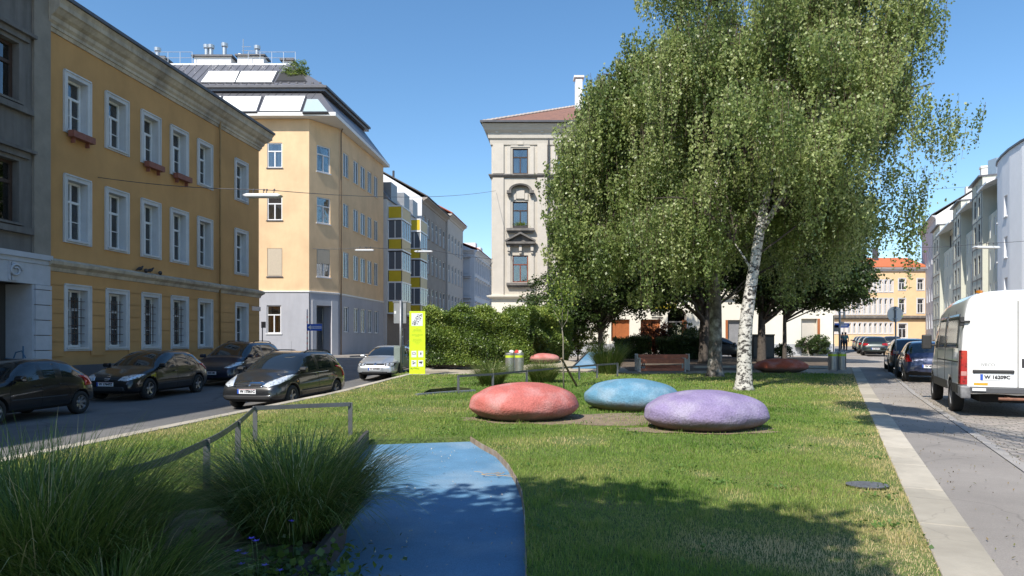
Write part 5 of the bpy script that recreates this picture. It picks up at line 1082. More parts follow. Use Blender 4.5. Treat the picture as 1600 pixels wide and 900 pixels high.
RNG = np.random.default_rng(77); n = 1500; c = np.array([-1.35,3.9,.09]); P = c+RNG.normal(size=(n,3))*[.26,.36,.05]; P[:,2] = np.abs(P[:,2])
o = leaves('ground_cover', P, .05, M_hedgeleaf, None, droop=0, out=np.array([0,0,1.]), outw=1.5, aspect=.9, rnd=RNG.uniform(0,.5,n)); tag(o, 'low leafy ground cover round the violet flowers', 'ground cover', kind='stuff')
# lawn grass
def npin(P, poly):
    c = np.zeros(len(P), bool); n = len(poly)
    for i in range(n):
        x1, y1 = poly[i][:2]; x2, y2 = poly[i-1][:2]
        if y1 == y2: continue
        k = ((y1 > P[:,1]) != (y2 > P[:,1])) & (P[:,0] < (x2-x1)*(P[:,1]-y1)/(y2-y1)+x1); c ^= k
    return c
def fbm(P, s, seed):
    g = np.random.default_rng(seed); v = np.zeros(len(P))
    for o_ in range(5):
        for k in range(3):
            a = g.uniform(0,2*np.pi); f = s*2**o_*g.uniform(.7,1.3); v += np.sin((P[:,0]*np.cos(a)+P[:,1]*np.sin(a))*f+g.uniform(0,6.28))/2**(o_*.7)
    return v/4
RNG = np.random.default_rng(4); pts = []; hs = []; ws = []
for y0, y1, dens, hh, ww in ((3.6,6,5200,.036,.0040),(6,9,3000,.036,.005),(9,14,1300,.038,.008),(14,21,520,.042,.013),(21,33,190,.045,.024)):
    x0 = -y1*.80-1; x1 = y1*.75; n = int((x1-x0)*(y1-y0)*dens); Q = np.stack([RNG.uniform(x0,x1,n), RNG.uniform(y0,y1,n)], 1); Q = Q[np.abs(Q[:,0]) < Q[:,1]*.78+.3]
    pts.append(Q); hs.append(np.full(len(Q), hh)); ws.append(np.full(len(Q), ww))
Q = np.concatenate(pts); H = np.concatenate(hs); W = np.concatenate(ws)
ok = npin(Q, LAWN) & ~npin(Q, PATH) & ~npin(Q, PIT)
for s_ in SOILS[:3]: ins = npin(Q, s_); ok &= ~(ins & (RNG.uniform(0,1,len(Q)) < .80+.25*fbm(Q, 2.5, 33)))
bedm = ((Q[:,0]+2.2)**2/2.6+(Q[:,1]-4.2)**2/2.2 < 1); ok &= ~bedm
dry = fbm(Q, .55, 3); dry2 = fbm(Q, 2.2, 8); lat = Q@np.array(N2); latL = -(Q@np.array(N1))
edge = np.clip(1-(.61-lat)/1.3, 0, 1)*.9+np.clip(1-(KD-.24-latL)/1.0, 0, 1)*.45; near = np.clip(1-np.hypot(Q[:,0]-1.6, Q[:,1]-4.9)/.6,0,1)*1.3+np.clip(1-np.hypot(Q[:,0]-2.35, Q[:,1]-4.6)/.8,0,1)*1.4
worn = np.zeros(len(Q))
for wx, wy, wr in ((gp(1150,775).x,gp(1150,775).y,.30),(gp(1095,742).x,gp(1095,742).y,.25),(gp(1290,690).x,gp(1290,690).y,.5),(gp(905,690).x,gp(905,690).y,.5),(gp(1240,700).x,gp(1240,700).y,.35),(gp(1330,640).x,gp(1330,640).y,.8),(gp(640,640).x,gp(640,640).y,.9),(gp(1390,800).x,gp(1390,800).y,.25)): worn = np.maximum(worn, np.clip(1.15-np.hypot((Q[:,0]-wx),(Q[:,1]-wy)*.8)/wr,0,1))
D_ = np.clip(worn*.4+.37+.24*dry+.17*dry2+edge*.55+near*.5, 0, 1)
ok &= RNG.uniform(0,1,len(Q)) < np.clip(1.35-D_*.8, .3, 1)*(1-.6*worn)
H = H*(1+.35*fbm(Q, 3.1, 12)+.9*(fbm(Q, 7.0, 19) > .62))
Q, H, W, D_ = Q[ok], H[ok], W[ok], D_[ok]; n = len(Q); print('blades', n)
zt_ = np.array([LT(0, y) for y in Q[:,1]]); az = RNG.uniform(0,2*np.pi,n); yaw = RNG.uniform(0,2*np.pi,n); ln = H*RNG.uniform(.6,1.75,n)*(1.15-D_*.5); le = RNG.uniform(.1,1.0,n)
B_ = np.stack([Q[:,0],Q[:,1],zt_-.003],1); s_ = np.stack([np.cos(yaw),np.sin(yaw),np.zeros(n)],1)*W[:,None]*.5; dd = np.stack([np.cos(az),np.sin(az),np.zeros(n)],1)
mid = B_+dd*(ln*le*.3)[:,None]+np.array([0,0,1])*(ln*.6)[:,None]; tip = B_+dd*(ln*le)[:,None]+np.array([0,0,1])*(ln*(1-.35*le))[:,None]
V = np.stack([B_-s_,B_+s_,mid+s_*.7,mid-s_*.7,tip],1).reshape(-1,3); i0 = (np.arange(n)*5)[:,None]
Tt = np.concatenate([i0+[[0,1,2]], i0+[[0,2,3]], i0+[[3,2,4]]],1).reshape(-1,3)
tag(npmesh('grass', V, Tt, M_lawnb, None, np.repeat(np.clip(D_+RNG.normal(size=n)*.11,0,1),3)), 'short mown grass with dry tan patches on the lawn', 'grass', kind='stuff')
# trees standing behind the photographer: they shade the foreground
# their shadows reach forward onto the lawn and the path
def shade(tx, ty, z): k = z/math.tan(SUN_EL); return tx+SX*k, ty+SY*k
SH = [((-6.0,-3.6),[(-3.4,5.0,5.6,1.9,1.6,1.1),(-2.6,3.2,6.0,2.0,1.6,1.2),(-5.2,3.8,5.6,1.8,1.6,1.1),(-1.9,6.1,5.6,.9,.6,.6)],61,'middle'),((-2.6,-3.4),[(-.7,4.6,5.8,1.9,1.4,1.0),(1.0,4.8,6.2,1.35,1.2,.9),(.6,3.0,6.0,1.7,1.6,1.2),(-.4,6.5,6.4,1.1,.5,.4),(.7,6.5,6.2,.8,.45,.4),(1.9,5.4,6.4,.7,.45,.4)],62,'rightmost'),((-10.2,-2.6),[(-6.0,4.9,5.8,1.6,1.3,1.1),(-7.6,4.0,5.6,1.8,1.6,1.2)],63,'leftmost'),((5.6,-6.2),[(7.2,12.4,8.6,.6,1.3,.5),(8.35,15.4,9.2,.5,1.3,.5)],64,'the one to the right')]
for i, ((x, y), el, sd, wh) in enumerate(SH):
    L2 = []
    for tx, ty, z, a, b_, c in el: sx_, sy_ = shade(tx, ty, z); L2.append((sx_-x, sy_-y, z, a, b_, c))
    broad('leafy tree standing behind the photographer, '+wh+(' of three' if i < 3 else ' of the street'), (x, y, 0), 3.6, L2, 30000 if i < 3 else 6500, .19, .2 if i < 3 else .045, seed=sd, cs=.5 if i < 3 else .4)
# ============================================================ CARS
def paint(name, base, metal=.3, rough=.28):
    if name in MATS: return MATS[name]
    m, nt, bs, o = nodes_of(name); bs.inputs['Metallic'].default_value = metal; bs.inputs['Coat Weight'].default_value = 1; bs.inputs['Coat Roughness'].default_value = .04
    tc, n1, c = noise_col(nt, bs, base, .10, 2.5, dirt=[.8*v+.02 for v in base], dirt_amt=.3, scale2=1.2)
    r = nt.nodes.new('ShaderNodeMapRange'); r.inputs['To Min'].default_value = rough-.06; r.inputs['To Max'].default_value = rough+.16; nt.links.new(n1.outputs['Fac'], r.inputs[0]); nt.links.new(r.outputs[0], bs.inputs['Roughness']); return m
M_cglass = plain('car_glass', (.012,.015,.017), .04, spec=.8, coat=.5); M_tyre = mat('tyre_rubber', (.022,.022,.022), .9, .2, 10); M_rim = mat('alloy_rim', (.42,.43,.45), .32, .1, 8, metal=.8)
M_under = plain('underbody', (.008,.008,.008), .95); M_seamd = plain('panel_gap', (.004,.004,.004), .9); M_blackpl = mat('black_plastic', (.025,.025,.026), .6, .15, 8); M_chrome = plain('chrome', (.6,.6,.62), .12, metal=1)
def lamp_mat(name, c, rough=.08):
    m, nt, bs, o = nodes_of(name); tc = nt.nodes.new('ShaderNodeTexCoord'); v = nt.nodes.new('ShaderNodeTexVoronoi'); v.inputs['Scale'].default_value = 14; nt.links.new(tc.outputs['Object'], v.inputs['Vector'])
    r = nt.nodes.new('ShaderNodeValToRGB'); r.color_ramp.elements[0].color = rgb([x*.35 for x in c]); r.color_ramp.elements[1].color = rgb(c); r.color_ramp.elements[0].position = .1; r.color_ramp.elements[1].position = .5; nt.links.new(v.outputs['Distance'], r.inputs[0]); nt.links.new(r.outputs[0], bs.inputs['Base Color'])
    bs.inputs['Roughness'].default_value = rough; bs.inputs['Metallic'].default_value = .35; bs.inputs['Coat Weight'].default_value = 1; bs.inputs['Coat Roughness'].default_value = .02; return m
M_head = lamp_mat('headlamp_lens', (.75,.80,.86)); M_tail = lamp_mat('tail_lamp_red', (.42,.012,.012)); M_amber = lamp_mat('amber_lens', (.6,.22,.02)); M_platew = plain('plate_white', (.68,.69,.70), .4); M_plateb = plain('plate_blue', (.02,.08,.42), .4); M_plater = plain('plate_red_edge', (.45,.02,.02), .4); M_platet = plain('plate_black_letter', (.01,.01,.012), .5)
def lerp_tab(tab, x):
    """tab: (x, value...) with x falling"""
    if x >= tab[0][0]: return tab[0][1:]
    for a, b in zip(tab, tab[1:]):
        if a[0] >= x >= b[0]:
            t = (a[0]-x)/(a[0]-b[0]+1e-9); return tuple(p+(q-p)*t for p, q in zip(a[1:], b[1:]))
    return tab[-1][1:]
def wheel(parent, x, y, r, w, side, spokes=5, rim=None, style='alloy'):
    mb = MB(); n = 28; prof = [(r*.62,-w/2),(r*.9,-w/2),(r*.985,-w*.36),(r,-w*.2),(r,w*.2),(r*.985,w*.36),(r*.9,w/2),(r*.62,w/2)]
    rings = [[mb.pt((x+a*math.cos(2*math.pi*k/n), y+b, r+a*math.sin(2*math.pi*k/n))) for k in range(n)] for a, b in prof]
    for p, q in zip(rings, rings[1:]+rings[:1]):
        for k in range(n): mb.f.append([p[k], p[(k+1)%n], q[(k+1)%n], q[k]]); mb.m.append(0)
    wo = mb.build('wheel', M_tyre, parent, smooth=True)
    rb = MB(); yo = y+side*w*.42; R = r*.66
    def disc(r0, r1, y0, y1, nn=28):
        A = [[rb.pt((x+a*math.cos(2*math.pi*k/nn), b, r+a*math.sin(2*math.pi*k/nn))) for k in range(nn)] for a, b in ((r0,y0),(r1,y0),(r1,y1),(r0,y1))]
        for p, q in zip(A, A[1:]+A[:1]):
            for k in range(nn): rb.f.append([p[k], p[(k+1)%nn], q[(k+1)%nn], q[k]]); rb.m.append(0)
    disc(R*.88, R, yo-side*.06, yo); disc(.001, R*.26, yo-side*.05, yo-side*.008)
    for k in range(spokes):
        a = 2*math.pi*k/spokes+.3; c, s = math.cos(a), math.sin(a); wd0 = R*(.17 if style == 'alloy' else .13); wd1 = R*(.11 if style == 'alloy' else .20)
        P = []
        for yy in (yo-side*.035, yo-side*.01):
            for (d, h) in ((R*.2,wd0),(R*.92,wd1),(R*.92,-wd1),(R*.2,-wd0)): P.append((x+c*d-s*h, yy-(side*.02 if d < R*.5 else 0), r+s*d+c*h))
        rb.hexa(P)
    rb.build('rim', rim or M_rim, wo)
    db = MB(); A = [db.pt((x+R*.9*math.cos(2*math.pi*k/20), yo-side*.07, r+R*.9*math.sin(2*math.pi*k/20))) for k in range(20)]; db.f.append(A); db.m.append(0); db.build('brake_disc', M_blackpl, wo)
def make_car(name, label, cat, S, pm, loc_, heading, group=None):
    """S: spec dict. x forward, y left, z up; origin on the ground under the middle"""
    root = empty(name, loc_, heading, label, cat, group)
    xs = sorted(set([round(v, 3) for v in S['xs']]), reverse=True); verts = []; faces = []; fm = []
    wmax = S['w']/2; zb = S.get('zb', .20); K = 9
    for x in xs:
        zt, = lerp_tab(S['top'], x); wf, = lerp_tab(S['plan'], x); bl, = lerp_tab(S['belt'], x); tw, = lerp_tab(S['tumble'], x); zbb, = lerp_tab(S['bot'], x)
        w = wmax*wf; bl = min(bl, zt-.05); mid = zbb+(bl-zbb)*.55
        half = [(0,zbb),(w*.80,zbb),(w*.965,zbb+.07),(w*.995,zbb+(bl-zbb)*.33),(w,mid),(w*.965,bl),(w*tw, zt-.055 if zt-bl > .15 else bl+(zt-bl)*.6),(w*tw*.66, zt-.008),(0,zt)]
        ring = [(x, y, z) for y, z in half]+[(x, -y, z) for y, z in half[-2:0:-1]]; verts.append(ring)
    n = len(verts[0]); V = [p for r in verts for p in r]
    glass = S['glass']          # (x_hi, x_lo, kind)
    for i in range(len(xs)-1):
        xm = (xs[i]+xs[i+1])/2
        for k in range(n):
            a, b = i*n+k, i*n+(k+1) % n; faces.append([a, b, b+n, a+n]); kk = k if k < 8 else n-1-k; m = 0
            if kk == 0 or kk == 1: m = 2
            for hi, lo, kind in glass:
                if hi > xm > lo and ((kind == 'screen' and kk in (6,7)) or (kind == 'side' and kk == 5)): m = 1 if kind == 'side' else 3
            fm.append(m)
    faces.append(list(range(n))[::-1]); fm.append(0); faces.append([(len(xs)-1)*n+k for k in range(n)]); fm.append(0)
    me = bpy.data.meshes.new('body'); me.from_pydata(V, [], faces); 
    for m_ in (pm, M_cglass, M_under, M_cglass): me.materials.append(m_)
    me.polygons.foreach_set('material_index', fm); bm = bmesh.new(); bm.from_mesh(me); bmesh.ops.recalc_face_normals(bm, faces=bm.faces); bm.to_mesh(me); bm.free()
    me.polygons.foreach_set('use_smooth', [True]*len(me.polygons))
    bo = bpy.data.objects.new('body', me); COL.objects.link(bo); md = bo.modifiers.new('s', 'SUBSURF'); md.levels = 2; md.render_levels = 2
    cut = []; r = S['r']
    for wx in S['axles']:
        for sgn in (-1, 1):
            cm = MB(); rr = r*1.17; nn = 28; A = [[cm.pt((wx+rr*math.cos(2*math.pi*k/nn), yy, r+rr*math.sin(2*math.pi*k/nn))) for k in range(nn)] for yy in (sgn*(wmax+.2), sgn*(wmax-.30))]
            for k in range(nn): cm.f.append([A[0][k], A[0][(k+1)%nn], A[1][(k+1)%nn], A[1][k]]); cm.m.append(0)
            cm.f.append(A[0]); cm.m.append(0); cm.f.append(A[1]); cm.m.append(0)
            c = cm.build('cutter', [M_under]); cut.append(c); md = bo.modifiers.new('b', 'BOOLEAN'); md.operation = 'DIFFERENCE'; md.object = c; md.solver = 'EXACT'
            if hasattr(md, 'material_mode'): md.material_mode = 'TRANSFER'
    dg = bpy.context.evaluated_depsgraph_get(); dg.update(); ev = bo.evaluated_get(dg); nm = bpy.data.meshes.new_from_object(ev); bpy.data.objects.remove(bo)
    for c in cut: bpy.data.objects.remove(c)
    bvh_b = bmesh.new(); bvh_b.from_mesh(nm); bvh = BVHTree.FromBMesh(bvh_b); mats_ = [m_ for m_ in nm.materials]
    under = {i for i, m_ in enumerate(mats_) if m_ == M_under}
    def part(nm_, keep, m_, shrink=0):
        b2 = bvh_b.copy(); bmesh.ops.delete(b2, geom=[f for f in b2.faces if not keep(f)], context='FACES'); mm = bpy.data.meshes.new(nm_)
        if not b2.faces: b2.free(); return None
        mi = {}
        b2.to_mesh(mm); b2.free(); 
        for x_ in (m_ if isinstance(m_, list) else [m_]): mm.materials.append(x_)
        if not isinstance(m_, list): mm.polygons.foreach_set('material_index', [0]*len(mm.polygons))
        o = bpy.data.objects.new(nm_, mm); COL.objects.link(o); o.parent = root; return o
    body = part('body', lambda f: f.material_index in ({0}|under), mats_)
    xc = S['xcowl']
    part('windscreen', lambda f: f.material_index == 3 and f.calc_center_median().x > 0, M_cglass); part('rear_window', lambda f: f.material_index == 3 and f.calc_center_median().x <= 0, M_cglass)
    part('side_windows', lambda f: f.material_index == 1 and f.calc_center_median().y > 0, M_cglass); part('side_windows', lambda f: f.material_index == 1 and f.calc_center_median().y < 0, M_cglass)
    DIR = {'front': ((3.5,None,None),(-1,0,0)), 'rear': ((-3.5,None,None),(1,0,0)), 'left': ((None,2,None),(0,-1,0)), 'right': ((None,-2,None),(0,1,0)), 'top': ((None,None,3.5),(0,0,-1))}
    def hit(face, a, b):
        if face == 'front': o = Vector((4,a,b)); d = Vector((-1,0,0))
        elif face == 'rear': o = Vector((-4,a,b)); d = Vector((1,0,0))
        elif face == 'left': o = Vector((a,2.5,b)); d = Vector((0,-1,0))
        elif face == 'right': o = Vector((a,-2.5,b)); d = Vector((0,1,0))
        else: o = Vector((a,b,4)); d = Vector((0,0,-1))
        h = bvh.ray_cast(o, d); return (h[0], h[1] if h[1].dot(d) < 0 else -h[1]) if h[0] is not None else (None, None)
    def decal(name, face, poly, m_, off=.008, parent=root, step=.05):
        vs_ = dense(poly, step); es = [(i, (i+1) % len(vs_)) for i in range(len(vs_))]; X = [p[0] for p in poly]; Y = [p[1] for p in poly]; x = min(X)+step*.5
        while x < max(X):
            y = min(Y)+step*.5
            while y < max(Y):
                if in_poly(x, y, poly): vs_.append(Vector((x, y)))
                y += step
            x += step
        V_, E_2, F_, _, _, _ = geometry.delaunay_2d_cdt([Vector(v) for v in vs_], es, [], 1, 1e-5); P = []; ok_ = []
        for v in V_:
            h, nrm = hit(face, v[0], v[1]); ok_.append(h is not None); P.append(h+nrm*off if h is not None else Vector((0,0,0)))
        if not any(ok_): return None
        mb = MB(); mb.v = [tuple(p) for p in P]
        for f in F_:
            if all(ok_[i] for i in f): mb.f.append(list(f)); mb.m.append(0)
        if not mb.f: return None
        o = mb.build(name, m_, parent, smooth=True); s_ = o.modifiers.new('t', 'SOLIDIFY'); s_.thickness = .012; s_.offset = 0; return o
    def seam(pts, face, r_=.0045, m_=M_seamd, mb=None, off=0.0):
        P = []
        for a, b in zip(pts, pts[1:]):
            k = max(2, int((Vector(b)-Vector(a)).length/.07))
            for i in range(k): q = Vector(a).lerp(Vector(b), i/k); P.append((q.x, q.y))
        P.append(pts[-1]); Q = []
        for p in P:
            h, nrm = hit(face, *p)
            if h is not None: Q.append(h+nrm*off)
        if len(Q) > 1: mb.tube(Q, r_, 5)
    body_children = body
    for face, sgn in (('left',1),('right',-1)):
        mb = MB()
        for s_ in S.get('seams', []): seam(s_, face, mb=mb)
        if mb.f: mb.build('door_gap', M_seamd, root)
        for (hx, hz) in S.get('handles', []):
            h, nrm = hit(face, hx, hz)
            if h is not None: hb = MB(); hb.box(h.x-.09, h.x+.09, min(h.y-.01*sgn, h.y+.035*sgn), max(h.y-.01*sgn, h.y+.035*sgn), h.z-.018, h.z+.018); hb.build('door_handle', S.get('hm', pm), root, bevel=.008)
        if S.get('rub'):
            mb = MB(); seam(S['rub'], face, r_=.018, mb=mb); mb.build('rubbing_strip', M_blackpl, root)
        mx, mz = S['mirror']; h, nrm = hit(face, mx, mz-.02)
        if h is not None:
            y0 = h.y; mb = MB(); mb.prism([(mx-.05,mz-.06),(mx+.07,mz-.05),(mx+.11,mz+.01),(mx+.06,mz+.075),(mx-.05,mz+.08)], y0+sgn*.05, y0+sgn*.24); mb.box(mx-.02,mx+.05,min(y0-sgn*.02,y0+sgn*.06),max(y0-sgn*.02,y0+sgn*.06),mz-.05,mz-.01); mb.build('mirror', pm, root, bevel=.02)
        if S.get('rails'):
            a, b, z_ = S['rails']; mb = MB(); yy = None; pts = []
            for k in range(9):
                x = a+(b-a)*k/8; hh = hit('top', x, sgn*S['w']/2*.60); 
                if hh[0] is not None: pts.append((x, hh[0].y, hh[0].z+(.012 if k in (0,8) else .055)))
            mb.tube(pts, .017, 6); mb.build('roof_rail', S.get('railm', M_blackpl), root, smooth=True)
        for poly, m_ in S.get('head', []): decal('headlight', 'front', [(y*sgn, z) for y, z in poly], m_)
        for poly, m_ in S.get('tail', []): decal('taillight', 'rear', [(y*sgn, z) for y, z in poly], m_)
        for nm_, fc, poly, m_ in S.get('sidedecal', []): decal(nm_, face, poly, m_)
    for nm_, fc, poly, m_ in S.get('decal', []): decal(nm_, fc, poly, m_)
    for nm_, m_, boxes in S.get('boxes', []):
        mb = MB(); [mb.box(*q) for q in boxes]; mb.build(nm_, m_, root, bevel=.006)
    for x in S['axles']:
        for sgn in (-1, 1): wheel(root, x, sgn*(wmax-S.get('tw',.2)/2-.015), r, S.get('tw', .2), sgn, S.get('spokes', 5), S.get('rimm'), S.get('rstyle', 'alloy'))
    for fc, py_, pz, txt in S.get('plates', []):
        h, nrm = hit(fc, py_, pz)
        if h is None: continue
        sx_ = 1 if fc == 'front' else -1; x0 = h.x+sx_*.014; mb = MB(); mb.box(min(x0,x0+sx_*.012),max(x0,x0+sx_*.012),py_-.26,py_+.26,pz-.06,pz+.06); po = mb.build('number_plate', M_platew, root)
        xf = x0+sx_*.012; mb = MB(); yb = -.26*sx_ if False else None
        e0, e1 = (py_-.26*sx_, py_-.215*sx_); mb.box(min(xf,xf+sx_*.002),max(xf,xf+sx_*.002),min(e0,e1),max(e0,e1),pz-.058,pz+.058); mb.build('plate_band', M_plateb, po)
        mb = MB(); mb.box(min(xf,xf+sx_*.0015),max(xf,xf+sx_*.0015),py_-.258,py_+.258,pz+.050,pz+.056); mb.build('plate_edge', M_plater, po)
        Mt = Matrix(((0,0,sx_,xf+sx_*.0035),(sx_,0,0,py_+.025*sx_),(0,1,0,pz),(0,0,0,1))); text_mesh('plate_lettering', txt, .092, M_platet, po, Mt, .002, .004)
    bvh_b.free(); return root
def hatch(L_=4.2, w=1.73, h=1.47, wb=2.55, hood=.98, cowl=.95, roof0=.15, roof1=-1.25, rear=.62, belt=.93, r=.31, tumble=.74, **k):
    """two-box car; x from front +L/2 to rear -L/2"""
    f = L_/2; b = -L_/2; fa = f-.82; ra = fa-wb
    S = dict(w=w, r=r, axles=(fa, ra), xcowl=cowl, zb=.2)
    S['top'] = [(f,.50),(f-.04,.62),(f-.12,.70),(f-.30,.78),(f-.6,.86),(cowl+.25,hood-.03),(cowl,hood+.01),((cowl+roof0)/2,(hood+h)/2+.04),(roof0+.12,h-.07),(roof0-.15,h-.01),(-.5,h),(roof1+.25,h-.02),(roof1,h-.07),(b+.28,hood+.10),(b+.12,hood-.06),(b+.04,.78),(b,.58)]
    S['plan'] = [(f,.72),(f-.05,.82),(f-.18,.92),(f-.5,.985),(f-1.2,1),(b+1.0,1),(b+.45,.97),(b+.15,.90),(b+.03,.82),(b,.76)]
    S['belt'] = [(f,.45),(f-.1,.60),(f-.6,.76),(cowl,belt-.03),(0,belt),(b+.8,belt+.03),(b+.2,belt+.0),(b,.5)]
    S['tumble'] = [(f,.9),(cowl+.2,.88),(cowl-.05,.84),(roof0,tumble),(roof1,tumble-.02),(b+.25,.80),(b,.9)]
    S['bot'] = [(f,.28),(f-.1,.22),(f-.4,.19),(b+.5,.20),(b+.1,.26),(b,.34)]
    S['xs'] = [f,f-.05,f-.14,f-.32,f-.6,fa-.0,fa-.35,cowl+.2,cowl,cowl-.06,(cowl+roof0)/2,roof0+.1,roof0-.12,-.05,-.13,-.6,roof1+.55,roof1+.43,roof1+.1,roof1-.02,(roof1+b+.28)/2,b+.26,b+.13,b+.05,b]
    S['glass'] = [(cowl-.03,roof0+.02,'screen'),(cowl-.05,-.05,'side'),(-.13,roof1+.55,'side'),(roof1+.43,(roof1+b+.28)/2,'side'),(roof1-.02,b+.25,'screen')]
    S['mirror'] = (cowl-.22, belt+.06); S['handles'] = [(-.0+.02, belt-.12),(roof1+.45, belt-.12)]
    S['seams'] = [[(cowl-.02,.30),(cowl-.03,belt-.05)],[(-.09,.30),(-.09,belt-.02)],[(ra+.42,.34),(ra+.36,.62),(roof1+.42,belt-.02)],[(cowl-.02,.29),(ra+.45,.29)],[(cowl+.05,belt-.10),(f-.35,.74)]]
    S.update(k); return S
M_blk = paint('black_paint', (.008,.008,.009)); M_blk2 = paint('charcoal_paint', (.020,.021,.023)); M_navy = paint('navy_paint', (.012,.016,.035)); M_silv = paint('silver_paint', (.42,.44,.46), .55, .3); M_dkg = paint('graphite_paint', (.045,.048,.052)); M_blue = paint('blue_paint', (.018,.028,.075)); M_whp = paint('white_van_paint', (.80,.80,.79), 0, .35); M_rdp = paint('dark_red_paint', (.16,.03,.03)); M_grn = paint('dark_green_paint', (.018,.03,.027))
def headed(dirv, yaw=0): return math.atan2(dirv[1], dirv[0])+yaw
def put(s, lat, fr=L, zf=RL): x, y = fr(s, lat); return (x, y, zf(x, y))
HL = headed(-U1)
# 1 small older hatchback at the left edge
S = hatch(3.9, 1.64, 1.40, 2.46, hood=.95, cowl=.80, roof0=.12, roof1=-1.15, belt=.90, r=.285, tumble=.76, spokes=7, rstyle='steel',
  head=[([(.42,.60),(.74,.60),(.76,.72),(.42,.70)], M_head)], tail=[([(.60,.70),(.78,.70),(.74,.95),(.62,.95)], M_tail)], rub=[(.75,.50),(-.85,.50)], plates=[('front',0,.40,'W 64827B'),('rear',0,.62,'W 64827B')])
make_car('parked_car', 'small older black hatchback with silver wheel covers, cut off by the left edge', 'car', S, M_blk, put(14.3,-13.30), HL, 'cars parked along the left street')
# 2 black compact with silver alloys
S = hatch(4.2, 1.76, 1.48, 2.58, hood=.98, cowl=.98, roof0=.15, roof1=-1.3, belt=.94, r=.32, tumble=.76,
  head=[([(.36,.60),(.60,.58),(.80,.66),(.82,.77),(.60,.76),(.42,.70)], M_head)], tail=[([(.50,.80),(.80,.78),(.80,1.0),(.62,1.0)], M_tail)],
  decal=[('grille','front',[(-.34,.60),(.34,.60),(.38,.70),(-.38,.70)],M_blackpl),('badge','front',[(.09*math.cos(a*.628),.66+.075*math.sin(a*.628)) for a in range(10)],M_chrome),('air_intake','front',[(-.6,.30),(.6,.30),(.55,.42),(-.55,.42)],M_blackpl)], rub=[(.9,.45),(-.8,.47)], plates=[('front',0,.50,'W 17647Z'),('rear',0,.62,'W 17647Z')], spokes=5)
make_car('parked_car', 'black compact hatchback with silver alloy wheels parked between the old hatchback and the minivan', 'car', S, M_blk, put(20.6,-14.05), HL, 'cars parked along the left street')
# 3 navy minivan
S = hatch(4.7, 1.85, 1.66, 2.8, hood=1.08, cowl=1.35, roof0=.35, roof1=-1.6, belt=1.02, r=.33, tumble=.76,
  head=[([(.50,.66),(.72,.66),(.88,.76),(.88,.88),(.70,.84)], M_head)], tail=[([(.6,.9),(.84,.9),(.80,1.25),(.68,1.25)], M_tail)], decal=[('grille','front',[(-.40,.56),(.40,.56),(.44,.70),(-.44,.70)],M_blackpl)], rails=(.1,-1.4,0), plates=[('front',0,.48,'W 30518K')])
make_car('parked_car', 'dark navy minivan with black roof rails parked by the last window of the ochre house', 'car', S, M_navy, put(26.3,-14.0), HL, 'cars parked along the left street')
# 4 charcoal estate close to the kerb
S = hatch(4.42, 1.76, 1.53, 2.70, hood=1.00, cowl=1.15, roof0=.30, roof1=-1.62, belt=.96, r=.315, tumble=.75,
  head=[([(.40,.64),(.56,.60),(.76,.68),(.86,.84),(.84,.92),(.66,.84),(.50,.74)], M_head)], tail=[([(.62,.72),(.84,.72),(.80,1.05),(.68,1.05)], M_tail)],
  decal=[('grille','front',[(-.40,.60),(.40,.60),(.46,.70),(.30,.745),(-.30,.745),(-.46,.70)],M_chrome),('grille_slot','front',[(-.38,.665),(.38,.665),(.36,.69),(-.36,.69)],M_blackpl),('grille_slot','front',[(-.36,.615),(.36,.615),(.38,.64),(-.38,.64)],M_blackpl),('badge','front',[(-.06,.62),(.06,.62),(.07,.73),(0,.76),(-.07,.73)],M_chrome),('air_intake','front',[(-.62,.29),(.62,.29),(.70,.38),(-.70,.38)],M_blackpl),('bumper_trim','front',[(-.66,.385),(.66,.385),(.68,.40),(-.68,.40)],M_chrome)],
  rails=(.15,-1.5,0), rub=[(.9,.46),(-1.0,.48)], plates=[('front',0,.50,'W 17561C'),('rear',0,.62,'W 17561C')], sidedecal=[('side_lamp','left',[(1.12,.70),(1.20,.70),(1.20,.73),(1.12,.73)],M_amber)],
  boxes=[('aerial', M_blackpl, [(-.1,-.094,-.003,.003,1.50,1.80)])])
c4 = make_car('parked_car', 'charcoal estate car with roof rails standing nearest the lawn kerb', 'car', S, M_blk2, put(18.95,-8.62), HL+math.radians(-4.0), 'cars by the lawn kerb')
# 5 silver compact
S = hatch(4.15, 1.735, 1.44, 2.51, hood=.96, cowl=.98, roof0=.15, roof1=-1.3, belt=.91, r=.31, tumble=.76,
  head=[([(.42,.58),(.76,.58),(.80,.70),(.76,.72),(.42,.70)], M_blackpl),([(.45,.60),(.58,.60),(.58,.69),(.45,.69)], M_head),([(.61,.60),(.74,.60),(.74,.69),(.61,.69)], M_head)],
  decal=[('grille','front',[(-.38,.60),(.38,.60),(.38,.68),(-.38,.68)],M_blackpl),('badge','front',[(.07*math.cos(a*.628),.65+.06*math.sin(a*.628)) for a in range(10)],M_chrome),('air_intake','front',[(-.55,.27),(.55,.27),(.52,.36),(-.52,.36)],M_blackpl)], rub=[(.9,.44),(-.8,.46)], plates=[('front',0,.47,'W 52908M')])
silver = make_car('parked_car', 'silver compact hatchback parked by the kerb at the near end of the hedge', 'car', S, M_silv, put(29.3,-8.75), HL, 'cars by the lawn kerb')
S = hatch(4.5, 1.78, 1.50, 2.70, hood=1.0, cowl=1.1, roof0=.30, roof1=-1.5, belt=.94, r=.31, head=[([(.45,.62),(.80,.64),(.80,.74),(.48,.72)], M_head)], decal=[('grille','front',[(-.38,.60),(.38,.60),(.38,.70),(-.38,.70)],M_blackpl)], plates=[('front',0,.47,'W 81146T')])
make_car('parked_car', 'grey saloon half hidden behind the silver compact', 'car', S, M_silv, put(37.2,-9.3), HL, 'cars by the lawn kerb')
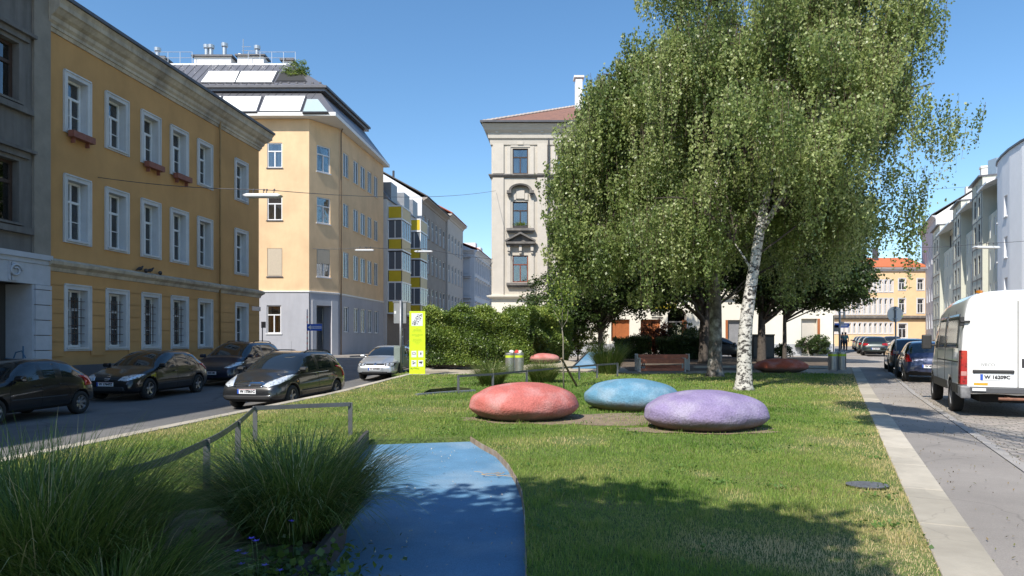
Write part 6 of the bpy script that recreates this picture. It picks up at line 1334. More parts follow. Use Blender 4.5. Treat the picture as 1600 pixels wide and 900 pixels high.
make_car('parked_car', 'dark blue car glimpsed between the grey pole and the lime pillar', 'car', S, M_blue, put(34.6,-7.62), HL, 'cars by the lawn kerb')
# right-hand street, seen from behind
HR = headed(U2)
tl = [([(.52,.78),(.80,.76),(.84,.90),(.70,1.00),(.56,.90)], M_tail)]
S = hatch(3.95, 1.68, 1.46, 2.45, hood=.95, cowl=.85, roof0=.1, roof1=-1.15, belt=.93, r=.30, tail=[([(.56,.72),(.78,.70),(.82,.95),(.66,1.02)], M_tail)], head=[([(.45,.62),(.76,.64),(.76,.74),(.48,.72)], M_head)], plates=[('rear',0,.56,'W 40933F')])
make_car('parked_car', 'dark blue hatchback with red tail lamp directly ahead of the white van', 'car', S, M_blue, put(29.9,2.95,R_,RR), HR, 'cars parked along the right-hand street')
S = hatch(4.3, 1.76, 1.50, 2.6, hood=.98, cowl=1.0, roof0=.2, roof1=-1.45, belt=.95, r=.31, tail=tl, head=[([(.45,.62),(.80,.64),(.80,.74),(.48,.72)], M_head)], plates=[('rear',0,.62,'W 70215A')])
make_car('parked_car', 'black hatchback parked in front of the blue one on the right-hand street', 'car', S, M_blk, put(35.2,2.85,R_,RR), HR, 'cars parked along the right-hand street')
S = hatch(4.35, 1.80, 1.47, 2.6, hood=.98, cowl=1.0, roof0=.2, roof1=-1.4, belt=.95, r=.32, tail=[([(.42,.80),(.82,.76),(.86,.88),(.74,.96),(.44,.92)], M_tail)], head=[([(.45,.62),(.80,.64),(.80,.74),(.48,.72)], M_head)], plates=[('rear',0,.55,'W 25577H')])
row = make_car('parked_car', 'dark green-grey hatchback with wide red tail lamps, first of the row beyond the crossing', 'car', S, M_grn, put(58.6,2.5,R_,RR), HR, 'row of cars beyond the crossing')
nmz = ['second', 'third', 'fourth', 'fifth', 'sixth']
for i in range(5):
    c = copy_tree(row); c.location = put(63.9+5.2*i, 2.35+.1*(i % 2), R_, RR); c['label'] = f'dark car seen edge on, {nmz[i]} in the row beyond the crossing'
    if i == 3: pass
for (s_, lt, yaw, pm_, lb) in ((60,8.6,.5,M_rdp,'dark red car in the distance above the roof of the black hatchback'), (62,11.0,.4,M_whp,'white car in the distance beside the van front'), (71,4.4,0,M_dkg,'grey car standing in the lane beyond the first dark green-grey one')):
    c = copy_tree(row); c.location = put(s_, lt, R_, RR); c.rotation_euler.z = HR+yaw; c['label'] = lb; c['group'] = 'distant cars'
    for ch in c.children:
        if ch.name.startswith('body'): ch.data = ch.data.copy(); ch.data.materials[0] = pm_
S = hatch(4.4, 1.78, 1.46, 2.6, hood=.98, cowl=1.0, roof0=.2, roof1=-1.4, belt=.93, r=.31, tail=tl, head=[([(.45,.62),(.80,.64),(.80,.74),(.48,.72)], M_head)])
q = gp(1141,561); make_car('parked_car', 'car seen from the side through the trunks in front of the tenement', 'car', S, M_dkg, (q.x+.3, 47.0, RR(0,47)), 0.0, 'cars before the tenement')

# ---- white panel van
vroot = empty('panel_van', put(19.35,3.24,R_,RR), HR, 'white high-roofed panel van with closed rear doors at the right edge, seen from behind', 'van')
def van():
    zt = [(2.75,.62),(2.70,.80),(2.55,1.0),(2.2,1.18),(1.95,1.28),(1.75,1.42),(1.35,2.10),(1.15,2.36),(.9,2.48),(.3,2.56),(-1,2.60),(-2.5,2.60),(-2.70,2.585),(-2.74,2.56)]
    wf = [(2.75,.80),(2.6,.90),(2.2,.97),(1.6,1),(-2.4,1),(-2.62,.992),(-2.74,.965)]
    xs = [2.75,2.70,2.55,2.2,1.95,1.80,1.75,1.35,1.15,.9,.82,.3,-.6,-.68,-1.6,-2.2,-2.55,-2.68,-2.74]; verts = []
    for x in xs:
        t, = lerp_tab(zt, x); f, = lerp_tab(wf, x); w = .985*f; zbb = .42 if x > -2.3 else .46
        if t < 1.5: half = [(0,zbb),(w*.9,zbb),(w*.99,zbb+.1),(w,zbb+.3*(t-zbb)),(w,zbb+.55*(t-zbb)),(w*.985,zbb+.75*(t-zbb)),(w*.95,zbb+.88*(t-zbb)),(w*.8,t-.03),(w*.4,t),(0,t)]
        else: half = [(0,zbb),(w*.93,zbb),(w*.99,zbb+.06),(w*1.0,.75),(w*1.0,1.05),(w*.985,1.35),(w*.955,1.85),(w*.895,t-.20),(w*.70,t-.03),(0,t)]
        verts.append([(x,y,z) for y, z in half]+[(x,-y,z) for y, z in half[-2:0:-1]])
    n = len(verts[0]); V = [p for r in verts for p in r]; Fq = []; fm = []
    for i in range(len(xs)-1):
        xm = (xs[i]+xs[i+1])/2
        for k in range(n):
            Fq.append([i*n+k, i*n+(k+1)%n, (i+1)*n+(k+1)%n, (i+1)*n+k]); kk = k if k < 9 else n-1-k; m = 0
            if kk <= 0: m = 2
            if 1.75 > xm > 1.15 and kk in (7,8): m = 3
            if 1.75 > xm > .82 and kk == 5: m = 1
            fm.append(m)
    Fq.append(list(range(n))[::-1]); fm.append(0); Fq.append([(len(xs)-1)*n+k for k in range(n)]); fm.append(0)
    me = bpy.data.meshes.new('body'); me.from_pydata(V, [], Fq); [me.materials.append(m_) for m_ in (M_whp, M_cglass, M_under, M_cglass)]; me.polygons.foreach_set('material_index', fm)
    b = bmesh.new(); b.from_mesh(me); bmesh.ops.recalc_face_normals(b, faces=b.faces)
    cl = b.edges.layers.float.new('crease_edge')
    for e in b.edges:
        if all(abs(v.co.x+2.74) < 1e-4 for v in e.verts) or all(abs(v.co.x+2.68) < 1e-4 for v in e.verts): e[cl] = .75
    b.to_mesh(me); b.free(); me.polygons.foreach_set('use_smooth', [True]*len(me.polygons))
    bo = bpy.data.objects.new('body', me); COL.objects.link(bo); md = bo.modifiers.new('s', 'SUBSURF'); md.levels = 2; cuts = []
    for wx in (1.75,-1.45):
        for sg in (-1,1):
            cm = MB(); rr = .41; nn = 28; A = [[cm.pt((wx+rr*math.cos(2*math.pi*k/nn), yy, .36+rr*math.sin(2*math.pi*k/nn))) for k in range(nn)] for yy in (sg*1.3, sg*.70)]
            for k in range(nn): cm.f.append([A[0][k], A[0][(k+1)%nn], A[1][(k+1)%nn], A[1][k]]); cm.m.append(0)
            cm.f.append(A[0]); cm.m.append(0); cm.f.append(A[1]); cm.m.append(0); c = cm.build('cutter', [M_under]); cuts.append(c); md = bo.modifiers.new('b','BOOLEAN'); md.operation = 'DIFFERENCE'; md.object = c
            if hasattr(md, 'material_mode'): md.material_mode = 'TRANSFER'
    dg = bpy.context.evaluated_depsgraph_get(); dg.update(); nm = bpy.data.meshes.new_from_object(bo.evaluated_get(dg)); bpy.data.objects.remove(bo); [bpy.data.objects.remove(c) for c in cuts]
    body = bpy.data.objects.new('body', nm); COL.objects.link(body); body.parent = vroot
    bb = bmesh.new(); bb.from_mesh(nm); bv = BVHTree.FromBMesh(bb); bb.free()
    X = -2.745
    def slab(name, y0, y1, z0, z1, m_, d=.02, parent=vroot, bev=.006, x0=X): mb = MB(); mb.box(x0-d, x0+.01, y0, y1, z0, z1); return mb.build(name, m_, parent, bevel=bev)
    for s, lab in ((1,'l'),(-1,'r')):      # dark side windows
        for xa, xb in ((.58,-.56),(-.72,-2.42)):
            mb = MB(); nx, nz = 10, 6; ids = {}
            for i in range(nx+1):
                for j in range(nz+1):
                    h = bv.ray_cast(Vector((xa+(xb-xa)*i/nx, s*2, 1.40+.72*j/nz)), Vector((0,-s,0))); ids[i,j] = mb.pt(h[0]+h[1]*.006 if h[0] is not None else (xa,s,1.4))
            for i in range(nx):
                for j in range(nz): mb.f.append([ids[i,j],ids[i+1,j],ids[i+1,j+1],ids[i,j+1]]); mb.m.append(0)
            o = mb.build('side_window', plain('van_side_glass', (.06,.065,.07), .12, spec=.8), vroot, smooth=True); md = o.modifiers.new('t','SOLIDIFY'); md.thickness = .01; md.offset = 0
    # the two rear doors, pressed panels, handle, hinges
    for (a, b_) in ((.006,.845),(-.845,-.006)):
        mb = MB(); mb.prism([(0,0)]*3, 0, 0) if False else None
        top = 2.36; pts = [(a if a > 0 else a, .62), (b_, .62), (b_, 1.5), (b_-.03 if b_ > 0.01 else b_, top-.06), (b_-.10 if b_ > .01 else b_, top), (a+.10 if a < -.01 else a, top), (a+.03 if a < -.01 else a, top-.06), (a, 1.5)]
        V_ = [(X-.018, y, z) for y, z in pts]+[(X+.012, y, z) for y, z in pts]; k = len(pts); mb.v = V_; mb.f = [list(range(k)), [k+i for i in range(k)][::-1]]+[[i,(i+1)%k,k+(i+1)%k,k+i] for i in range(k)]; mb.m = [0]*len(mb.f); d_ = mb.build('rear_door', M_whp, vroot, bevel=.008)
        s = 1 if a > 0 else -1; lo, hi = (.11,.74) if s > 0 else (-.74,-.11)
        slab('door_panel', lo, hi, 1.38, 2.22, M_whp, .026, d_, .012); slab('door_panel', lo, hi, .70, .92, M_whp, .024, d_, .012)
    slab('door_gap', -.006,.006,.62,2.36,M_seamd,.019)
    slab('handle_recess', -.34,-.06,1.02,1.20,M_blackpl,.030); slab('door_handle', -.25,-.12,1.06,1.15,M_under,.045)
    slab('plate_lamp_bar', .06,.76,.90,.97,M_blackpl,.055,bev=.02)
    po = slab('number_plate', .11,.63,.76,.88,M_platew,.034,bev=0); slab('plate_band', .585,.63,.762,.878,M_plateb,.037,po,0)
    Mt = Matrix(((0,0,-1,X-.038),(-1,0,0,.345),(0,1,0,.82),(0,0,0,1))); text_mesh('plate_lettering', 'W 16209C', .095, M_platet, po, Mt, .002, .004)
    Mt = Matrix(((0,0,-1,X-.02),(-1,0,0,.50),(0,1,0,1.07),(0,0,0,1))); text_mesh('lettering', 'IVECO', .085, mat('grey_letter', (.22,.22,.22), .4), vroot, Mt, .004, .001)
    slab('sticker', .50,.74,.655,.70,mat('orange_sticker', (.65,.33,.02), .5),.022,bev=0)
    for s in (1,-1):
        y0, y1 = (.80,.985) if s > 0 else (-.985,-.80)
        mb = MB(); P = [(X-.03,s*.85,.66),(X-.03,s*.975,.66),(X+.13,s*.993,.66),(X+.13,s*.85,.66),(X-.03,s*.85,1.36),(X-.03,s*.955,1.36),(X+.13,s*.975,1.36),(X+.13,s*.85,1.36)]
        mb.hexa(P); tlp = mb.build('taillight', M_tail, vroot, bevel=.012); slab('reversing_lens', s*.86 if s > 0 else -.96, .96 if s > 0 else -.86, .84,.93, mat('pink_lens',(.45,.22,.20),.2), .037, tlp)
        for z in (1.95,): 
            mb = MB(); mb.box(X-.05,X+.06,min(s*.80,s*.97),max(s*.80,s*.97),z-.02,z+.02); mb.box(X-.03,X+.09,min(s*.90,s*.975),max(s*.90,s*.975),z-.09,z+.10); mb.build('door_hinge', M_blackpl, vroot, bevel=.01)
        # lower side cladding, mirror, sliding rail
        mb = MB(); mb.box(-1.0,1.3,min(s*.975,s*1.0),max(s*.975,s*1.0),.47,.66); mb.box(-2.6,-1.92,min(s*.975,s*1.0),max(s*.975,s*1.0),.47,.66); mb.build('side_cladding', M_blackpl, vroot, bevel=.01)
        mb = MB()
        for zz_ in (1.12,): 
            P = []
            for k in range(30):
                x = .6-3.1*k/29; h = bv.ray_cast(Vector((x,s*2,zz_)), Vector((0,-s,0)))
                if h[0] is not None: P.append(h[0])
            mb.tube(P, .012, 5)
        for xx in (.70,-.62,-1.75):
            P = []
            for k in range(20):
                z = .6+1.6*k/19; h = bv.ray_cast(Vector((xx,s*2,z)), Vector((0,-s,0)))
                if h[0] is not None: P.append(h[0])
            mb.tube(P, .006, 5)
        mb.build('panel_gap', M_seamd, vroot)
        mb = MB(); mb.box(1.45,1.58,min(s*1.02,s*1.24),max(s*1.02,s*1.24),1.35,1.72); mb.box(1.5,1.55,min(s*.93,s*1.05),max(s*.93,s*1.05),1.42,1.47); mb.build('mirror', M_blackpl, vroot, bevel=.03)
        for wx in (1.75,-1.45): wheel(vroot, wx, s*.87, .36, .22, s, 6, mat('steel_wheel', (.25,.25,.26), .5), 'steel')
    # bumper: grey middle step, corner pieces, dented tow bar
    mb = MB(); mb.box(X-.10,X+.05,-.80,.80,.50,.615); mb.build('bumper', mat('grey_bumper', (.07,.072,.078), .6, .15, 5), vroot, bevel=.015)
    for s in (1,-1):
        mb = MB(); mb.hexa([(X-.10,s*.80,.38),(X-.06,s*.97,.38),(X+.42,s*1.0,.44),(X+.42,s*.85,.44),(X-.12,s*.80,.62),(X-.07,s*.98,.64),(X+.42,s*1.004,.66),(X+.42,s*.85,.66)]); mb.build('bumper_corner', MATS['grey_bumper'] if s < 0 else mat('scuffed_bumper', (.10,.10,.11), .6, .5, 7, dirt=(.5,.5,.5), dirt_amt=.5), vroot, bevel=.02)
    mb = MB(); mb.box(X-.135,X-.11,.55,.78,.545,.60); mb.build('reflector', M_platew, vroot)
    mb = MB(); mb.tube([(X-.16,.35,.40),(X-.16,-.9,.40)], .028, 8); mb.box(X-.13,X+.3,.15,.19,.37,.43); mb.box(X-.13,X+.3,-.6,-.56,.37,.43); mb.build('tow_bar', mat('rusty_bar', (.20,.09,.055), .8, .4, 9), vroot)
    mb = MB(); mb.box(X+.2,2.2,-.6,.6,.30,.45); mb.tube([(X+.5,.2,.35),(X+1.8,.2,.35)], .09, 8); mb.build('chassis', M_under, vroot)
    mb = MB(); mb.lathe([(.07,0),(.065,.05),(.02,.07)], (X+.12,.62,2.53), 10); mb.build('marker_lamp', M_amber, vroot)
van()
# ============================================================ PLAY BOULDERS
def boulder_mat(name, c, dirty):
    m, nt, bs, o = nodes_of(name); tc, n1, col = noise_col(nt, bs, c, .20, 2.6, dirt=[v*.62+.17 for v in c], dirt_amt=.7, scale2=2.3)
    v = nt.nodes.new('ShaderNodeTexVoronoi'); v.inputs['Scale'].default_value = 60; nt.links.new(tc.outputs['Object'], v.inputs['Vector'])
    r = nt.nodes.new('ShaderNodeValToRGB'); r.color_ramp.elements[0].color = (.72,.72,.72,1); r.color_ramp.elements[1].color = (1.2,1.2,1.2,1); nt.links.new(v.outputs['Color'], r.inputs[0])
    mx = nt.nodes.new('ShaderNodeMix'); mx.data_type = 'RGBA'; mx.blend_type = 'MULTIPLY'; mx.inputs[0].default_value = .8; nt.links.new(col, mx.inputs[6]); nt.links.new(r.outputs[0], mx.inputs[7])
    sx = nt.nodes.new('ShaderNodeSeparateXYZ'); nt.links.new(tc.outputs['Object'], sx.inputs[0]); ns = nt.nodes.new('ShaderNodeMath'); ns.operation = 'MULTIPLY_ADD'; ns.inputs[1].default_value = .22; nt.links.new(n1.outputs['Fac'], ns.inputs[0]); nt.links.new(sx.outputs['Z'], ns.inputs[2])
    r3 = nt.nodes.new('ShaderNodeValToRGB'); r3.color_ramp.elements[0].position = .20; r3.color_ramp.elements[1].position = .36; r3.color_ramp.elements[0].color = (1,1,1,1); r3.color_ramp.elements[1].color = (0,0,0,1); nt.links.new(ns.outputs[0], r3.inputs[0])
    m2 = nt.nodes.new('ShaderNodeMix'); m2.data_type = 'RGBA'; nt.links.new(r3.outputs[0], m2.inputs[0]); nt.links.new(mx.outputs[2], m2.inputs[6]); m2.inputs[7].default_value = rgb(dirty)   # colour turns dark brown towards the foot
    nt.links.new(m2.outputs[2], bs.inputs['Base Color']); bs.inputs['Roughness'].default_value = .8
    n = nt.nodes.new('ShaderNodeTexNoise'); n.inputs['Scale'].default_value = 28; n.inputs['Detail'].default_value = 5; nt.links.new(tc.outputs['Object'], n.inputs['Vector']); bump(nt, bs, n.outputs['Fac'], .55, .03); return m
def boulder(label, c, w, dd, h, m, seed, rz=0, base=None):
    z0 = base if base is not None else LT(c.x, c.y); bm = bmesh.new(); bmesh.ops.create_icosphere(bm, subdivisions=5, radius=1)
    rd = random.Random(seed); ph = [rd.uniform(0, 6.28) for _ in range(6)]
    for v in bm.verts:
        x, y, z = v.co; r = math.hypot(x, y); lift = .40*h
        zz_ = z*(h-lift) if z > 0 else z*lift*1.15
        if z > 0: zz_ = (h-lift)*z**.92
        k = 1+.025*math.sin(3*math.atan2(y,x)+ph[0])+.018*math.sin(5*math.atan2(y,x)+ph[1])
        n_ = .010*math.sin(x*9+ph[2])*math.sin(y*8+ph[3])+.008*math.sin(z*11+x*6+ph[4])
        v.co = (x*w/2*(k+n_), y*dd/2*(k+n_), zz_+lift-.04+n_*.6)
    me = bpy.data.meshes.new('play_boulder'); bm.to_mesh(me); bm.free(); me.polygons.foreach_set('use_smooth', [True]*len(me.polygons)); me.materials.append(m)
    o = bpy.data.objects.new('play_boulder', me); COL.objects.link(o); o.location = (c.x, c.y, z0); o.rotation_euler.z = rz; return tag(o, label, 'boulder', 'coloured play boulders')
DST = (.13,.095,.07)
boulder('coral red rubber-coated play boulder, nearest left of the three on the lawn', atd(819,0,13.25), 2.12, 1.75, .74, boulder_mat('coral_coat', (.47,.13,.11), DST), 1, .1)
boulder('sky blue rubber-coated play boulder between the red and the purple one', atd(987,0,15.0), 2.06, 1.7, .72, boulder_mat('sky_blue_coat', (.105,.25,.36), (.17,.14,.11)), 2, -.1)
boulder('purple rubber-coated play boulder, frontmost on the lawn', atd(1100.5,0,11.75), 2.13, 1.7, .70, boulder_mat('purple_coat', (.25,.20,.35), DST), 3, .05)
boulder('rust red play boulder in dappled shade at the back right of the lawn', atd(1220,0,29.8), 2.3, 1.7, .62, boulder_mat('rust_coat', (.52,.10,.04), DST), 4)
# gravel mound, blue climbing ramp, far boulder
def mound(x, y): return LT(x, y)-.03+.44*math.exp(-((x-1.9)/2.1)**2-((y-32.4)/1.6)**2)
patch('gravel_mound', [(-1.8,29.9),(5.2,29.9),(5.6,36.2),(-1.8,36.2)], mound, M_gravel, step=.4, dz=.006)
q = atd(850,0,31.8); boulder('pale red play boulder on the gravel mound behind the grass tufts', q, 1.52, 1.2, .46, boulder_mat('faded_red_coat', (.50,.17,.15), DST), 5, base=mound(q.x, q.y)-.02)
def qd(px, py, d): p = atd(px, py, d); return (p.x, p.y, p.z)
rmp = empty('climbing_ramp', (qd(905,575,30.8)[0], 30.8, LT(0,31)), 0, 'tilted sky blue play ramp with a dark left edge by the far grass tuft', 'play ramp'); o_ = Vector(rmp.location)
A = [Vector(qd(894,576,30.6)), Vector(qd(940,574,30.9)), Vector(qd(957,549.5,34.5)), Vector(qd(920,550,34.5))]; A = [p-o_ for p in A]; nz = Vector((0,-.25,.97))
mb = MB(); mb.hexa([p+Vector((0,0,-.04)) for p in A]+[p+Vector((0,0,.0)) for p in A]); mb.build('deck', M_rub, rmp)
mb = MB(); e = Vector((-.07,0,0)); mb.hexa([A[0]+e+Vector((0,0,-.12)),A[0]+Vector((-.003,0,-.12)),A[3]+Vector((-.003,0,-.12)),A[3]+e+Vector((0,0,-.12)),A[0]+e+Vector((0,0,.04)),A[0]+Vector((-.003,0,.04)),A[3]+Vector((-.003,0,.04)),A[3]+e+Vector((0,0,.04))])
mb.build('side_beam', M_timber, rmp)
mb = MB(); mb.hexa([A[0]+Vector((.02,.05,-.5)),A[1]+Vector((-.02,.05,-.5)),A[2]+Vector((-.02,0,-1.1)),A[3]+Vector((.02,0,-1.1)),A[0]+Vector((.02,.05,-.045)),A[1]+Vector((-.02,.05,-.045)),A[2]+Vector((-.02,0,-.045)),A[3]+Vector((.02,0,-.045))]); mb.build('base', mat('concrete_grey', (.33,.32,.30), .9), rmp)
# ============================================================ PATH EDGES, RAILS, BED
mb = MB(); pts = [Vector((p.x, p.y, LT(p.x,p.y)-.055)) for p in path_right]; mb.bar(pts, .010, .13); tag(mb.build('path_edging', M_rust), 'thin rusty steel edging along the right side of the blue path', 'edging')
mb = MB(); pts = [Vector((p.x+.02, p.y, .03)) for p in path_left]; pts.insert(2, Vector((-1.30,5.2,.03))); mb.bar(pts, .05, .24); tag(mb.build('bed_edging', M_timber, bevel=.006), 'dark board edging between the grass clumps and the blue path', 'edging')
patch('planting_bed', [(-3.9,2.3),(-1.38,2.3),(-1.32,4.4),(-1.5,6.0),(-2.0,6.3),(-3.6,5.6),(-4.4,4.2)], lambda x, y: .03, M_soil, step=.5)
M_rail = mat('dull_rail_steel', (.13,.135,.145), .5, .2, 6, metal=.5)
def rail(label, posts, top, bends=None, hgt=.5):
    """flat-bar rail: posts are ground points"""
    b = posts[0]; root = empty('handrail', b, 0, label, 'railing'); mb = MB()
    pts = [Vector((p.x-b.x, p.y-b.y, p.z+hgt-b.z)) for p in (bends or posts)]; mb.bar(pts, .014, .065); mb.build('top_bar', M_rail, root, bevel=.002)
    for p in posts:
        mb = MB(); x, y, z = p.x-b.x, p.y-b.y, p.z-b.z; mb.box(x-.035,x+.035,y+.009,y+.021,z-.05,z+hgt+.028); mb.build('post', M_rail, root, bevel=.002)
    return root
def G3(x, y): return Vector((x, y, LT(x, y)))
rp = [gp(547,681), gp(398,690)]; P2 = G3((371-800)/F*8.3, 8.3); P3 = G3((322-800)/F*6.75, 6.75); P4 = G3((200-800)/F*5.25,5.25)
curve = [rp[0], rp[1]]; ctrl = [rp[1], P2, P3, P4, G3(-3.7,4.35), G3(-4.9,4.0)]
sm_pts = [rp[0]]
for i in range(len(ctrl)-1):
    p0 = ctrl[max(i-1,0)]; p1 = ctrl[i]; p2 = ctrl[i+1]; p3 = ctrl[min(i+2,len(ctrl)-1)]
    for k in range(6):
        t = k/6; sm_pts.append(.5*((2*p1)+(p2-p0)*t+(2*p0-5*p1+4*p2-p3)*t*t+(3*p1-p0-3*p2+p3)*t**3))
sm_pts.append(ctrl[-1])
rail('low flat steel handrail curving through the grass clumps in the foreground', [rp[0], rp[1], P2, P3, P4, ctrl[4]], None, sm_pts)
mr = [gp(716,615), gp(770,611), gp(823,604), gp(905,594), gp(933,591), gp(965,588)]
rail('low steel handrail on posts behind the red boulder, running to the far grass tuft', mr, None)
mb = MB(); mb.bar([gp(651,618)+Vector((0,0,.02)), gp(700,614)+Vector((0,0,.02)), gp(742,611.5)+Vector((0,0,.02))], .12, .06); tag(mb.build('pit_edge', M_steel), 'flat steel edge in front of the dark sunken pit in the lawn', 'edging')
# young tree with stakes
b = gp(881,608); r = empty('young_tree', b, 0, 'young staked tree with a thin forked stem behind the red boulder', 'tree'); d = b.y
f_ = lambda x, y, dd=0: rel(x, y, d+dd, b)
mb = MB(); mb.tube([(0,0,-.05), f_(880,570), f_(880,530), f_(878,512)], [.026,.024,.020,.018], 8); mb.tube([f_(878,512), f_(872,498), f_(866,486)], [.013,.010,.006], 6); mb.tube([f_(878,513), f_(886,500), f_(888,483)], [.013,.010,.006], 6); mb.tube([f_(878,514), f_(879,480), f_(876,440)], [.016,.011,.005], 6); mb.build('trunk', mat('grey_stem', (.20,.18,.14), .9), r, smooth=True)
RNG = np.random.default_rng(91); P = np.concatenate([np.array(f_(x, y))+RNG.normal(size=(150,3))*[.22,.22,.25] for x, y in ((866,478),(888,474),(876,440),(872,458),(884,452))]); leaves('crown', P, .075, M_hedgeleaf, r, droop=.5)
b = gp(903,604); mb = MB(); mb.tube([(0,0,-.05), rel(877,560,d-.1,b)], .035, 8); sk = mb.build('tree_stake', mat('weathered_stake', (.16,.11,.06), .9)); sk.location = b; tag(sk, 'slanting wooden stake leaning against the young tree', 'stake')
# ============================================================ PILLAR, POLES, SIGNS
b = gp(652,585.5); W_, H_ = .64, 2.58
r = empty('information_pillar', b, math.radians(3), 'tall lime green information pillar with a map and four white icon squares', 'information pillar')
M_lime = mat('lime_enamel', (.60,.76,.02), .4, .04, 2); mb = MB(); mb.box(-W_/2,W_/2,0,.11,.0,H_); mb.build('body', M_lime, r, bevel=.006)
mb = MB(); mb.box(-W_/2-.18,W_/2+.18,-.14,.3,-.10,.03); mb.build('foundation', MATS['concrete_grey'], r)
mb = MB(); mb.box(-.235,.22,-.004,0,H_-.60,H_-.08); mp_o = mb.build('map_panel', M_platew, r)
mb = MB(); g = random.Random(5)
for k in range(34):
    t = k/34; cx = -.19+.30*t*.9+(.05 if k % 2 else -.03)+g.uniform(-.02,.02); cz = H_-.55+.42*t+g.uniform(-.01,.01)
    w = g.uniform(.014,.034); h = g.uniform(.010,.022); 
    if k % 3 == 0: cx += .12; 
    P = [(-w,-h),(w*.8,-h+.006),(w,h),(-w*.8,h-.004)]; cx = max(-.18, min(.17, cx)); mb.hexa([(cx+p[0],-.0065,cz+p[1]) for p in P]+[(cx+p[0],-.0042,cz+p[1]) for p in P])
mb.build('map_blocks', M_platet, mp_o)
Mt = Matrix(((1,0,0,0),(0,0,-1,-.004),(0,1,0,H_-.78),(0,0,0,1)))
M_olive = plain('dark_olive_print', (.12,.16,.02), .6)
for i, (z, w, h) in enumerate(((.70,.10,.008),(.755,.34,.022),(.83,.40,.009),(.94,.46,.009),(.98,.46,.009),(1.02,.16,.009),(1.13,.34,.009),(1.17,.36,.009),(1.21,.40,.009),(1.26,.22,.009),(1.32,.14,.009))):
    mb = MB(); n_ = max(2, int(w/.045)); g = random.Random(i)
    x = -w/2
    while x < w/2: q_ = g.uniform(.012,.05); mb.box(x, min(x+q_, w/2), -.003, 0, H_-z-h, H_-z); x += q_+.010
    mb.build('print_line', M_olive, r)
for i, (x, z) in enumerate(((-.235,.80),(.04,.80),(-.235,.42),(.04,.42))):
    mb = MB(); mb.box(x,x+.20,-.004,0,z-.09+.0,z+.17); ip = mb.build('icon_panel', M_platew, r); mb = MB(); cx, cz = x+.10, z+.06; y0, y1 = -.0065, -.0042
    if i == 0: [mb.box(cx+a*.035-.022, cx+a*.035+.022, y0, y1, cz+c*.035-.010, cz+c*.035+.010) for a, c in ((-1,1),(1,1),(-1,-1),(1,-1))]; mb.box(cx-.07,cx-.055,y0,y1,cz-.02,cz+.02); mb.box(cx+.055,cx+.07,y0,y1,cz-.02,cz+.02)
    elif i == 1: mb.prism([(cx-.02,cz-.05),(cx+.015,cz-.05),(cx+.03,cz),(cx+.012,cz+.05),(cx-.015,cz+.04)], y0, y1)
    elif i == 2: mb.prism([(cx-.06,cz-.05),(cx-.02,cz-.06),(cx+.0,cz-.01),(cx-.03,cz+.02)], y0, y1); mb.prism([(cx+.01,cz-.02),(cx+.05,cz-.03),(cx+.06,cz+.03),(cx+.02,cz+.03)], y0, y1); mb.prism([(cx-.05,cz+.03),(cx-.01,cz+.03),(cx-.02,cz+.07),(cx-.06,cz+.06)], y0, y1)
    else: mb.prism([(cx-.07,cz+.0),(cx-.06,cz+.05),(cx+.05,cz+.06),(cx+.08,cz+.04),(cx+.04,cz+.0),(cx+.03,cz-.05),(cx+.01,cz-.05),(cx+.0,cz-.005),(cx-.04,cz-.01)], y0, y1)
    mb.build('icon', M_platet, ip)
mb = MB(); g = random.Random(8)
for k in range(9): x = -.27+k*.04; z0 = .23+g.uniform(-.02,.02); mb.tube([(x,-.002,z0),(x+.01,-.002,z0+g.uniform(.03,.09)),(x+.03,-.002,z0+.02)], .005, 5)
mb.build('scribble', M_platet, r)
def pole(label, b, h, r_=.035, m=None, name='sign_pole', cat='pole', rz=0): 
    root = empty(name, b, rz, label, cat); mb = MB(); mb.tube([(0,0,-.1),(0,0,h)], r_, 10); mb.build('post', m or M_steel, root, smooth=True); return root
b = gp(626,583); p = pole('grey steel pole carrying a signal cabinet left of the lime pillar', b, 3.05, .05, name='signal_pole')
mb = MB(); mb.box(-.30,-.04,.06,.30,2.10,2.98); mb.box(.04,.22,.06,.30,2.10,2.98); mb.box(-.34,.26,.04,.34,2.98,3.02); mb.build('cabinet', mat('grey_cabinet', (.24,.25,.26), .5, .15, 3), p)
mb = MB(); mb.box(-.24,.0,-.14,-.06,.45,1.10); mb.box(-.30,.10,.07,.5,.40,1.15); mb.build('control_box', mat('green_grey_box', (.20,.24,.22), .5, .15, 3), p, bevel=.01)
mb = MB(); mb.box(-.28,-.20,.055,.059,2.5,2.62); mb.build('sticker', M_platew, p)
b = Vector(((480-800)/F*39, 39, 0)); b.z = RL(b.x,b.y)+.1; p = pole('thin red and white pole carrying the blue one-way arrow sign', b, 3.0, .03, name='one_way_sign', cat='sign')
M_bsign = plain('sign_blue', (.01,.09,.48), .4)
zb_ = atd(490,511.5,39).z-b.z; mb = MB(); mb.box(.0,.86,-.05,-.03,zb_-.19,zb_+.19); sp_ = mb.build('sign_plate', M_bsign, p)
mb = MB(); mb.prism([(.04,zb_),(.22,zb_+.13),(.22,zb_+.07),(.82,zb_+.07),(.82,zb_-.07),(.22,zb_-.07),(.22,zb_-.13)], -.054, -.0505); mb.build('arrow', M_platew, sp_)
text_mesh('sign_lettering', 'EINBAHN', .13, M_bsign, sp_, Matrix(((1,0,0,.52),(0,0,-1,-.056),(0,1,0,zb_),(0,0,0,1))), .001, .003)
mb = MB(); [mb.tube([(0,0,z),(0,0,z+.12)], .034, 8) for z in [.4+.3*k for k in range(8)]]; mb.build('red_band', plain('sign_red', (.5,.03,.03), .5), p)
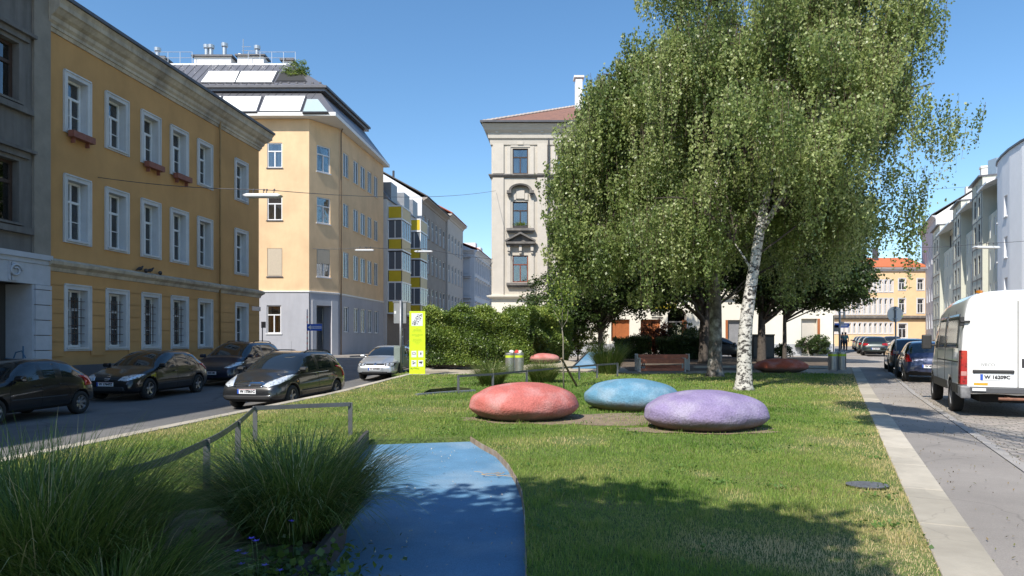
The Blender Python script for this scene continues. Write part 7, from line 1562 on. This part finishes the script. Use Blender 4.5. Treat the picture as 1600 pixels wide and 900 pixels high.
b = Vector(((410-800)/F*37.6, 37.6, 0)); b.z = RL(b.x,b.y)+.1; p = pole('dark pole with a small rectangular notice at the house corner', b, 2.3, .028, M_gutter, name='notice_pole', cat='sign')
zb_ = atd(412,507.5,37.6).z-b.z; mb = MB(); mb.box(-.05,.20,-.05,-.03,zb_-.17,zb_+.17); mb.build('notice_plate', mat('grey_plate', (.18,.18,.19), .5), p)
b = G3((1399.5-800)/F*27, 27); p = pole('round traffic sign seen from behind on a pole at the right kerb', b, 2.75, .03, name='round_sign', cat='sign')
zc_ = atd(1400,491,27).z-b.z; n = 32; mb = MB(); A = [[mb.pt((.31*math.cos(2*math.pi*k/n), y, zc_+.31*math.sin(2*math.pi*k/n))) for k in range(n)] for y in (.035,.05)]; mb.f += [A[0],A[1]]+[[A[0][k],A[0][(k+1)%n],A[1][(k+1)%n],A[1][k]] for k in range(n)]; mb.m += [0]*(n+2); mb.build('sign_disc', mat('bare_aluminium', (.42,.44,.46), .45, .06, 4, metal=.5), p)
mb = MB(); mb.box(-.07,.07,-.036,.034,zc_-.2,zc_-.17); mb.box(-.07,.07,-.036,.034,zc_+.17,zc_+.2); mb.build('clamp', M_steel, p)
b = G3((1312-800)/F*42, 42); p = pole('pale grey mast with small fittings at the right street corner', b, 4.2, .06, name='mast', cat='pole')
mb = MB(); mb.box(.06,.3,-.05,.0,2.9,2.95); mb.box(.22,.32,-.07,.03,2.6,3.2); mb.box(.05,.25,-.05,.05,2.2,2.35); mb.build('fitting', M_steel, p); mb = MB(); mb.box(-.42,-.08,-.04,-.02,1.75,2.15); mb.build('notice_plate', mat('grey_plate', (.18,.18,.19), .5), p)
b = G3((1302.5-800)/F*42, 42); p = pole('dark pole carrying the blue street name sign at the right corner', b, 2.75, .03, M_brownf, name='street_sign', cat='sign')
zb_ = atd(1313,508.5,42).z-b.z; mb = MB(); mb.box(.05,.92,-.04,-.02,zb_-.14,zb_+.14); sp_ = mb.build('sign_plate', M_bsign, p); mb = MB(); 
for x in (.42,.52,.60,.69,.77): mb.box(x,x+.05,-.044,-.0405,zb_-.06,zb_+.06)
mb.build('sign_lettering', M_platew, sp_)
b = gp(1208,559); pole('thin pale post beside the dark container', b, 1.25, .03, mat('pale_post', (.5,.5,.5), .6), name='bollard_post')
# suspended lamps and their wires
M_lampw = mat('white_lamp_housing', (.62,.63,.64), .4, .05, 3)
def wire(label, pts, r_=.012, sag=.25):
    P = []
    for a, b in zip(pts, pts[1:]):
        a, b = Vector(a), Vector(b)
        for k in range(12): t = k/12; q = a.lerp(b, t); q.z -= sag*4*t*(1-t); P.append(q)
    P.append(Vector(pts[-1])); mb = MB(); mb.tube(P, r_, 5); return tag(mb.build('span_wire', M_gutter), label, 'wire')
def lamp(label, c, ang, L_=1.3, group='street lamps hung over the roads'):
    r = empty('street_lamp', c, ang, label, 'street lamp', group); mb = MB()
    prof = [(-L_/2,0),(-L_/2+.1,-.05),(L_/2-.1,-.05),(L_/2,0),(L_/2-.12,.055),(-L_/2+.12,.055)]; mb.prism(prof, -.15, .15); mb.build('housing', M_lampw, r, bevel=.015)
    mb = MB(); mb.box(-L_/2+.15,L_/2-.15,-.11,.11,-.062,-.052); mb.build('diffuser', plain('lamp_diffuser', (.55,.55,.5), .3), r)
    mb = MB()
    for x in (-.35,0,.1,.35): mb.tube([(x,0,.05),(x+.03,0,.20)], .014, 5); mb.lathe([(.03,0),(.035,.04),(.01,.07)], (x+.03,0,.17), 6)
    mb.build('suspension', M_gutter, r); return r
def lamp_at(label, px, py, d, ang=0, L_=1.3): c = atd(px, py, d); lamp(label, c, ang, L_); return c+Vector((0,0,.21))
c1 = lamp_at('suspended street lamp in front of the gap between the two yellow houses', 411, 306, 23)
w0 = F1.P(F1.u(152), 0.02, F1.uz(152, 277)[1]); wire('wire from the ochre house to the nearest suspended lamp', [w0, c1], sag=.1); wire('wire from the nearest suspended lamp across to the grey-beige tenement', [c1, FG.P(.3,.2,FG.uz(770,299)[1])], sag=.35)
c2 = lamp_at('suspended street lamp in front of the yellow side wall of the attic house', 570, 391, 45); c3 = lamp_at('suspended street lamp in front of the yellow balconies', 662, 393, 47)
wire('wire with clips joining the two far lamps over the left street', [FB.P(.3,.02,FB.uz(486,388)[1]), c2, c3, FG.P(.1,.1,FG.uz(769,405)[1])], r_=.016, sag=.08)
c4 = lamp_at('suspended street lamp above the white van', 1541, 386.5, 33, .1)
wire('thick wire from the trees to the lamp above the van', [atd(1335,392,52), atd(1432,387,40), c4, atd(1640,372,31)], sag=.05); wire('high thin wire crossing the sky right of the birch', [atd(1400,297,60), FR2.P(FR2.len-.5,.3,FR2.uz(1553,292)[1])], sag=.1)
# ============================================================ BINS, BENCHES, CONTAINER, MANHOLE
M_inox = mat('stainless_steel', (.42,.41,.39), .38, .15, 4, metal=.75); M_limeb = mat('lime_band', (.50,.62,.03), .5)
def litter_bin(label, b, full=False, group='twin steel litter bins'):
    r = empty('litter_bin', b, 0, label, 'litter bin', group)
    for x in (-.20, .20):
        mb = MB(); mb.lathe([(.175,.04),(.185,.06),(.185,.66),(.185,.662)], (x,0,0), 24); mb.lathe([(.186,.76),(.186,.84),(.17,.86)], (x,0,0), 24); dr_ = mb.build('drum', M_inox, r); dr_.data.polygons.foreach_set('use_smooth', [False]*len(dr_.data.polygons))
        mb = MB(); mb.lathe([(.187,.664),(.187,.758)], (x,0,0), 24); mb.build('lime_band', M_limeb, r)
    mb = MB(); mb.box(-.03,.03,-.02,.02,0,.9); mb.build('post', M_steel, r)
    return r
b = gp(1308,580); litter_bin('twin stainless litter bin with lime bands by the right-hand kerb', b)
b = gp(804,583.5); litter_bin('twin stainless litter bin with rubbish piled on top beside the hedge', b)
g = random.Random(2)
for i, (dx, c, lb) in enumerate(((-.12,(.7,.7,.7),'white crumpled bag on the litter bin by the hedge'), (.10,(.6,.05,.04),'red carton on top of the litter bin by the hedge'), (.22,(.62,.60,.5),'pale paper bag on the right drum of the hedge litter bin'))):
    bm = bmesh.new(); bmesh.ops.create_icosphere(bm, subdivisions=2, radius=.1)
    for v in bm.verts: v.co *= g.uniform(.75,1.25); v.co.z *= .75
    me = bpy.data.meshes.new('rubbish'); bm.to_mesh(me); bm.free(); me.materials.append(mat('rubbish_%d' % i if 0 else ['white_plastic_bag','red_carton','pale_paper'][i], c, .6)); o = bpy.data.objects.new('rubbish', me); COL.objects.link(o); o.location = b+Vector((dx,-.02,.90)); tag(o, lb, 'rubbish')
M_plank = mat('red_brown_plank', (.50,.17,.10), .7, .25, 5); M_lgt = mat('pale_bench_frame', (.50,.49,.46), .5, .1, 4)
def bench(label, b, L_, rz, h=.52, table=False):
    r = empty('picnic_table' if table else 'park_bench', b, rz, label, 'table' if table else 'bench')
    for k in range(3): mb = MB(); w = .13; y = -.2+k*.15; mb.box(-L_/2+.05,L_/2-.05,y,y+w,h-.05,h); mb.build('plank', M_plank, r, bevel=.005)
    mb = MB(); mb.box(-L_/2+.055,L_/2-.055,-.235,-.205,h-.20,h-.03); mb.build('front_board', M_plank, r, bevel=.005)
    mb = MB(); mb.box(-L_/2+.055,L_/2-.055,-.225,-.20,.05,.16) if not table else mb.box(-L_/2+.2,L_/2-.2,-.02,.02,.2,.24); mb.build('lower_board', M_plank, r)
    for s in (-1, 1):
        x = s*(L_/2); mb = MB(); mb.box(x-.03,x+.03,-.24,-.18,0,h+.03); mb.box(x-.03,x+.03,.2,.26,0,h+.03); mb.box(x-.03,x+.03,-.18,.2,h-.03,h+.03); mb.box(x-.03,x+.03,-.18,.2,0,.05); mb.build('leg_frame', M_lgt, r)
    return r
b = gp(1033.5,581); bench('red-brown plank bench with pale metal frames at the back of the lawn', b, 1.95, 0, .58)
b2 = Vector((b.x+.25, b.y+1.0, LT(0,b.y+1))); bench('red-brown picnic table directly behind the plank bench', b2, 2.3, 0, .72, True)
b3 = Vector((b.x+.6, b.y+2.0, LT(0,b.y+2))); bench('second plank bench on the far side of the picnic table', b3, 2.0, 0, .48)
q = atd(1188,557,42.5); r = empty('storage_container', (q.x, q.y, LT(q.x,q.y)), .05, 'dark grey storage container between the trunks in front of the cream wall', 'container')
mb = MB(); mb.box(-.68,.68,-.5,.5,.05,1.5); mb.build('body', mat('container_grey', (.02,.022,.025), .6, .15, 3), r, bevel=.02); mb = MB(); mb.box(-.71,.71,-.53,.53,1.5,1.58); mb.build('lid', mat('container_lid', (.09,.095,.10), .5), r, bevel=.02)  # body colour lowered to carry the shade of the trees
mb = MB(); mb.box(-.6,-.02,-.505,-.501,.2,1.4); mb.box(.02,.6,-.505,-.501,.2,1.4); mb.build('door_panel', mat('container_door', (.06,.065,.07), .55), r)
b = gp(1355,761); mb = MB(); mb.lathe([(.19,-.01),(.20,.006),(.18,.008),(.0001,.006)], (0,0,0), 24); 
for k in range(5): mb.box(-.15+.02*abs(k-2),.15-.02*abs(k-2),-.13+.06*k,-.11+.06*k,.007,.012)
o = mb.build('manhole_cover', mat('cast_iron', (.20,.205,.22), .5, .3, 20, metal=.5)); o.location = (b.x,b.y,.022); o.scale = (1.05,.85,1); tag(o, 'small oval iron cover set in the lawn near the right kerb', 'manhole cover')
# low path edge behind the lawn, seat-height concrete strips
mb = MB(); 
def strip(name, a, b, h, w, lb): mb = MB(); P = [Vector(a).lerp(Vector(b), k/8) for k in range(9)]; mb.bar([Vector((p.x,p.y,LT(p.x,p.y)+h/2)) for p in P], w, h); return tag(mb.build(name, M_kerb), lb, 'edging')
strip('concrete_edging', gp(700,580), gp(640,581), .08, .3, 'pale concrete edging at the foot of the tall hedge')
strip('concrete_edging', gp(1085,575), gp(1180,574.5), .10, .25, 'pale concrete edging between the second birch and the rust red boulder')
strip('concrete_edging', gp(1262,575), gp(1318,574.5), .10, .25, 'pale concrete edging running to the right litter bin')
# pigeons on the string course
def pigeon(label, c, rz, pose=0):
    mb = MB(); B = [(-.17,.0,.012),(-.12,.015,.022),(-.06,.05,.045),(.0,.07,.06),(.05,.085,.058),(.085,.115,.035),(.10,.145,.028),(.125,.16,.026),(.15,.155,.008)]
    if pose: B = [(x, z*.75+(.0 if x < .05 else -.05), r) for x, z, r in B]
    mb.tube([(x,0,z+.02) for x, z, r in B], [r for x, z, r in B], 10); mb.tube([(.01,.02,.04),(.012,.02,0)], .006, 5); mb.tube([(.01,-.02,.04),(.012,-.02,0)], .006, 5)
    o = mb.build('pigeon', mat('pigeon_feather', (.03,.03,.035), .7, .4, 30), smooth=True); o.location = c; o.rotation_euler.z = rz; o.scale = (1.1,)*3; return tag(o, label, 'bird', 'pigeons on the ledge')
for i, (px, rz_, lb) in enumerate(((213,1.2,'leftmost dark pigeon lying low on the ledge of the ochre house'),(222.5,1.9,'second pigeon from the left, upright on the ledge'),(229,1.0,'third pigeon from the left on the ledge, facing away'),(245,1.7,'rightmost pigeon, apart from the others on the ledge'))):
    pigeon(lb, F1.P(F1.u(px), .14, zband-.14+.43), rz_, i % 2)
# ============================================================ PEOPLE
def person(label, base, h, rz, shirt, trousers, stride=.18, bag=False):
    r = empty('person', base, rz, label, 'person'); s = h/1.75
    J = [(0,0,.93),(0,0,1.12),(0,.0,1.32),(0,0,1.45),(0,.01,1.53),(0,.02,1.62),(0,.02,1.72),
         (.09,0,.90),(.10,stride*.6,.50),(.10,stride*.5,.09),(.10,stride*.5+.15,.04),(-.09,0,.90),(-.10,-stride*.1,.50),(-.10,-stride*.9,.11),(-.10,-stride*.9+.14,.05),
         (.17,0,1.42),(.24,-.06,1.16),(.25,.06,.92),(.25,.10,.82),(-.17,0,1.42),(-.24,.05,1.16),(-.25,.10,.92),(-.25,.15,.82)]
    E = [(0,1),(1,2),(2,3),(3,4),(4,5),(5,6),(0,7),(7,8),(8,9),(9,10),(0,11),(11,12),(12,13),(13,14),(2,15),(15,16),(16,17),(17,18),(2,19),(19,20),(20,21),(21,22)]
    Rr = [.14,.13,.15,.075,.055,.085,.075,.10,.065,.045,.035,.10,.065,.045,.035,.07,.05,.035,.03,.07,.05,.035,.03]
    def skin(name, idx, rr, m, grow=0):
        mp = {j: i for i, j in enumerate(idx)}; me = bpy.data.meshes.new(name); me.from_pydata([tuple(c*s for c in J[j]) for j in idx], [(mp[a], mp[b]) for a, b in E if a in mp and b in mp], [])
        o = bpy.data.objects.new(name, me); COL.objects.link(o); md = o.modifiers.new('k', 'SKIN'); md.use_smooth_shade = True; o.modifiers.new('s', 'SUBSURF').levels = 1
        for i, j in enumerate(idx): v = me.skin_vertices[0].data[i]; v.radius = ((rr[j]+grow)*s,)*2; v.use_root = (i == 0)
        dg = bpy.context.evaluated_depsgraph_get(); nm = bpy.data.meshes.new_from_object(o.evaluated_get(dg)); bpy.data.objects.remove(o); nm.materials.clear(); nm.materials.append(m)
        for v in nm.vertices:
            if name in ('body','top') and .95*s < v.co.z < 1.48*s: v.co.y *= .7
        q = bpy.data.objects.new(name, nm); COL.objects.link(q); q.parent = r; return q
    skin('body', list(range(len(J))), Rr, mat('skin', (.45,.26,.18), .6, .1, 8))
    skin('top', [1,2,15,16,19,20,0], Rr, shirt, .02); skin('trousers', [0,7,8,9,11,12,13], Rr, trousers, .018)
    mb = MB(); mb.lathe([(.02,.10),(.08,.07),(.098,.0),(.09,-.06),(.05,-.10)], (0,-.005*s,1.665*s), 12); mb.build('hair', mat('dark_hair', (.035,.022,.015), .8, .3, 30), r, smooth=True)
    for sx_ in (-1, 1): mb = MB(); mb.lathe([(.012,-.01),(.014,0),(.005,.01)], (sx_*.03*s,.098*s,1.655*s), 8); mb.build('eye', M_platet, r)
    return r
q = R_(74.5,.55); b = atd(1321,0,64); person('person in a teal shirt and dark trousers walking away along the right pavement', (b.x,b.y,LT(b.x,b.y)), 1.78, headed(U2)-math.pi/2, mat('teal_shirt', (.10,.22,.22), .9, .2, 8), mat('dark_trousers', (.03,.035,.05), .9, .2, 8))
b = atd(1316.5,0,68); person('person in dark clothes walking just ahead of the one in teal', (b.x,b.y,LT(b.x,b.y)), 1.80, headed(U2)-math.pi/2, mat('dark_shirt', (.05,.045,.05), .9, .2, 8), MATS['dark_trousers'], stride=-.15)
# ============================================================ SMALL THINGS
b = atd(461,126,50.4); r = broad('bamboo-like bush growing on the roof terrace of the attic house', (b.x, b.y, zL+.4+.6), .1, [(0,0,.9,1.0,.6,.75),(.5,0,1.3,.6,.5,.6)], 2600, .10, .03, 'roof_plant', M_hedgeleaf, 71, clump=40, cat='plant', cs=.3)
u = FG.u(813); zp = FG.uz(813,356)[1]; pb = MB(FG.xf((0,0,0))); pb.box(u-.5,u+.5,.05,.28,zp-.04,zp+.12); wbx = pb.build('window_box', M_timber); tag(wbx, 'dark window box of green plants under the first-floor window of the tenement', 'window box')
RNG = np.random.default_rng(5); P = np.array(FG.P(u,.16,zp+.24))+RNG.normal(size=(420,3))*[.24,.07,.09]; leaves('plants', P, .07, M_hedgeleaf, wbx)
RNG = np.random.default_rng(6); n = 900; s_ = RNG.uniform(3.5,30,n)**1.0; lt = np.where(RNG.uniform(0,1,n) < .6, RNG.uniform(.95,1.95,n), RNG.normal(size=n)*.08+2.06); P = np.stack([U2.x*s_+N2.x*lt, U2.y*s_+N2.y*lt, np.zeros(n)],1); P[:,2] = np.array([LT(0,y) for y in P[:,1]])+.008
o = leaves('fallen_leaves', P, .032, leaf_mat('dry_leaf', [(.14,.10,.05),(.25,.19,.10),(.10,.11,.04)], .8, .1), None, aspect=.4, out=np.array([0,0,1.]), outw=8); tag(o, 'dry leaves and twigs scattered on the right pavement', 'fallen leaves', kind='stuff')
n = 240; Q = np.stack([RNG.uniform(-1.8,.15,n), RNG.uniform(4.4,10.3,n)],1); ok = npin(Q, PATH); Q = Q[ok]; P = np.concatenate([Q, np.full((len(Q),1), -.06)],1); o = leaves('path_litter', P, .022, mat('pale_litter', (.50,.46,.38), .8), None, aspect=.5, out=np.array([0,0,1.]), outw=8); tag(o, 'pale specks of litter lying on the blue path', 'litter', kind='stuff')
for i, (px, py) in enumerate(((752,743),(776,745))):
    c = gp(px, py, dz=-.05); g = random.Random(i); mb = MB()
    for k in range(4):
        a = g.uniform(-.5,.5)+i; p = Vector((0,0,.012)); P = [p.copy()]
        for _ in range(7): a += g.uniform(-.7,.7); p = p+Vector((math.cos(a)*.035, math.sin(a)*.035, 0)); P.append(p.copy())
        mb.tube(P, .003, 5)
    o = mb.build('dry_root', mat('dry_straw', (.45,.33,.20), .9)); o.location = c; tag(o, ['tangle of dry roots on the blue path, farther from its steel edge', 'tangle of dry roots on the blue path, touching its steel edge'][i], 'root')

RNG = np.random.default_rng(15); PW = []
for _ in range(120):
    y = RNG.uniform(4.4, 16); x = RNG.uniform(-.75*y, .7*y); k = RNG.integers(12, 60); PW.append(np.stack([x+RNG.normal(size=k)*.09, y+RNG.normal(size=k)*.09, np.full(k, .018)+RNG.uniform(0,.02,k)], 1))
PW = np.concatenate(PW); ok = npin(PW[:,:2], LAWN) & ~npin(PW[:,:2], PATH); PW = PW[ok]
o = leaves('clover', PW, .032, leaf_mat('clover_leaf', [(.04,.10,.02),(.09,.17,.035),(.16,.24,.06)], .6, .25), None, aspect=.95, out=np.array([0,0,1.]), outw=3); tag(o, 'clover and weed patches among the mown grass', 'clover', kind='stuff')
# tyre-worn grass creeping over the kerb edge
